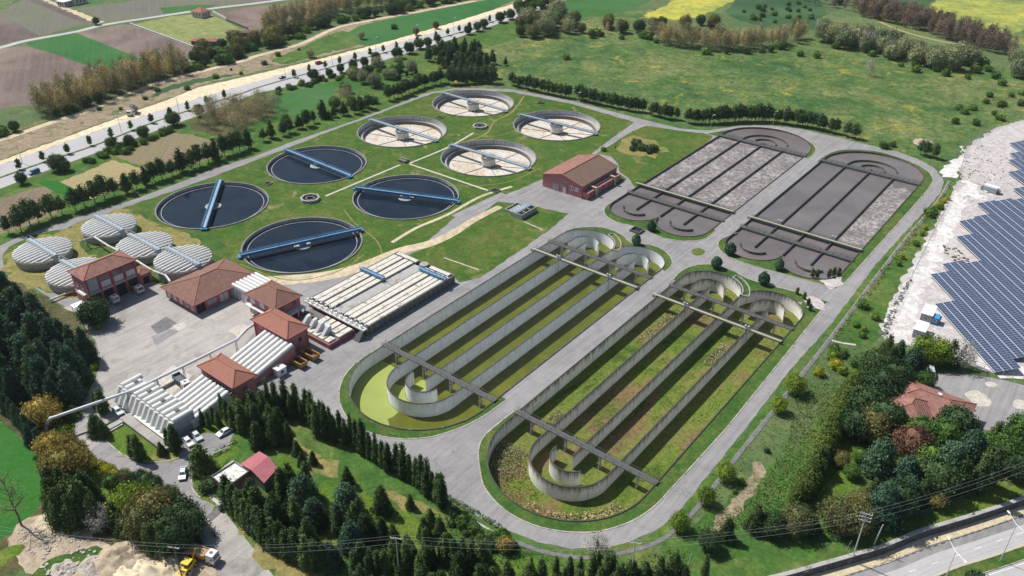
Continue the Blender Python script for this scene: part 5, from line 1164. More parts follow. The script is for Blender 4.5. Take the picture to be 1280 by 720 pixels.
# ------------------------------------------------------------------ vehicles
def profile_body(mb, prof, w, z0=0, top_in=.0):
    """side profile (y,z) extruded across the width, roof narrowed"""
    zmax = max(p[1] for p in prof); n = len(prof)
    vs = [(s*(w/2-(top_in*max(0, (z-.9)/(zmax-.9)) if z > .9 else 0)), y, z) for s in (-1, 1) for y, z in prof]
    return mb.add(vs, [tuple(range(n))[::-1], tuple(range(n, 2*n))]+[(i, (i+1) % n, n+(i+1) % n, n+i) for i in range(n)])
def wheels(t_, ys, w, r=.33, tw=.22):
    for y in ys:
        for s in (-1, 1):
            o = MB().bar((s*(w/2-tw), y, r), (s*(w/2+.02), y, r), r, r, 16).build('wheel', 'tyre', t_); MB().bar((s*(w/2-.02), y, r), (s*(w/2+.04), y, r), r*.55, r*.55, 10).build('rim', 'galvanised', o)
def car(px, rot, mat, label, van=False, pick=False):
    c = P(*px); t_ = thing('parked_car' if not van else 'parked_van', label, 'car' if not van else 'van', (c.x, c.y, .05), rot)
    W_, L = 1.8, 4.4
    if van:
        W_, L = 1.95, 5.0; prof = [(-2.5, .35), (2.45, .35), (2.5, .9), (1.6, 1.15), (.9, 1.9), (-2.4, 1.95), (-2.5, .9)]; gl = [(.95, 1.75), (1.5, 1.2), (1.2, 1.15), (-2.2, 1.2), (-2.2, 1.75)]
    else:
        prof = [(-2.2, .35), (2.15, .3), (2.2, .72), (1.1, .95), (.35, 1.42), (-1.1, 1.45), (-1.9, 1.0), (-2.2, .95)]; gl = [(.3, 1.38), (.95, .98), (-1.75, 1.02), (-1.1, 1.4)]
    mb = MB(); profile_body(mb, prof, W_, top_in=.3); mb.build('body', mat, t_)
    n = len(gl); zt = max(p[1] for p in prof); mb = MB()
    for s in (-1, 1):
        mb.add([(s*(W_/2-.3*max(0, (z-.9)/(zt-.9))+.015), y, z) for y, z in gl], [tuple(range(n))])
    mb.build('side_window', 'window_glass', t_)
    def shield(a, b_, nm):
        ww = W_/2-.35; (ya, za), (yb, zb_) = a, b_; k = .03
        MB().add([(-ww, ya, za+k), (ww, ya, za+k), (ww+.1, yb, zb_+k), (-ww-.1, yb, zb_+k)], [(0, 1, 2, 3)]).build(nm, 'window_glass', t_)
    if van: shield((1.0, 1.84), (1.55, 1.2), 'windscreen')
    else: shield((.42, 1.38), (1.05, .98), 'windscreen'); shield((-1.18, 1.42), (-1.82, 1.05), 'rear_window')
    for s in (-1, 1): MB().box(s*.62-.2, s*.62+.2, L/2-.06, L/2+.02, .6, .75).build('headlight', 'white_paint', t_)
    wheels(t_, (-1.35, 1.35), W_); return t_
def truck(px, rot, cab, bed, label, tip=0, load=None, name='dump_truck', s=1.0):
    c = P(*px) if len(px) == 2 else Vector(px); t_ = thing(name, label, 'truck', (c.x, c.y, .05), rot); t_.scale = (s, s, s)
    MB().box(-.45, .45, -4, 3.4, .75, 1.05).build('chassis', 'dark_steel', t_)
    mb = MB(); profile_body(mb, [(1.6, .7), (3.75, .6), (3.85, 1.6), (3.6, 2.9), (1.7, 2.95)], 2.4, top_in=.15); cb_ = mb.build('cab', cab, t_)
    MB().add([(-1.0, 3.86, 1.65), (1.0, 3.86, 1.65), (.92, 3.66, 2.65), (-.92, 3.66, 2.65)], [(0, 1, 2, 3)]).build('windscreen', 'window_glass', cb_)
    MB().box(-.35, .35, 2.2, 2.9, 2.95, 3.02).build('roof_hatch', 'dark_steel', cb_); MB().box(-1.2, 1.2, 3.8, 3.95, .55, 1.0).build('bumper', 'grey_steel', cb_)
    for q in (-1, 1): MB().box(q*1.3-.06, q*1.3+.06, 3.2, 3.5, 1.8, 2.4).build('mirror', 'dark_steel', cb_)
    mb = MB(); a = 0
    for q in ((-1.2, -1.12), (1.12, 1.2)): mb.box(q[0], q[1], 0, 5.2, 0, 1.3)
    mb.box(-1.12, 1.12, 0, 5.2, 0, .1); mb.box(-1.12, 1.12, 5.1, 5.2, .1, 1.5); mb.box(-1.12, 1.12, 0, .08, .1, 1.2)
    for k in range(5): 
        for q in (-1.25, 1.25): mb.box(q-.05, q+.05, .3+k*1.1, .45+k*1.1, 0, 1.3)
    bd = mb.build('tipper_bed', bed, t_, loc=(0, -3.9, 1.15), rot=(tip, 0, 0))
    MB().box(-1.1, 1.1, .1, 5.1, .1, .45 if not load else .9).build('bed_floor' if not load else 'load', load or 'dark_steel', bd)
    wheels(t_, (-2.9, -1.6, 2.5), 2.4, .5, .35)
    if tip: MB().bar((0, -.5, 1.0), (0, .3, 1.3+3.9*math.sin(tip)), .12, .12, 8).build('lift_ram', 'galvanised', t_)
    return t_
D = lambda a, b_: math.atan2(-(P(*b_)-P(*a)).x, (P(*b_)-P(*a)).y)
car((229.3, 594), D((231, 586), (228, 601)), 'vehicle_silver', 'light silver car driving alone on the entrance road')
car((147.8, 515.5), D((143, 509), (154, 520)), 'vehicle_silver', 'pale blue-silver car parked in the shade under the overhead pipe')
car((235.5, 554), D((230, 547), (241, 559)), 'vehicle_white', 'white car parked nearest the dark cypress by the slatted white block')
car((246.3, 547), D((241, 540), (252, 553)), 'vehicle_silver', 'pale green-silver car parked second in the small car park'); 
car((281, 542), D((288, 538), (274, 546)), 'vehicle_white', 'white car at the tree-side end of the small car park')
car((1163.5, 469), D((1162, 460), (1165, 474)), 'vehicle_silver', 'silver van at the edge of the guest house forecourt', van=True)
car((43, 217), D((52, 214), (34, 221)), 'vehicle_blue', 'blue van on the near carriageway of the highway', van=True)
car((353, 98), D((346, 100), (360, 95)), 'vehicle_dark', 'dark car on the far carriageway of the highway')
car((399, 80), D((392, 82), (406, 78)), 'vehicle_red', 'red vehicle on the tan shoulder of the highway', van=True)
car((292, 126.5), D((286, 129), (300, 124)), 'vehicle_dark', 'dark car on the near carriageway behind the bare trees')
truck((-252.6, 104.2, 0), R(-90), 'vehicle_white', 'grey_steel', 'white truck parked nose-out in the garage bay nearest the round tree')
truck((-252.0, 112.8, 0), R(-90), 'vehicle_white', 'ochre_steel', 'white truck parked nose-out in the rightmost garage bay')
truck((228.5, 482), D((220, 474), (236, 490)), 'vehicle_white', 'vehicle_blue', 'blue dump truck with a white cab in the rubble bay behind the white tubes')
truck((255, 698), D((242, 694), (268, 703)), 'vehicle_white', 'orange_body', 'orange tipper truck with a white cab beside the sand heaps', load='sand')
truck((166, 143), D((176, 137), (157, 149)), 'vehicle_white', 'grey_steel', 'grey tipper truck with its bed raised beside the highway', tip=R(38))
# backhoe
c = P(237, 711); t_ = thing('backhoe_loader', 'yellow backhoe loader working beside the sand heaps and the wooden pole', 'excavator', (c.x, c.y, 0), D((230, 720), (243, 704)))
MB().box(-.9, .9, -1.9, 1.6, .8, 1.7).build('body', 'vehicle_yellow', t_); cb_ = MB().box(-.8, .8, -1.0, .5, 1.7, 2.7).build('cab', 'window_glass', t_); MB().box(-.95, .95, -1.2, .7, 2.7, 2.85).build('cab_roof', 'vehicle_yellow', cb_)
mb = MB(); mb.bar((0, 1.5, 1.5), (0, 3.2, 3.4), .3, .35); mb.bar((0, 3.2, 3.4), (0, 4.4, 1.5), .25, .3); mb.build('boom', 'vehicle_yellow', t_)
MB().add([(-.4, 4.1, .6), (.4, 4.1, .6), (.4, 4.8, .8), (-.4, 4.8, .8), (-.4, 4.2, 1.6), (.4, 4.2, 1.6), (.4, 4.6, 1.6), (-.4, 4.6, 1.6)], [(0, 1, 2, 3), (0, 1, 5, 4), (1, 2, 6, 5), (2, 3, 7, 6), (3, 0, 4, 7)]).build('bucket', 'dark_steel', t_)
mb = MB(); mb.box(-1.1, 1.1, -3.2, -2.7, .2, 1.0); mb.bar((-.7, -1.8, 1.4), (-.7, -2.9, .7), .2); mb.bar((.7, -1.8, 1.4), (.7, -2.9, .7), .2); mb.build('loader_shovel', 'vehicle_yellow', t_)
wheels(t_, (-1.4, 1.0), 2.0, .6, .4)
# motorcycle
c = P(267.5, 669); t_ = thing('motorcycle', 'dark motorcycle parked at the roadside kerb above the orange tipper truck', 'motorcycle', (c.x, c.y, 0.05), D((270, 673), (265, 664)))
for y in (-.7, .7): MB().bar((-.07, y, .33), (.07, y, .33), .33, .33, 16).build('wheel', 'tyre', t_)
MB().add([(-.15, -.7, .5), (.15, -.7, .5), (.15, .5, .45), (-.15, .5, .45), (-.18, -.8, .85), (.18, -.8, .85), (.18, .35, 1.0), (-.18, .35, 1.0)], [(0, 1, 2, 3), (4, 5, 6, 7), (0, 1, 5, 4), (1, 2, 6, 5), (2, 3, 7, 6), (3, 0, 4, 7)]).build('frame', 'vehicle_dark', t_)
mb = MB(); mb.bar((0, .7, .33), (0, .4, 1.15), .09); mb.bar((-.4, .38, 1.15), (.4, .38, 1.15), .06); mb.build('handlebar', 'grey_steel', t_); MB().box(-.16, .16, -.8, 0, .86, .98).build('seat', 'dark_steel', t_)
# skips, cabin, containers
def skip(px, rot, label):
    c = P(*px); t_ = thing('waste_skip', label, 'skip', (c.x, c.y, 0.05), rot); mb = MB()
    for s in (-1, 1): mb.box(s*1.2-.07, s*1.2+.07, -3, 3, .7, 2.0)
    mb.box(-1.13, 1.13, -3, -2.88, .7, 2.0); mb.box(-1.13, 1.13, 2.88, 3, .7, 2.0)
    for k in range(7): 
        for s in (-1.3, 1.3): mb.box(s-.05, s+.05, -2.9+k*.95, -2.75+k*.95, .7, 1.95)
    mb.box(-1.33, 1.33, -3.06, 3.06, 1.9, 1.95) if False else None
    for s in (-1.2, 1.2): mb.box(s-.14, s+.14, -3.05, 3.05, 2.0, 2.12)
    mb.build('skip_wall', 'ochre_steel', t_); MB().box(-1.13, 1.13, -2.88, 2.88, .7, .95).build('skip_floor', 'rust', t_); MB().box(-.9, .9, -2.8, 2.8, .3, .7).build('underframe', 'dark_steel', t_); wheels(t_, (-1.6, 1.6), 2.2, .3, .25)
skip((372.5, 456), R(-88), 'rusty yellow waste skip, the nearer of two under the pink blower house'); skip((388, 447), R(-88), 'rusty yellow waste skip, the farther one close to the grit chamber')
c = P(349, 467); t_ = thing('site_cabin', 'small white cabin beside the nearer yellow skip', 'cabin', (c.x, c.y, 0), 0)
MB().box(-1.8, 1.8, -1.5, 1.5, .1, 2.6).build('wall', 'white_paint', t_); MB().box(-1.95, 1.95, -1.65, 1.65, 2.6, 2.75).build('roof', 'white_cover', t_); panel(t_, 'window', 1.8, 0, 1.1, 2.0, 1.0, 'x', 'window_glass'); panel(t_, 'door', -.6, -1.5, .1, 2.1, .8, 'y', 'grey_panel'); MB().box(-.3, .3, -.3, .3, 2.75, 3.05).build('roof_vent', 'dark_steel', t_)
def container(px, w, l, h, rot, mat, label, roof='white_paint'):
    c = P(*px); t_ = thing('site_container', label, 'container', (c.x, c.y, 0), rot)
    MB().box(-w/2, w/2, -l/2, l/2, .15, h).build('wall', mat, t_); MB().box(-w/2-.15, w/2+.15, -l/2-.15, l/2+.15, h, h+.15).build('roof', roof, t_)
    panel(t_, 'door', w/2, -l*.2, .2, 2.2, 1.0, 'x', 'grey_panel'); panel(t_, 'window', w/2, l*.2, 1.1, 2.0, 1.2, 'x', 'window_glass'); panel(t_, 'window', 0, -l/2, 1.1, 2.0, 1.2, 'y', 'window_glass', .06, 'white_paint'); return t_
ar = D((1146, 420), (1160, 390))
container((1149, 417.5), 3.4, 6.4, 3, ar, 'grey_panel', 'white-roofed site container, the nearer of a pair beside the pale track'); container((1158.5, 397), 3.4, 7, 3, ar, 'grey_panel', 'white-roofed site container, the farther of a pair beside the solar panels')
container((1167.5, 403), 2.2, 3, 2.4, ar, 'blue_sheet', 'small bright blue box beside the white containers', 'blue_sheet')
c = P(1237.5, 240); t_ = thing('inverter_station', 'white inverter cabin with a glassy front on the gravel above the solar field', 'cabin', (c.x, c.y, 0), R(-8))
MB().box(-2.7, 2.7, -1.4, 1.4, .2, 2.6).build('wall', 'galvanised', t_); MB().box(-2.9, 2.9, -.3, 1.7, 2.6, 2.8).build('roof', 'white_paint', t_); MB().box(-2.5, 2.1, -1.5, -1.42, .6, 2.5).build('glass_front', 'blue_steel_pale', t_)
for s in (-3.6, 3.4): MB().box(s-.4, s+.4, -.6, .9, 0, 2.0).build('transformer', 'grey_steel', t_)
MB().box(-2, -.4, -2.6, -1.8, 0, .7).build('equipment_box', 'white_paint', t_)
# ------------------------------------------------------------------ solar tables
TH = R(-50); dv = Vector((math.cos(TH), math.sin(TH))); nv_ = Vector((-dv.y, dv.x))
gs = [(1168, 380), (1160, 343), (1176, 330), (1205, 329.5), (1193.3, 296), (1195, 276.5), (1214.5, 271), (1216.7, 254.5), (1240, 252), (1264, 250.5), (1262, 236), (1275, 215), (1285, 200), (1261, 192), (1261, 179), (1290, 176)]
labs = ['solar table nearest the fence corner and the containers', 'second solar table up from the fence corner', 'solar table whose tip stands just above the second one', 'set-back solar table beside the first notch of bare gravel', 'solar table with its tip right of the long notch of bare gravel', 'solar table with the leftmost tip, beside the widest white track', 'set-back solar table behind the leftmost tip', 'solar table whose tip points at the white heaps below the inverter cabin', 'solar table starting just below the inverter cabin', 'set-back solar table right of the inverter cabin', 'short piece of solar table at the right edge level with the inverter cabin', 'sliver of solar table at the right edge above the inverter cabin', 'sliver of solar table at the right edge', 'lower solar table of the isolated group at the top right', 'upper solar table of the isolated group at the top right', 'farthest solar table at the right edge']
for i, (q, lab) in enumerate(zip(gs, labs)):
    v = P(*q, .9); s0 = v.xy.dot(dv); w0 = 153.2+8.0*i if i < 13 else (254.2+7.9*(i-13)); w0 = v.xy.dot(nv_) if i in (0, 13, 14) else w0
    Lg = 110 if i > 2 else (38.5, 52, 75)[i]
    c = dv*s0+nv_*w0; t_ = thing('solar_table', lab, 'solar panels', (c.x, c.y, 0), TH, 'tilted solar tables on the gravel field')
    wd, zl, zh = 7.55, .9, 2.5
    me = MB().add([(0, 0, zl), (Lg, 0, zl), (Lg, wd, zh), (0, wd, zh), (0, 0, zl-.08), (Lg, 0, zl-.08), (Lg, wd, zh-.08), (0, wd, zh-.08)], [(0, 1, 2, 3), (7, 6, 5, 4), (0, 4, 5, 1), (1, 5, 6, 2), (2, 6, 7, 3), (3, 7, 4, 0)]).build('panel_surface', ['solar_cells', 'galvanised'], t_, recalc=False)
    me.data.polygons.foreach_set('material_index', [0, 1, 1, 1, 1, 1]); uv = me.data.uv_layers.new(name='UVMap')
    for li, u in zip(range(4), ((0, 0), (Lg, 0), (Lg, wd+.12), (0, wd+.12))): uv.data[li].uv = u
    mb = MB(); mb.bar((0, 1.8, 1.15), (Lg, 1.8, 1.15), .12); mb.bar((0, 5.8, 2.0), (Lg, 5.8, 2.0), .12); mb.build('rail', 'galvanised', t_)
    for k in range(int(Lg/9)+1):
        mb = MB(); mb.bar((.6+k*9, 1.8, 0), (.6+k*9, 1.8, 1.2), .12); mb.bar((.6+k*9, 5.8, 0), (.6+k*9, 5.8, 2.0), .12); mb.bar((.6+k*9, 1.8, .5), (.6+k*9, 5.8, 2), .08); mb.build('leg', 'galvanised', t_)
# ------------------------------------------------------------------ fences, poles, lamps, wires
def fence(px, label, step=2.6, h=1.9, z=0, mat='galvanised', lean=.35):
    pts = smooth_poly(PL(px), 6, False); t_ = thing('wire_fence', label, 'fence', (*pts[0], z)); o_ = Vector((*pts[0], 0)); acc = 0; prev = Vector(pts[0]); mb = MB(); tops = []
    out = [Vector(pts[0])]
    for p in pts[1:]:
        p = Vector(p); seg = (p-prev).length
        while acc+seg >= step: f = (step-acc)/seg; prev = prev+(p-prev)*f; out.append(prev.copy()); seg = (p-prev).length; acc = 0
        acc += seg; prev = p
    for q in out[:100]: MB().bar((q.x-o_.x, q.y-o_.y, 0), (q.x-o_.x, q.y-o_.y, h), .13).build('post', mat, t_)
    for a, b_ in zip(out, out[1:]):
        for zz in (.3, 1.0, h-.1): mb.bar((a.x-o_.x, a.y-o_.y, zz), (b_.x-o_.x, b_.y-o_.y, zz), .035)
    mb.build('wire', 'grey_steel', t_)
fence([(1104, 424), (1130, 366), (1150, 325), (1170, 285), (1190, 245), (1200, 215), (1209, 186), (1222, 175), (1245, 162), (1290, 148)], 'long wire fence on pale posts between the scrub bank and the solar field', 3.4)
fence([(1207, 453), (1240, 465), (1290, 480)], 'wire fence along the verge between the forecourt and the solar field', 2.6)
fence([(1040, 676), (1100, 660), (1160, 640), (1220, 618), (1290, 596)], 'thin wire fence with dark posts under the park trees', 3.2, 1.3, mat='dark_steel')
def pole(base, h, label, arms=True, mat='pole_concrete', lean=(0, 0), r=.17, name='utility_pole', rot=0, narm=3):
    t_ = thing(name, label, 'pole', (base[0], base[1], 0), rot); top = Vector((lean[0], lean[1], h)); MB().bar((0, 0, -.2), top, r, r*.65, 10).build('shaft', mat, t_, True)
    if arms:
        for k in range(narm if arms is True else arms):
            z = h-.3-k*1.0; a_ = MB().bar((top.x-1.3, top.y, z), (top.x+1.3, top.y, z), .14).build('crossarm', 'galvanised', t_)
            mb = MB()
            for s in (-1.2, -.5, .5, 1.2): mb.cyl(top.x+s, top.y, z+.05, z+.38, .08, .05, 8)
            mb.build('insulator', 'white_paint', a_)
    return t_
pA = P(1066.5, 694.5); pM = (-94.4, 82.3); pN = (-53.6, 113); pL = (-131.5, 52.2); pR_ = P(1279, 622)
pole(pA, 13.6, 'tall concrete utility pole with three crossarms standing on the retaining wall', narm=3, rot=.3); pole(pM, 13, 'grey utility pole at the bottom edge in front of the cypress grove', arms=1, rot=.5)
pole(pN, 13, 'pale utility pole rising from the bottom edge below the overgrown basin', arms=1, rot=.5); pole((-129.6, 51.6), 12.6, 'dark wooden utility pole beside the sand heaps', arms=1, mat='wood', rot=.5)
pole(pR_, 13, 'utility pole at the right edge on the retaining wall', arms=1, rot=.3); c = P(1092, 681); pole(c, 6.8, 'shorter leaning pole behind the tall one with crossarms', False, lean=(.5, .2)); c = P(857, 719); pole(c, 7, 'thin leaning pole at the bottom edge right of the grove', False, lean=(.4, .3), r=.12)
c = P(1055, 692); pole(c, 4.6, 'short thin post left of the tall pole on the retaining wall', False, 'grey_steel', lean=(.7, .3), r=.08); c = P(654, 729); pole(c, 7, 'thin pole at the bottom edge among the small cypresses', False, r=.1)
def wire(a, b_, sag, label):
    a, b_ = Vector(a), Vector(b_); mb = MB(); n = 14; pr = a
    for i in range(1, n+1): f = i/n; p = a.lerp(b_, f)-Vector((0, 0, sag*4*f*(1-f))); mb.bar(pr, p, .018, .018, 4); pr = p
    o = mb.build('power_line', 'galvanised'); tag(o, label, 'power line', 'overhead wires along the bottom edge')
seq = [(-185, 20, 12), (-129.6, 51.6, 12.4), (pM[0], pM[1], 12.8), (pN[0], pN[1], 12.8), (pA.x, pA.y, 13.2), (pR_.x, pR_.y, 12.8)]
nm_ = ['left of the wooden pole', 'between the wooden pole and the grove pole', 'in front of the cypress grove', 'between the pale pole and the pole with three crossarms', 'along the retaining wall']
for i, (a, b_) in enumerate(zip(seq, seq[1:])):
    d = (Vector(b_)-Vector(a)).xy.normalized(); q = Vector((-d.y, d.x, 0))
    for s, w_ in ((-1.1, 'nearer'), (0, 'middle'), (1.1, 'farther')): wire(Vector(a)+q*s+Vector((0, 0, abs(s)*-.3)), Vector(b_)+q*s+Vector((0, 0, abs(s)*-.3)), 1.3, f'{w_} overhead wire {nm_[i]}')
def street_lamp(px, h, label, z=0.0, double=True, rot=ang+math.pi/2, arm=3.2, r=.11, p3=None):
    c = P(*px, z) if p3 is None else p3; t_ = thing('street_lamp', label, 'lamp', (c.x, c.y, z), rot, 'street lamps'); MB().bar((0, 0, 0), (0, 0, h), r, r*.6, 8).build('pole', 'galvanised', t_, True)
    for s in ((-1, 1) if double else (1,)):
        MB().bar((0, 0, h), (s*arm, 0, h+.6), .07, .06, 6).build('arm', 'white_paint', t_); MB().box(s*arm-.5 if s > 0 else s*arm-.4, s*arm+.4 if s > 0 else s*arm+.5, -.18, .18, h+.55, h+.72).build('lamp_head', 'white_paint', t_)
street_lamp((1250, 701), 11.8, 'double-armed street lamp in the median at the bottom right corner', RZ, rot=ang+math.pi/2-.25); street_lamp((1177, 733), 11.2, 'double-armed street lamp in the median left of the corner one', RZ, rot=ang+math.pi/2-.25)
for i, (q, lab) in enumerate([((152, 166), 'tipper truck'), ((224, 141), 'big round roadside tree'), ((28, 204), 'blue van'), ((357, 97), 'dark car'), ((416, 84), 'red vehicle'), ((470, 66), 'white track heaps'), ((520, 50), 'paired roadside trees'), ((567, 40), 'far bend')]):
    street_lamp(q, 9.5, f'thin lamp post on the highway near the {lab}', double=False, rot=R(70), arm=1.6, r=.14)
for q, lab in [((395, 95), 0), ((722, 128), 0)]: pass
for q, lab in (((452, 138), 'beside the perimeter road left of the drained clarifiers'), ((722, 133), 'beside the north perimeter road'), ((888, 162), 'on the lawn corner by the foamy basin'), ((966, 157), 'on the verge above the foamy basin')):
    street_lamp(q, 7.5, f'thin grey lamp post {lab}', double=False, rot=0, arm=1.2, r=.1)
# blue boards and the slope behind the bottom road
for q0, q1, lab, mt in (((343, 678), (362, 689), 'pale blue billboard at the foot of the grove', 'blue_steel_pale'), ((364, 683), (383, 698), 'dark blue billboard at the foot of the grove', 'solar_cells')):
    a, b_ = P(*q0), P(*q1); t_ = thing('billboard', lab, 'sign', a); d = b_-a; MB().bar((0, 0, 1.9), (d.x, d.y, 1.9), .12, 2.0).build('board', 'blue_steel_pale' if mt != 'solar_cells' else 'glass', t_)
    for f in (.1, .9): MB().bar((d.x*f, d.y*f, 0), (d.x*f, d.y*f, 2.8), .12).build('post', 'grey_steel', t_)
# gate and low railing by the parking strip
a, b_ = P(263, 572), P(288, 561); t_ = thing('railing_fence', 'low white railing between the small car park and the gate house lawn', 'railing', a); d = b_-a; mb = MB()
for f in (0, .25, .5, .75, 1): MB().bar((d.x*f, d.y*f, 0), (d.x*f, d.y*f, 1), .1).build('post', 'white_paint', t_)
mb.bar((0, 0, .95), (d.x, d.y, .95), .09); mb.bar((0, 0, .5), (d.x, d.y, .5), .06); mb.build('rail', 'white_paint', t_)
a, b_ = P(275, 638), P(286, 630); t_ = thing('sliding_gate', 'dark sliding gate beside the entrance road', 'gate', a); d = b_-a; MB().bar((0, 0, .9), (d.x, d.y, .9), .15, 1.5).build('gate_leaf', 'grey_steel', t_); MB().box(-.3, .3, -.3, .3, 0, 2).build('post', 'concrete', t_)
# ------------------------------------------------------------------ trees
rng = np.random.default_rng(11)
def leaves(cent, nrm, size, quad=True):
    """many small leaf-clump faces: centres, normals, sizes -> verts, faces"""
    n = len(cent); ref = rng.normal(size=(n, 3)); u = np.cross(nrm, ref); u /= np.linalg.norm(u, axis=1)[:, None]+1e-9
    v = np.cross(nrm, u); v /= np.linalg.norm(v, axis=1)[:, None]+1e-9
    s = (size*(.6+.8*rng.random(n)))[:, None]; a = .55+.4*rng.random((n, 1))
    V = np.stack([cent-u*s-v*s*a, cent+u*s-v*s*a*.6, cent+u*s*.8+v*s*a, cent-u*s*.7+v*s*a*.8], 1).reshape(-1, 3)
    Fc = np.arange(4*n).reshape(-1, 4); return V, Fc
def core(prof, h0, h, seg=10, k=.72, rings=8):
    vs, fs = [], []
    for i in range(rings+1):
        t_ = i/rings; r = max(prof(t_)*k, .02)
        for j in range(seg):
            a = 2*math.pi*j/seg; q = r*(.85+.3*rng.random()); vs.append((q*math.cos(a), q*math.sin(a), h0+t_*h))
    for i in range(rings):
        for j in range(seg): fs.append((i*seg+j, i*seg+(j+1) % seg, (i+1)*seg+(j+1) % seg, (i+1)*seg+j))
    return np.array(vs), np.array(fs)
def crown(prof, h0, h, nclump, per, size, sig, inner=.8, lean=(0, 0), corek=.72, up_=.25, flat=1.0):
    """crown of leaf clumps set round the outline r=prof(t), with gaps, over a dark twiggy core"""
    C, N = [], []
    ts = rng.random(nclump*3); w_ = np.array([max(prof(t_), .02) for t_ in ts]); w_ /= w_.sum()
    ts = rng.choice(ts, nclump, p=w_)
    for t_ in ts:
        a = rng.random()*2*math.pi; r = prof(t_)*(inner+(1.08-inner)*rng.random()); c = np.array([r*math.cos(a), r*math.sin(a), h0+t_*h])
        out = np.array([math.cos(a), math.sin(a), up_+.9*(t_-.35)]); out /= np.linalg.norm(out)
        q = c+rng.normal(size=(per, 3))*sig*np.array([1, 1, flat]); C.append(q); nr = out+rng.normal(size=(per, 3))*.5; N.append(nr)
    C = np.concatenate(C); N = np.concatenate(N); N /= np.linalg.norm(N, axis=1)[:, None]
    V, Fc = leaves(C, N, size)
    if corek: cv, cf = core(prof, h0, h, k=corek); Fc = np.concatenate([Fc, cf+len(V)]); V = np.concatenate([V, cv])
    return V, Fc
def mk(name, V, Fc, mats, mi=None):
    me = bpy.data.meshes.new(name); me.from_pydata([tuple(v) for v in V], [], [tuple(int(i) for i in f) for f in Fc])
    for m_ in mats: me.materials.append(MATS[m_])
    if mi is not None: me.polygons.foreach_set('material_index', mi)
    me.update(); return me
def trunk_mesh(h, r, bark, branches=0, spread=2.0, h0=.3, up_=.8, twigs=0, seg=6):
    mb = MB(); z = 0; p = Vector((0, 0, -.2)); k = 4
    for i in range(k):
        q = Vector((rng.normal()*.05*h/6, rng.normal()*.05*h/6, h*(i+1)/k)); mb.bar(p, q, r*(1-i*.22), r*(1-(i+1)*.22), seg); p = q
    for b in range(branches):
        a = rng.random()*6.28; t_ = h0+(1-h0)*rng.random(); z0 = h*t_; L = spread*(1.15-t_*.6)*(.7+.5*rng.random())
        e = Vector((L*math.cos(a), L*math.sin(a), z0+L*up_)); mb.bar((0, 0, z0), e, r*.32, r*.12, 5)
        for w_ in range(twigs):
            f = .35+.6*rng.random(); s = Vector((0, 0, z0)).lerp(e, f); mb.bar(s, s+Vector((rng.normal()*.5, rng.normal()*.5, .5+rng.random()*.9))*L*.35, r*.12, r*.04, 3)
    me = bpy.data.meshes.new('trunk'); me.from_pydata(mb.v, [], mb.f); me.materials.append(MATS[bark]); me.update(); return me, mb
KINDS = {}
def kind(key, leaf, bark, ht, prof, h0, h, th, tr, n, per, size, sig, variants=4, small=False, branches=4, spread=1.5, twigs=0, corek=.72, **k):
    KINDS[key] = dict(small=small, v=[], ht=ht)
    for i in range(variants):
        V, Fc = crown(prof, h0, h, n, per, size, sig, corek=corek, **k); tm, mb = trunk_mesh(th, tr, bark, branches, spread, twigs=twigs)
        if small:
            tv = np.array(mb.v); nf = len(Fc); me = bpy.data.meshes.new(key)
            me.from_pydata([tuple(v) for v in V]+[tuple(v) for v in tv], [], [tuple(int(j) for j in f) for f in Fc]+[tuple(j+len(V) for j in f) for f in mb.f])
            me.materials.append(MATS[leaf]); me.materials.append(MATS[bark]); me.polygons.foreach_set('material_index', [0]*nf+[1]*len(mb.f)); me.update(); KINDS[key]['v'].append((me, None))
        else: KINDS[key]['v'].append((mk(key, V, Fc, [leaf]), tm))
S_ = math.sin; PI = math.pi
cone = lambda R_, p=.9, tiers=6, d=.28: (lambda t_: R_*(1-t_)**p*(1-d*((t_*tiers) % 1))+.05)
spire = lambda R_: (lambda t_: R_*min(1, t_*7+.25)**.6*(1-t_)**.62+.04)
colm = lambda R_: (lambda t_: R_*(S_(PI*min(1, t_*.93+.07)**.62)**.55) if t_ < .98 else .05)
ball = lambda R_, e=.5: (lambda t_: R_*max(.02, 4*t_*(1-t_))**e)
dome = lambda R_: (lambda t_: R_*max(.02, (1-t_**2.2))**.5*(.75+.25*min(1, t_*4)))
kind('row_pine', 'leaf_pine', 'bark', 8, dome(2.0), 2.6, 5.2, 6, .16, 39, 26, 0.210, 0.42, small=True, branches=3, corek=.6)
kind('row_conifer', 'leaf_pine', 'bark', 8.5, cone(2.3, .75), 1.6, 7.0, 6, .17, 57, 26, 0.210, 0.4, small=True, branches=2, corek=.6)
kind('cypress', 'leaf_cypress', 'bark', 10, spire(1.25), .4, 9.8, 6, .18, 149, 30, 0.140, 0.3, corek=.8, branches=0, up_=.8)
kind('conifer', 'leaf_cypress', 'bark', 9, cone(2.6, .8, 7), .5, 8.6, 7, .2, 172, 30, 0.154, 0.32, corek=.7, branches=0)
kind('cedar', 'leaf_cedar', 'bark', 13, cone(3.5, .88, 8, .3), 1.0, 12.2, 11, .28, 218, 34, 0.210, 0.45, corek=.72, branches=0, flat=.6)
kind('blue_cedar', 'leaf_blue', 'bark', 11, cone(4.2, .55, 6, .25), .8, 10.4, 8, .28, 195, 34, 0.210, 0.5, corek=.75, branches=2, flat=.6)
kind('round_tree', 'leaf_green', 'bark', 8, ball(3.4), 1.6, 6.6, 5, .22, 138, 34, 0.182, 0.5, corek=.72)
kind('dark_round_tree', 'leaf_pine', 'bark', 7, ball(3.2), 1.2, 6.0, 5, .24, 138, 34, 0.175, 0.48, corek=.75)
kind('light_tree', 'leaf_light', 'bark', 7, ball(3.0), 1.4, 5.8, 5, .18, 103, 30, 0.168, 0.5, corek=.5, twigs=2, branches=6)
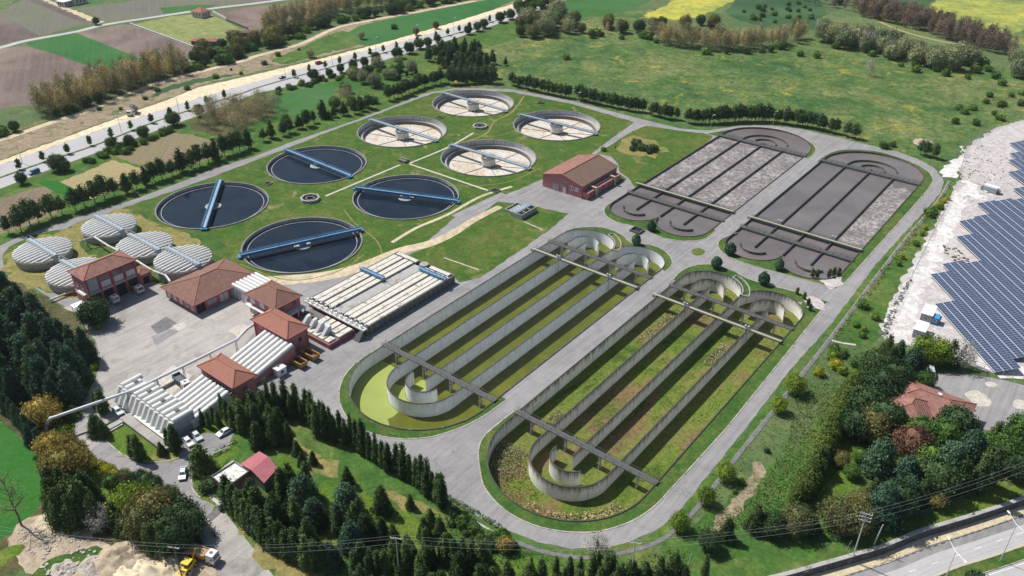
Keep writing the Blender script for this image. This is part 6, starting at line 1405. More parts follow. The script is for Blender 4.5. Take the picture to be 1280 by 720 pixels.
kind('olive_tree', 'leaf_olive', 'bark', 8, ball(3.6), 1.2, 7, 5, .22, 138, 34, 0.168, 0.55, corek=.65, twigs=2, branches=6)
kind('willow', 'leaf_willow', 'bark_grey', 9, ball(4.0, .45), 1.8, 8, 6, .25, 80, 34, 0.252, 0.8, small=True, corek=.45, twigs=2, branches=7, spread=3)
kind('orange_tree', 'leaf_orange', 'bark', 7, ball(3.2), 1, 6.2, 5, .2, 114, 30, 0.175, 0.5, corek=.7)
kind('rust_tree', 'leaf_rust', 'bark', 8, ball(3.4), 1, 7.2, 5, .2, 138, 30, 0.175, 0.5, corek=.7)
kind('poplar', 'leaf_brown', 'bark_grey', 13, colm(2.4), 3, 10.5, 12, .17, 64, 16, 0.200, 0.8, small=True, corek=0, branches=12, spread=2.2, twigs=2, inner=.3)
kind('red_poplar', 'leaf_redbud', 'bark_grey', 13, colm(2.4), 3, 10.5, 12, .17, 64, 16, 0.200, 0.8, small=True, corek=0, branches=12, spread=2.2, twigs=2, inner=.3)
kind('bare_tree', 'leaf_brown', 'bark_grey', 9, ball(3.2), 2, 7, 7, .2, 50, 14, 0.140, 0.8, small=True, corek=0, branches=14, spread=3.2, twigs=4, inner=.3)
kind('white_bare_tree', 'leaf_ash', 'bark_grey', 11, ball(3.6), 2, 9, 8, .25, 69, 15, 0.140, 0.7, variants=1, corek=0, branches=18, spread=4, twigs=5, inner=.3)
kind('tall_bare_tree', 'leaf_brown', 'bark', 17, colm(3.4), 4, 13, 15, .26, 52, 13, 0.098, 0.8, variants=1, corek=0, branches=26, spread=4, twigs=6, inner=.3)
kind('ash_tree', 'leaf_ash', 'bark', 6, ball(2.6), 1.2, 5, 4, .16, 92, 22, 0.105, 0.5, variants=2, corek=.2, branches=12, spread=2.4, twigs=4)
kind('hedge_tree', 'leaf_hedge', 'bark', 6.5, colm(2.0), .2, 6.3, 4, .15, 150, 26, .15, .4, corek=.8, branches=0)
kind('bush', 'leaf_green', 'bark', 2, ball(1.3), .0, 2.0, 1, .06, 46, 22, 0.126, 0.28, corek=.8)
kind('yellow_bush', 'leaf_yellow', 'bark', 2.4, ball(1.4), .1, 2.4, 1, .06, 50, 22, 0.126, 0.3, corek=.6)
kind('light_bush', 'leaf_light', 'bark', 2.4, ball(1.4), .1, 2.4, 1, .06, 50, 22, 0.126, 0.3, corek=.6)
kind('far_shrub', 'leaf_green', 'bark', 4, ball(2.6), .0, 4, 1, .06, 39, 22, 0.280, 0.6, small=True, corek=.7)
kind('topiary', 'leaf_blue', 'bark', 4, lambda t_: 1.75*S_(PI*(.12+.84*t_))**.75*(1.05-.3*t_), .3, 4.0, 1.5, .14, 220, 14, 0.120, 0.1, inner=.94, corek=.93, branches=0)
kind('median_cypress', 'leaf_green', 'bark', 3.5, colm(.75), .9, 3.2, 2, .08, 29, 19, 0.154, 0.2, small=True, branches=0)
kind('dark_shrub', 'leaf_pine', 'bark', 2, ball(1.4), 0, 2.2, 1, .06, 50, 22, 0.140, 0.3, corek=.8)
kind('column_shrub', 'leaf_cypress', 'bark', 3, colm(.55), .0, 3.0, 1.5, .06, 46, 22, 0.084, 0.12, corek=.85, branches=0)
NAMES = dict(row_pine='pine_tree', row_conifer='pine_tree', cypress='cypress_tree', conifer='conifer_tree', cedar='cedar_tree', blue_cedar='blue_cedar_tree', round_tree='round_tree', dark_round_tree='round_tree', light_tree='young_tree', olive_tree='olive_green_tree', willow='willow_tree', orange_tree='orange_leaved_tree', rust_tree='copper_leaved_tree', poplar='poplar_tree', red_poplar='reddish_poplar_tree', bare_tree='bare_tree', white_bare_tree='bare_tree', tall_bare_tree='bare_tree', ash_tree='grey_tree', hedge_tree='hedge_tree', bush='bush', yellow_bush='bush', light_bush='bush', far_shrub='shrub', topiary='clipped_shrub', median_cypress='small_cypress', dark_shrub='bush', column_shrub='column_shrub')
CATS = lambda nm: 'shrub' if ('shrub' in nm or 'bush' in nm) else 'tree'
ccount = {}
def tree(key, p, h=None, label=None, group=None, sx=None):
    K = KINDS[key]; i = ccount.get(key, 0); ccount[key] = i+1; me, tm = K['v'][i % len(K['v'])]
    s = (h or K['ht'])/K['ht']; nm = NAMES[key]
    if tm is None: o = link(nm, me)
    else:
        o = link(nm, None); c = link('crown', me, o); t_ = link('trunk', tm, o)
    o.location = (p[0], p[1], 0); o.rotation_euler = (0, 0, random.random()*6.28); w_ = sx or random.uniform(.9, 1.12)
    o.scale = (s*w_, s*w_, s); tag(o, label, CATS(nm), group); return o
ORD = ['first', 'second', 'third', 'fourth', 'fifth', 'sixth', 'seventh', 'eighth', 'ninth', 'tenth', 'eleventh', 'twelfth', 'thirteenth', 'fourteenth', 'fifteenth', 'sixteenth', 'seventeenth', 'eighteenth', 'nineteenth', 'twentieth']
TENS = ['', 'tenth', 'twentieth', 'thirtieth', 'fortieth', 'fiftieth']
def ordn(i):
    if i < 20: return ORD[i]
    i += 1
    return (['', '', 'twenty', 'thirty', 'forty', 'fifty', 'sixty'][i//10]+'-'+ORD[i % 10-1]) if i % 10 else ['', '', 'twentieth', 'thirtieth', 'fortieth', 'fiftieth', 'sixtieth'][i//10]
def row(key, px, n, h, lab, group, jit=.6, hv=.15, skip=()):
    """trees standing in a line; each is told apart by its place counted from the left"""
    pts = PL(px); L = [0]
    for a, b_ in zip(pts, pts[1:]): L.append(L[-1]+math.dist(a, b_))
    k_ = 0
    for i in range(n):
        d = L[-1]*(i+.5)/n; j = max(q for q in range(len(L)-1) if L[q] <= d); f = (d-L[j])/(L[j+1]-L[j])
        x, y = (pts[j][c]+(pts[j+1][c]-pts[j][c])*f for c in (0, 1))
        if i in skip: continue
        kk = key if isinstance(key, str) else random.choice(key)
        tree(kk, (x+random.uniform(-jit, jit), y+random.uniform(-jit, jit)), h*random.uniform(1-hv, 1+hv), f'{ordn(k_)} {lab}', group); k_ += 1
def fill(keys, px, spacing, h, lab, group, hv=.2, maxn=300, avoid=(), jitter=.42):
    """a stand of trees nothing tells apart, spread through an area"""
    poly = PL(px); xs = [p[0] for p in poly]; ys = [p[1] for p in poly]; out = []
    y = min(ys); r_ = 0
    while y < max(ys):
        x = min(xs)+(spacing/2 if r_ % 2 else 0)
        while x < max(xs):
            q = (x+random.uniform(-1, 1)*spacing*jitter, y+random.uniform(-1, 1)*spacing*jitter)
            if inside(q, poly) and not any(math.dist(q, a[:2]) < a[2] for a in avoid): out.append(q)
            x += spacing
        y += spacing*.87; r_ += 1
    if len(out) > maxn: random.shuffle(out); out = out[:maxn]
    for q in out:
        k_ = random.choice(keys) if not isinstance(keys, str) else keys
        hh = h[k_] if isinstance(h, dict) else h
        l_ = lab[k_] if isinstance(lab, dict) else lab
        tree(k_, q, hh*random.uniform(1-hv, 1+hv), l_, group)
    return out
# perimeter rows
row(['row_conifer', 'row_pine', 'row_pine'], [(2, 294), (26, 290), (50, 277), (75, 270), (100, 262), (130, 250), (165, 240), (200, 224), (228, 216), (262, 203), (290, 193), (316, 184)], 26, 9.3, 'pine from the left in the row between the ploughed plots and the perimeter road', 'pines along the western perimeter road', hv=.25)
row(['row_pine', 'row_conifer'], [(322, 180), (345, 172), (372, 162), (405, 148), (440, 142), (470, 134)], 13, 8, 'pine from the left in the row below the green crop field', 'pines below the green field', jit=1.2, hv=.25)
row('row_pine', [(485, 126), (505, 119), (528, 110), (553, 104)], 14, 8.3, 'pine from the left in the dense row left of the farthest clarifier', 'pines left of the farthest clarifier', jit=1.0)
row('row_pine', [(562, 106), (590, 104), (618, 104)], 15, 8.6, 'pine from the left in the tall row right behind the farthest clarifier', 'pines behind the farthest clarifier', jit=.8)
row('row_pine', [(638, 106), (660, 112), (690, 119), (714, 123)], 16, 7.6, 'pine from the left in the first stretch of the north road row', 'pines of the north road, first stretch', jit=.7)
row('row_pine', [(721, 124), (745, 130), (770, 135), (790, 139), (806, 141)], 18, 7.8, 'pine from the left in the second stretch of the north road row', 'pines of the north road, second stretch', jit=.7)
row('row_pine', [(812, 144), (830, 148), (848, 150)], 7, 7.6, 'pine from the left in the short middle clump of the north road row', 'pines of the north road, middle clump', jit=.9)
row('row_pine', [(860, 154), (885, 154.5), (910, 153), (940, 151.5), (965, 152)], 22, 8.6, 'pine from the left in the third stretch of the north road row', 'pines of the north road, third stretch', jit=.8)
row('row_pine', [(968, 153), (990, 156), (1012, 159), (1030, 164)], 13, 8.2, 'pine from the left in the last full stretch of the north road row', 'pines of the north road, last stretch', jit=.7)
for q, l_ in (((1038, 166), 'left'), ((1044, 167), 'middle'), ((1058, 171), 'right'), ((1068, 173), 'far right')): tree('row_pine', P(*q), 8, f'{l_} pine of the four at the end of the north road row', 'last four pines of the north road')
for q, l_ in (((1150, 193), 'left'), ((1156, 195), 'middle'), ((1167, 198), 'right')): tree('row_pine', P(*q), 7.5, f'{l_} pine of the three beside the white track by the solar field', 'three pines by the white track')
# plantation north west of the clarifiers
fill(['row_conifer', 'row_pine'], [(528, 78), (545, 66), (565, 62), (600, 62), (602, 72), (598, 92), (560, 92), (545, 84)], 6.4, {'row_conifer': 8, 'row_pine': 7.5}, 'dark conifer in the dense plantation between the highway and the farthest clarifier', 'conifer plantation by the highway', .2)
fill('row_pine', [(562, 94), (600, 93), (620, 96), (618, 101), (562, 103)], 5.2, 8.5, 'pine in the second rank behind the farthest clarifier', 'second rank of pines', .1)
for q, l_ in (((608, 84), 'tall slim conifer standing apart right of the plantation'), ((616, 80), 'smaller slim conifer right of the tall one by the plantation'), ((632, 82), 'squat conifer beside the meadow edge'), ((496, 89), 'small round-topped tree left of the plantation')): tree('row_conifer' if 'round' not in l_ else 'far_shrub', P(*q), 9 if 'tall' in l_ else 5.5, l_)
fill('row_conifer', [(488, 92), (520, 86), (528, 96), (500, 104)], 11, 4.5, 'small young conifer on the grass left of the plantation', 'young conifers left of the plantation', .2)
fill(['far_shrub', 'willow', 'round_tree'], [(440, 90), (495, 80), (540, 88), (520, 100), (480, 112), (440, 122), (420, 110)], 11, {'far_shrub': 3.5, 'willow': 6, 'round_tree': 5.5}, {'far_shrub': 'low green shrub on the rough slope above the green field', 'willow': 'pale green tree on the rough slope above the green field', 'round_tree': 'round green tree on the rough slope above the green field'}, 'trees on the slope above the green field', .3)
fill(['round_tree', 'row_conifer', 'far_shrub'], [(360, 152), (400, 140), (440, 128), (468, 124), (476, 131), (440, 140), (400, 150), (370, 160)], 8.5, {'round_tree': 6, 'row_conifer': 6.5, 'far_shrub': 3}, {'round_tree': 'round green tree at the lower edge of the green field', 'row_conifer': 'dark conifer at the lower edge of the green field', 'far_shrub': 'shrub at the lower edge of the green field'}, 'trees at the edge of the green field', .25)
fill('bare_tree', [(238, 150), (262, 140), (300, 130), (345, 124), (348, 138), (330, 152), (300, 168), (262, 166)], 6.2, 8.5, 'bare grey-brown tree in the grove between the highway and the pine row', 'bare grove by the highway', .2)
fill('bare_tree', [(415, 128), (430, 122), (440, 128), (428, 136)], 5, 8, 'bare brown tree beside the green crop field', 'bare trees by the green field', .15)
tree('light_tree', P(358, 158), 6, 'bright green young tree at the left corner of the green field')
# highway trees
hm = [(25, 212), (55, 202), (85, 192.5), (113, 182), (139.5, 172.5), (164, 163), (190, 154), (213, 146), (235, 138.5), (259, 131), (281, 123.5), (368, 97), (387, 91), (407, 86), (425, 80.5), (444, 75.5), (463, 70), (479, 66), (496, 61.5), (522, 54.5), (545, 48.5), (560, 44.5), (574, 40.5), (587, 36.5), (612, 28), (631, 21.5)]
for i, q in enumerate(hm): tree('median_cypress', P(*q), 4.6, f'{ordn(i)} slim clipped tree from the left in the median of the highway', 'slim trees of the highway median')
hr_ = [(28.5, 230, 5), (74, 213, 7), (82, 214, 5), (140, 185, 5), (162.5, 182, 5), (180, 172, 5.5), (217.5, 157, 6.5), (250, 145, 6), (392, 100, 6), (412, 96, 4.5), (426, 91, 5), (442, 87, 6), (456, 83, 5.5), (470, 78, 6), (497, 73, 6.5), (512, 67, 7), (524, 61, 6.5), (535, 58, 5.5), (547, 53, 5), (585, 43, 6), (597, 39, 6), (605, 35, 6), (625, 28, 7), (638, 24, 7)]
for i, q in enumerate(hr_): tree('dark_round_tree', P(q[0], q[1]), q[2], f'{ordn(i)} dark round tree from the left along the near side of the highway', 'round trees along the highway')
fill('far_shrub', [(90, 204), (140, 187), (215, 160), (216, 166), (150, 195), (100, 210)], 5, 2.6, 'green roadside bush between the highway and the ploughed plots', 'bushes along the highway', .3)
fill('far_shrub', [(345, 112), (392, 100), (450, 90), (452, 95), (400, 106), (348, 118)], 5, 2.2, 'green roadside bush above the green crop field', 'bushes above the green field', .3)
fill(['dark_round_tree', 'round_tree'], [(645, 16), (665, 2), (690, -4), (700, 0), (680, 14), (655, 24)], 8, {'dark_round_tree': 7, 'round_tree': 8}, 'dark tree in the clump where the highway leaves the picture', 'tree clump at the top end of the highway', .2)
for q in ((520, 44, 6), (545, 36, 6)): tree('rust_tree', P(q[0], q[1]), 5, 'reddish round tree on the far carriageway side, ' + ('the left one' if q[0] < 530 else 'the right one'))
# poplar strip and the wooded ditch, top left
fill('poplar', [(42, 138), (85, 120), (125, 108), (165, 98), (215, 80), (238, 84), (232, 92), (190, 106), (150, 120), (110, 135), (60, 150)], 5.0, 13, 'slender leafless poplar in the brown wood below the ploughed fields', 'poplar wood at the top left', .18, 150)
fill('poplar', [(325, 45), (350, 38), (400, 26), (450, 16), (520, 4), (570, -6), (560, -12), (480, 4), (400, 14), (340, 28)], 6.0, 13, 'slender leafless poplar in the brown strip beyond the dirt road', 'poplar strip beyond the dirt road', .15, 130)
fill(['far_shrub', 'dark_round_tree'], [(0, 168), (40, 155), (80, 140), (130, 126), (190, 104), (250, 84), (300, 68), (312, 72), (260, 85), (200, 101), (150, 119), (105, 137), (60, 150), (0, 172)], 6.5, {'far_shrub': 4.2, 'dark_round_tree': 5}, {'far_shrub': 'green bush in the ditch hedge along the dirt path', 'dark_round_tree': 'dark round tree in the ditch hedge along the dirt path'}, 'ditch hedge along the dirt path', .3, 200)
fill(['far_shrub', 'dark_round_tree', 'olive_tree'], [(235, 78), (250, 66), (300, 55), (345, 44), (400, 30), (420, 30), (370, 50), (320, 66), (270, 78)], 8.5, {'far_shrub': 4.5, 'dark_round_tree': 6, 'olive_tree': 8}, {'far_shrub': 'green shrub in the copse behind the paddock', 'dark_round_tree': 'dark tree in the copse behind the paddock', 'olive_tree': 'olive-green tree in the copse behind the paddock'}, 'copse behind the paddock', .3, 120)
fill(['dark_round_tree', 'far_shrub'], [(420, 26), (480, 14), (560, 2), (600, -6), (600, -2), (520, 12), (460, 23), (430, 30)], 8, {'far_shrub': 4, 'dark_round_tree': 7}, 'dark green tree along the foot of the poplar strip', 'green edge of the poplar strip', .25, 80)
tree('willow', P(452, 49), 5, 'lone rounded pale shrub in the green field beyond the highway'); tree('far_shrub', P(493, 36), 3, 'small dark bush in the green field beyond the highway'); tree('dark_round_tree', P(121, 31), 5, 'dark tree at the junction of the far farm tracks')
tree('willow', P(388, 72), 5, 'low pale shrub between the dirt path and the highway')
fill(['far_shrub'], [(80, 165), (190, 128), (300, 95), (400, 62), (420, 50), (370, 62), (290, 85), (190, 112), (100, 145)], 15, 1.9, 'low green bush on the rough ground between the dirt path and the highway', 'bushes on the rough roadside ground', .4, 50)
# woods beyond the meadow
fill(['willow', 'round_tree', 'olive_tree'], [(640, 46), (650, 28), (690, 20), (735, 30), (730, 42), (700, 42), (660, 52)], 9, {'willow': 10, 'round_tree': 7, 'olive_tree': 7}, {'willow': 'pale green tree in the wood at the upper left corner of the meadow', 'round_tree': 'mid green tree in the wood at the upper left corner of the meadow', 'olive_tree': 'olive-green tree in the wood at the upper left corner of the meadow'}, 'wood at the corner of the meadow', .3, 90)
fill(['olive_tree', 'dark_round_tree', 'bare_tree'], [(742, 30), (790, 30), (870, 30), (900, 36), (870, 40), (800, 42), (745, 40)], 13, {'olive_tree': 9, 'dark_round_tree': 6.5, 'bare_tree': 9}, {'olive_tree': 'olive-green tree between the yellow field and the brown wood', 'dark_round_tree': 'dark tree between the yellow field and the brown wood', 'bare_tree': 'bare tree between the yellow field and the brown wood'}, 'trees below the yellow field', .25, 50)
fill(['poplar', 'poplar', 'bare_tree'], [(805, 46), (835, 50), (880, 57), (920, 56), (960, 54), (1000, 46), (1010, 50), (975, 60), (930, 64), (880, 65), (830, 58)], 5.0, {'poplar': 12.5, 'bare_tree': 10}, {'poplar': 'leafless brown tree in the wood at the top edge of the meadow', 'bare_tree': 'twiggy bare tree in the wood at the top edge of the meadow'}, 'brown wood above the meadow', .2, 200)
fill(['poplar', 'bare_tree'], [(745, 36), (790, 38), (800, 44), (760, 44)], 8, {'poplar': 9, 'bare_tree': 7}, 'leafless brown tree in the small wood right of the meadow corner', 'small brown wood right of the meadow corner', .2, 40)
fill(['far_shrub', 'dark_round_tree'], [(735, 44), (805, 46), (850, 62), (900, 66), (960, 63), (1010, 54), (1012, 58), (960, 67), (880, 69), (800, 50), (740, 48)], 9, {'far_shrub': 3.4, 'dark_round_tree': 4.2}, 'dark green bush along the top edge of the meadow', 'bushes along the top of the meadow', .3, 110)
fill(['willow', 'willow', 'far_shrub'], [(1015, 50), (1035, 40), (1060, 46), (1120, 62), (1160, 74), (1240, 82), (1238, 92), (1180, 90), (1120, 76), (1070, 62), (1040, 60)], 9, {'willow': 10.5, 'far_shrub': 4.5}, {'willow': 'pale grey-green willow in the belt at the upper right of the meadow', 'far_shrub': 'green shrub under the willow belt'}, 'willow belt above the meadow', .2, 130)
fill(['willow'], [(1262, 84), (1290, 86), (1300, 98), (1268, 98)], 8, 9, 'pale willow in the clump at the right edge beyond the meadow', 'willow clump at the right edge', .2)
fill('red_poplar', [(1060, 8), (1085, 10), (1135, 22), (1200, 42), (1260, 62), (1270, 74), (1235, 66), (1180, 50), (1120, 32), (1068, 20)], 6, 13, 'leafless reddish poplar in the long belt below the yellow field at the top right', 'reddish poplar belt at the top right', .15, 230)
fill(['red_poplar', 'dark_round_tree'], [(960, -8), (1062, 2), (1068, 16), (1040, 14), (990, 2)], 11, {'red_poplar': 10, 'dark_round_tree': 5}, {'red_poplar': 'leafless tree at the start of the long belt near the top edge', 'dark_round_tree': 'dark bush at the start of the long belt near the top edge'}, 'start of the long belt', .3, 60)
fill('dark_round_tree', [(1128, 8), (1160, 14), (1190, 24), (1188, 27), (1155, 20), (1126, 12)], 9, 4.5, 'dark round bush between the reddish poplars and the yellow field', 'bushes by the yellow field', .2)
fill('far_shrub', [(915, 14), (960, 4), (1000, 4), (1030, 20), (1025, 30), (960, 30), (925, 24)], 13, 2.6, 'small dark green bush in the orchard-like field at the top', 'bushes of the top field', .3, 100)
fill(['far_shrub'], [(1080, 58), (1130, 74), (1190, 92), (1250, 92), (1262, 110), (1220, 100), (1150, 92), (1090, 72)], 12, 3, 'green shrub along the lower edge of the willow belt', 'shrubs below the willow belt', .3, 80)
fill(['far_shrub'], [(1180, 140), (1230, 120), (1285, 115), (1285, 145), (1230, 155), (1195, 175)], 13, 2.2, 'low dark shrub in the rough grass above the solar field', 'shrubs above the solar field', .4, 60)
tree('white_bare_tree', P(1087, 95), 11, 'lone whitish bare tree in the meadow'); tree('ash_tree', P(1083, 62), 12, 'tall whitish tree in the willow belt above the lone bare tree')
for q in ((708, 74, 3), (1000, 70, 3), (1020, 72, 3.5), (1105, 185, 3), (1115, 183, 2.4)): tree('far_shrub', P(q[0], q[1]), q[2], f'low shrub in the meadow grass {"near its left end" if q[0] < 800 else ("below the willow belt" if q[1] < 100 else "beside the bend of the north road")}', 'lone shrubs of the meadow')
# clipped shrubs in the works
for q, h_, l_ in (((814, 288), 4.2, 'clipped egg-shaped shrub on the verge beside the open chamber'), ((795, 306), 4.4, 'clipped egg-shaped shrub at the far lobes of the algae basin'), ((912, 318), 4.6, 'clipped egg-shaped shrub at the left lobe of the smooth brown basin'), ((895, 335), 4.6, 'clipped egg-shaped shrub at the far lobes of the overgrown basin'), ((973, 337), 4.3, 'clipped egg-shaped shrub on the verge between the two lobes of the brown basin'), ((954, 355), 4.6, 'clipped egg-shaped shrub right of the far lobes of the overgrown basin')):
    tree('topiary', P(*q), h_, l_, 'clipped egg-shaped shrubs')
for i, q in enumerate([(1015, 345), (1021, 346), (1036, 346), (1042, 344), (1048, 344)]): tree('column_shrub', P(*q), 3.4, f'{ordn(i)} dark column shrub from the left by the corner of the brown basin', 'column shrubs by the brown basin')
for i, q in enumerate([(996, 368), (1005, 374), (1010, 382), (1012, 388)]): tree('column_shrub', P(*q), 3.0, f'{ordn(i)} dark column shrub from the top beside the right lobe of the overgrown basin', 'column shrubs by the overgrown basin')
for q, h_ in (((795, 184), 3.4), ((801, 187), 2.6), ((806, 188), 2.2), ((814, 189), 3.0), ((790, 188), 1.8), ((820, 187), 1.8), ((811, 192), 1.5)): tree('dark_shrub', P(*q), h_, 'dark bush in the round bed on the lawn left of the foamy basin', 'bushes of the round bed')
fill(['bush', 'column_shrub'], [(745, 192), (770, 182), (774, 185), (750, 196)], 6, {'bush': 1.4, 'column_shrub': 1.6}, 'tiny shrub beside the diagonal road behind the pink hall', 'tiny shrubs by the diagonal road', .2)
# tree at the garage, west wood, hedge
tree('dark_round_tree', P(122, 404), 8.2, 'dark round tree with a dense crown in front of the garage', sx=1.15); tree('bush', P(110, 400), 3.2, 'low dark bush left of the round garage tree'); tree('light_bush', P(124, 411), 1.6, 'small bright bush at the foot of the round garage tree')
W1 = [(-50, 392), (0, 385), (40, 392), (72, 412), (104, 436), (114, 455), (112, 478), (98, 505), (84, 520), (60, 522), (20, 505), (-50, 490)]
fill('cedar', W1, 5.6, 12.5, 'dark cedar in the dense wood at the left edge beside the yard', 'dense dark wood at the left edge', .22, 260)
fill(['light_bush', 'bush'], [(104, 500), (122, 470), (124, 452), (118, 450), (112, 480), (94, 510), (84, 530), (92, 532)], 2.6, {'light_bush': 2.2, 'bush': 2.4}, {'light_bush': 'light green bush on the yard side of the dense wood', 'bush': 'green bush on the yard side of the dense wood'}, 'bushes on the yard side of the wood', .3)
for i, q in enumerate([(10, 516), (18, 522), (24, 529), (31, 535), (37, 542), (44, 549), (40, 556), (52, 560)]): tree('blue_cedar', P(*q), 6.6, f'{ordn(i)} bluish conifer from the top in the hedge by the bright green field', 'bluish conifer hedge', sx=.62)
tree('orange_tree', P(58, 532), 8.2, 'golden-leaved round tree beside the lower end of the overhead pipe', sx=1.1); tree('light_bush', P(79, 545), 3, 'bright green bush under the overhead pipe')
for q, h_, l_ in (((68, 572), 7, 'left'), ((84, 572), 7, 'middle'), ((97, 575), 5.5, 'right')): tree('orange_tree', P(*q), h_, f'{l_} golden-brown tree of three below the overhead pipe', 'golden-brown trees below the pipe')
row('yellow_bush', [(98, 566), (112, 576), (125, 585), (140, 592), (152, 598)], 12, 1.8, 'yellow-flowering bush from the left along the entrance road', 'yellow bushes along the entrance road', .5)
fill(['bush', 'dark_shrub'], [(56, 560), (66, 575), (62, 592), (50, 575)], 3.2, 3, 'green bush at the edge of the bright green field', 'bushes by the bright green field', .3)
tree('tall_bare_tree', P(27, 657), 17, 'tall leafless tree at the left edge by the bright green field')
cl = [('conifer', 75, 640, 11), ('conifer', 85, 628, 11), ('conifer', 97, 640, 12), ('conifer', 108, 648, 12), ('conifer', 82, 652, 11), ('conifer', 95, 658, 10), ('conifer', 70, 622, 10), ('conifer', 112, 628, 10), ('orange_tree', 85, 600, 9), ('orange_tree', 98, 596, 8), ('orange_tree', 72, 596, 7), ('conifer', 120, 655, 9), ('ash_tree', 130, 660, 6), ('conifer', 148, 660, 8), ('conifer', 158, 668, 8)]
for k_, x, y, h_ in cl: tree(k_, P(x, y), h_, {'conifer': 'dark conifer in the copse between the sand heaps and the entrance road', 'orange_tree': 'golden-brown tree at the top of the copse by the bright green field', 'ash_tree': 'greyish-purple bare shrub tree in the copse above the sand heaps'}[k_], 'copse between the entrance road and the sand heaps')
cl = [('round_tree', 143, 612, 4.5, 'grey-green low tree at the upper edge of the copse'), ('olive_tree', 158, 606, 4.5, 'grey olive shrub tree beside the entrance road bend'), ('light_tree', 165, 648, 9, 'bright green round tree in the middle of the roadside copse'), ('light_tree', 180, 634, 7, 'smaller bright green tree at the top of the roadside copse'), ('olive_tree', 192, 658, 9.5, 'large olive-green tree in the roadside copse'), ('olive_tree', 206, 646, 8, 'olive-green tree behind the large one in the roadside copse'), ('olive_tree', 180, 672, 9, 'olive-green tree at the lower left of the roadside copse')]
for k_, x, y, h_, l_ in cl: tree(k_, P(x, y), h_, l_)
for x, y, h_ in ((176, 606, 4), (185, 609, 4), (195, 616, 4.5), (212, 640, 6.5), (222, 650, 7), (231, 660, 7.5), (236, 670, 7.5), (234, 684, 7), (222, 688, 8), (207, 690, 9), (194, 690, 9.5), (228, 676, 8), (215, 680, 8)): tree('dark_round_tree' if h_ < 6 else random.choice(['conifer', 'dark_round_tree']), P(x, y), h_, 'dark tree in the roadside copse right of the olive-green tree', 'dark trees of the roadside copse')
# trees by the white covers
for q, h_, l_ in (((122, 512), 6, 'slim dark cypress leaning over the lane left of the parked silver car', ), ((131, 516), 8.2, 'larger dark cypress behind the overhead pipe'), ((123, 542), 6.8, 'dark cypress directly below the overhead pipe'), ((130, 545), 5.6, 'small dark cypress on the lawn corner below the pipe'), ((168, 570), 6.8, 'dark cypress left of the pair on the dry lawn'), ((176, 574), 8.2, 'taller dark cypress in front of the loading deck'), ((203, 568), 4.2, 'low dark conifer on the dry lawn'), ((212, 558), 6.2, 'slim cypress beside the loading deck corner'), ((221, 563), 8.4, 'dark cypress beside the white parked cars'), ((254, 588), 8.8, 'lone dark cypress at the corner of the gate house lawn')): tree('conifer' if 'low' in l_ or 'lone' in l_ else 'cypress', P(*q), h_, l_, sx=1.3 if h_ > 6.5 else 1.1)
for i, q in enumerate([(254, 531), (262, 535), (268, 528), (274, 533), (280, 521), (286, 529), (292, 536), (298, 524)]): tree('cypress', P(*q), 5.5 if i < 4 else 8, f'{ordn(i)} slim cypress from the left on the lawn between the outer tubes and the grove', 'slim cypresses by the outer tubes')
tree('dark_shrub', P(262, 611), 2.6, 'dark clipped bush at the gate house corner'); tree('bush', P(283, 622), 3, 'green bush left of the gate house cypress row'); tree('light_bush', P(257, 606), 1.4, 'small bright bush by the gate house path')
# grove
edge = [(338, 518), (346, 512), (352, 522), (359, 516), (366, 524), (372, 518), (379, 528), (385, 522), (392, 532), (398, 545), (404, 536), (409, 549), (414, 540), (419, 553), (426, 545), (433, 556), (440, 552), (447, 562), (455, 566), (463, 572), (471, 578), (479, 584), (486, 588), (497, 592), (505, 596), (513, 600), (521, 606), (528, 612), (535, 618), (541, 622), (548, 628), (553, 634)]
for i, q in enumerate(edge): tree('cypress', P(*q), random.uniform(8.2, 12), f'{ordn(i)} dark cypress from the left along the road edge of the central grove', 'cypresses along the road edge of the grove', sx=random.uniform(.72, .98))
fill(['conifer', 'cypress'], [(296, 540), (320, 520), (338, 512), (352, 528), (352, 545), (372, 558), (356, 568), (322, 560), (300, 556)], 4.6, {'conifer': 9, 'cypress': 9.5}, {'conifer': 'broad dark conifer in the upper left part of the central grove', 'cypress': 'narrow dark cypress in the upper left part of the central grove'}, 'upper left part of the grove', .18)
low_row = [(288, 634), (296, 642), (304, 650), (311, 660), (318, 666), (326, 672), (334, 680), (343, 686), (352, 690), (361, 697), (372, 700), (384, 708), (396, 712)]
for i, q in enumerate(low_row): tree('cypress', P(*q), random.uniform(8.5, 10.5), f'{ordn(i)} cypress from the left in the row above the dry bank', 'cypresses above the dry bank', sx=1.15)
gb = fill(['conifer', 'cypress', 'blue_cedar'], [(300, 640), (325, 625), (350, 618), (378, 612), (398, 622), (430, 640), (455, 655), (440, 690), (420, 720), (380, 700), (340, 675)], 6.2, {'conifer': 9.5, 'cypress': 9, 'blue_cedar': 8.5}, {'conifer': 'broad green conifer in the lower part of the central grove', 'cypress': 'narrow cypress in the lower part of the central grove', 'blue_cedar': 'bluish cedar in the lower part of the central grove'}, 'lower part of the grove', .2)
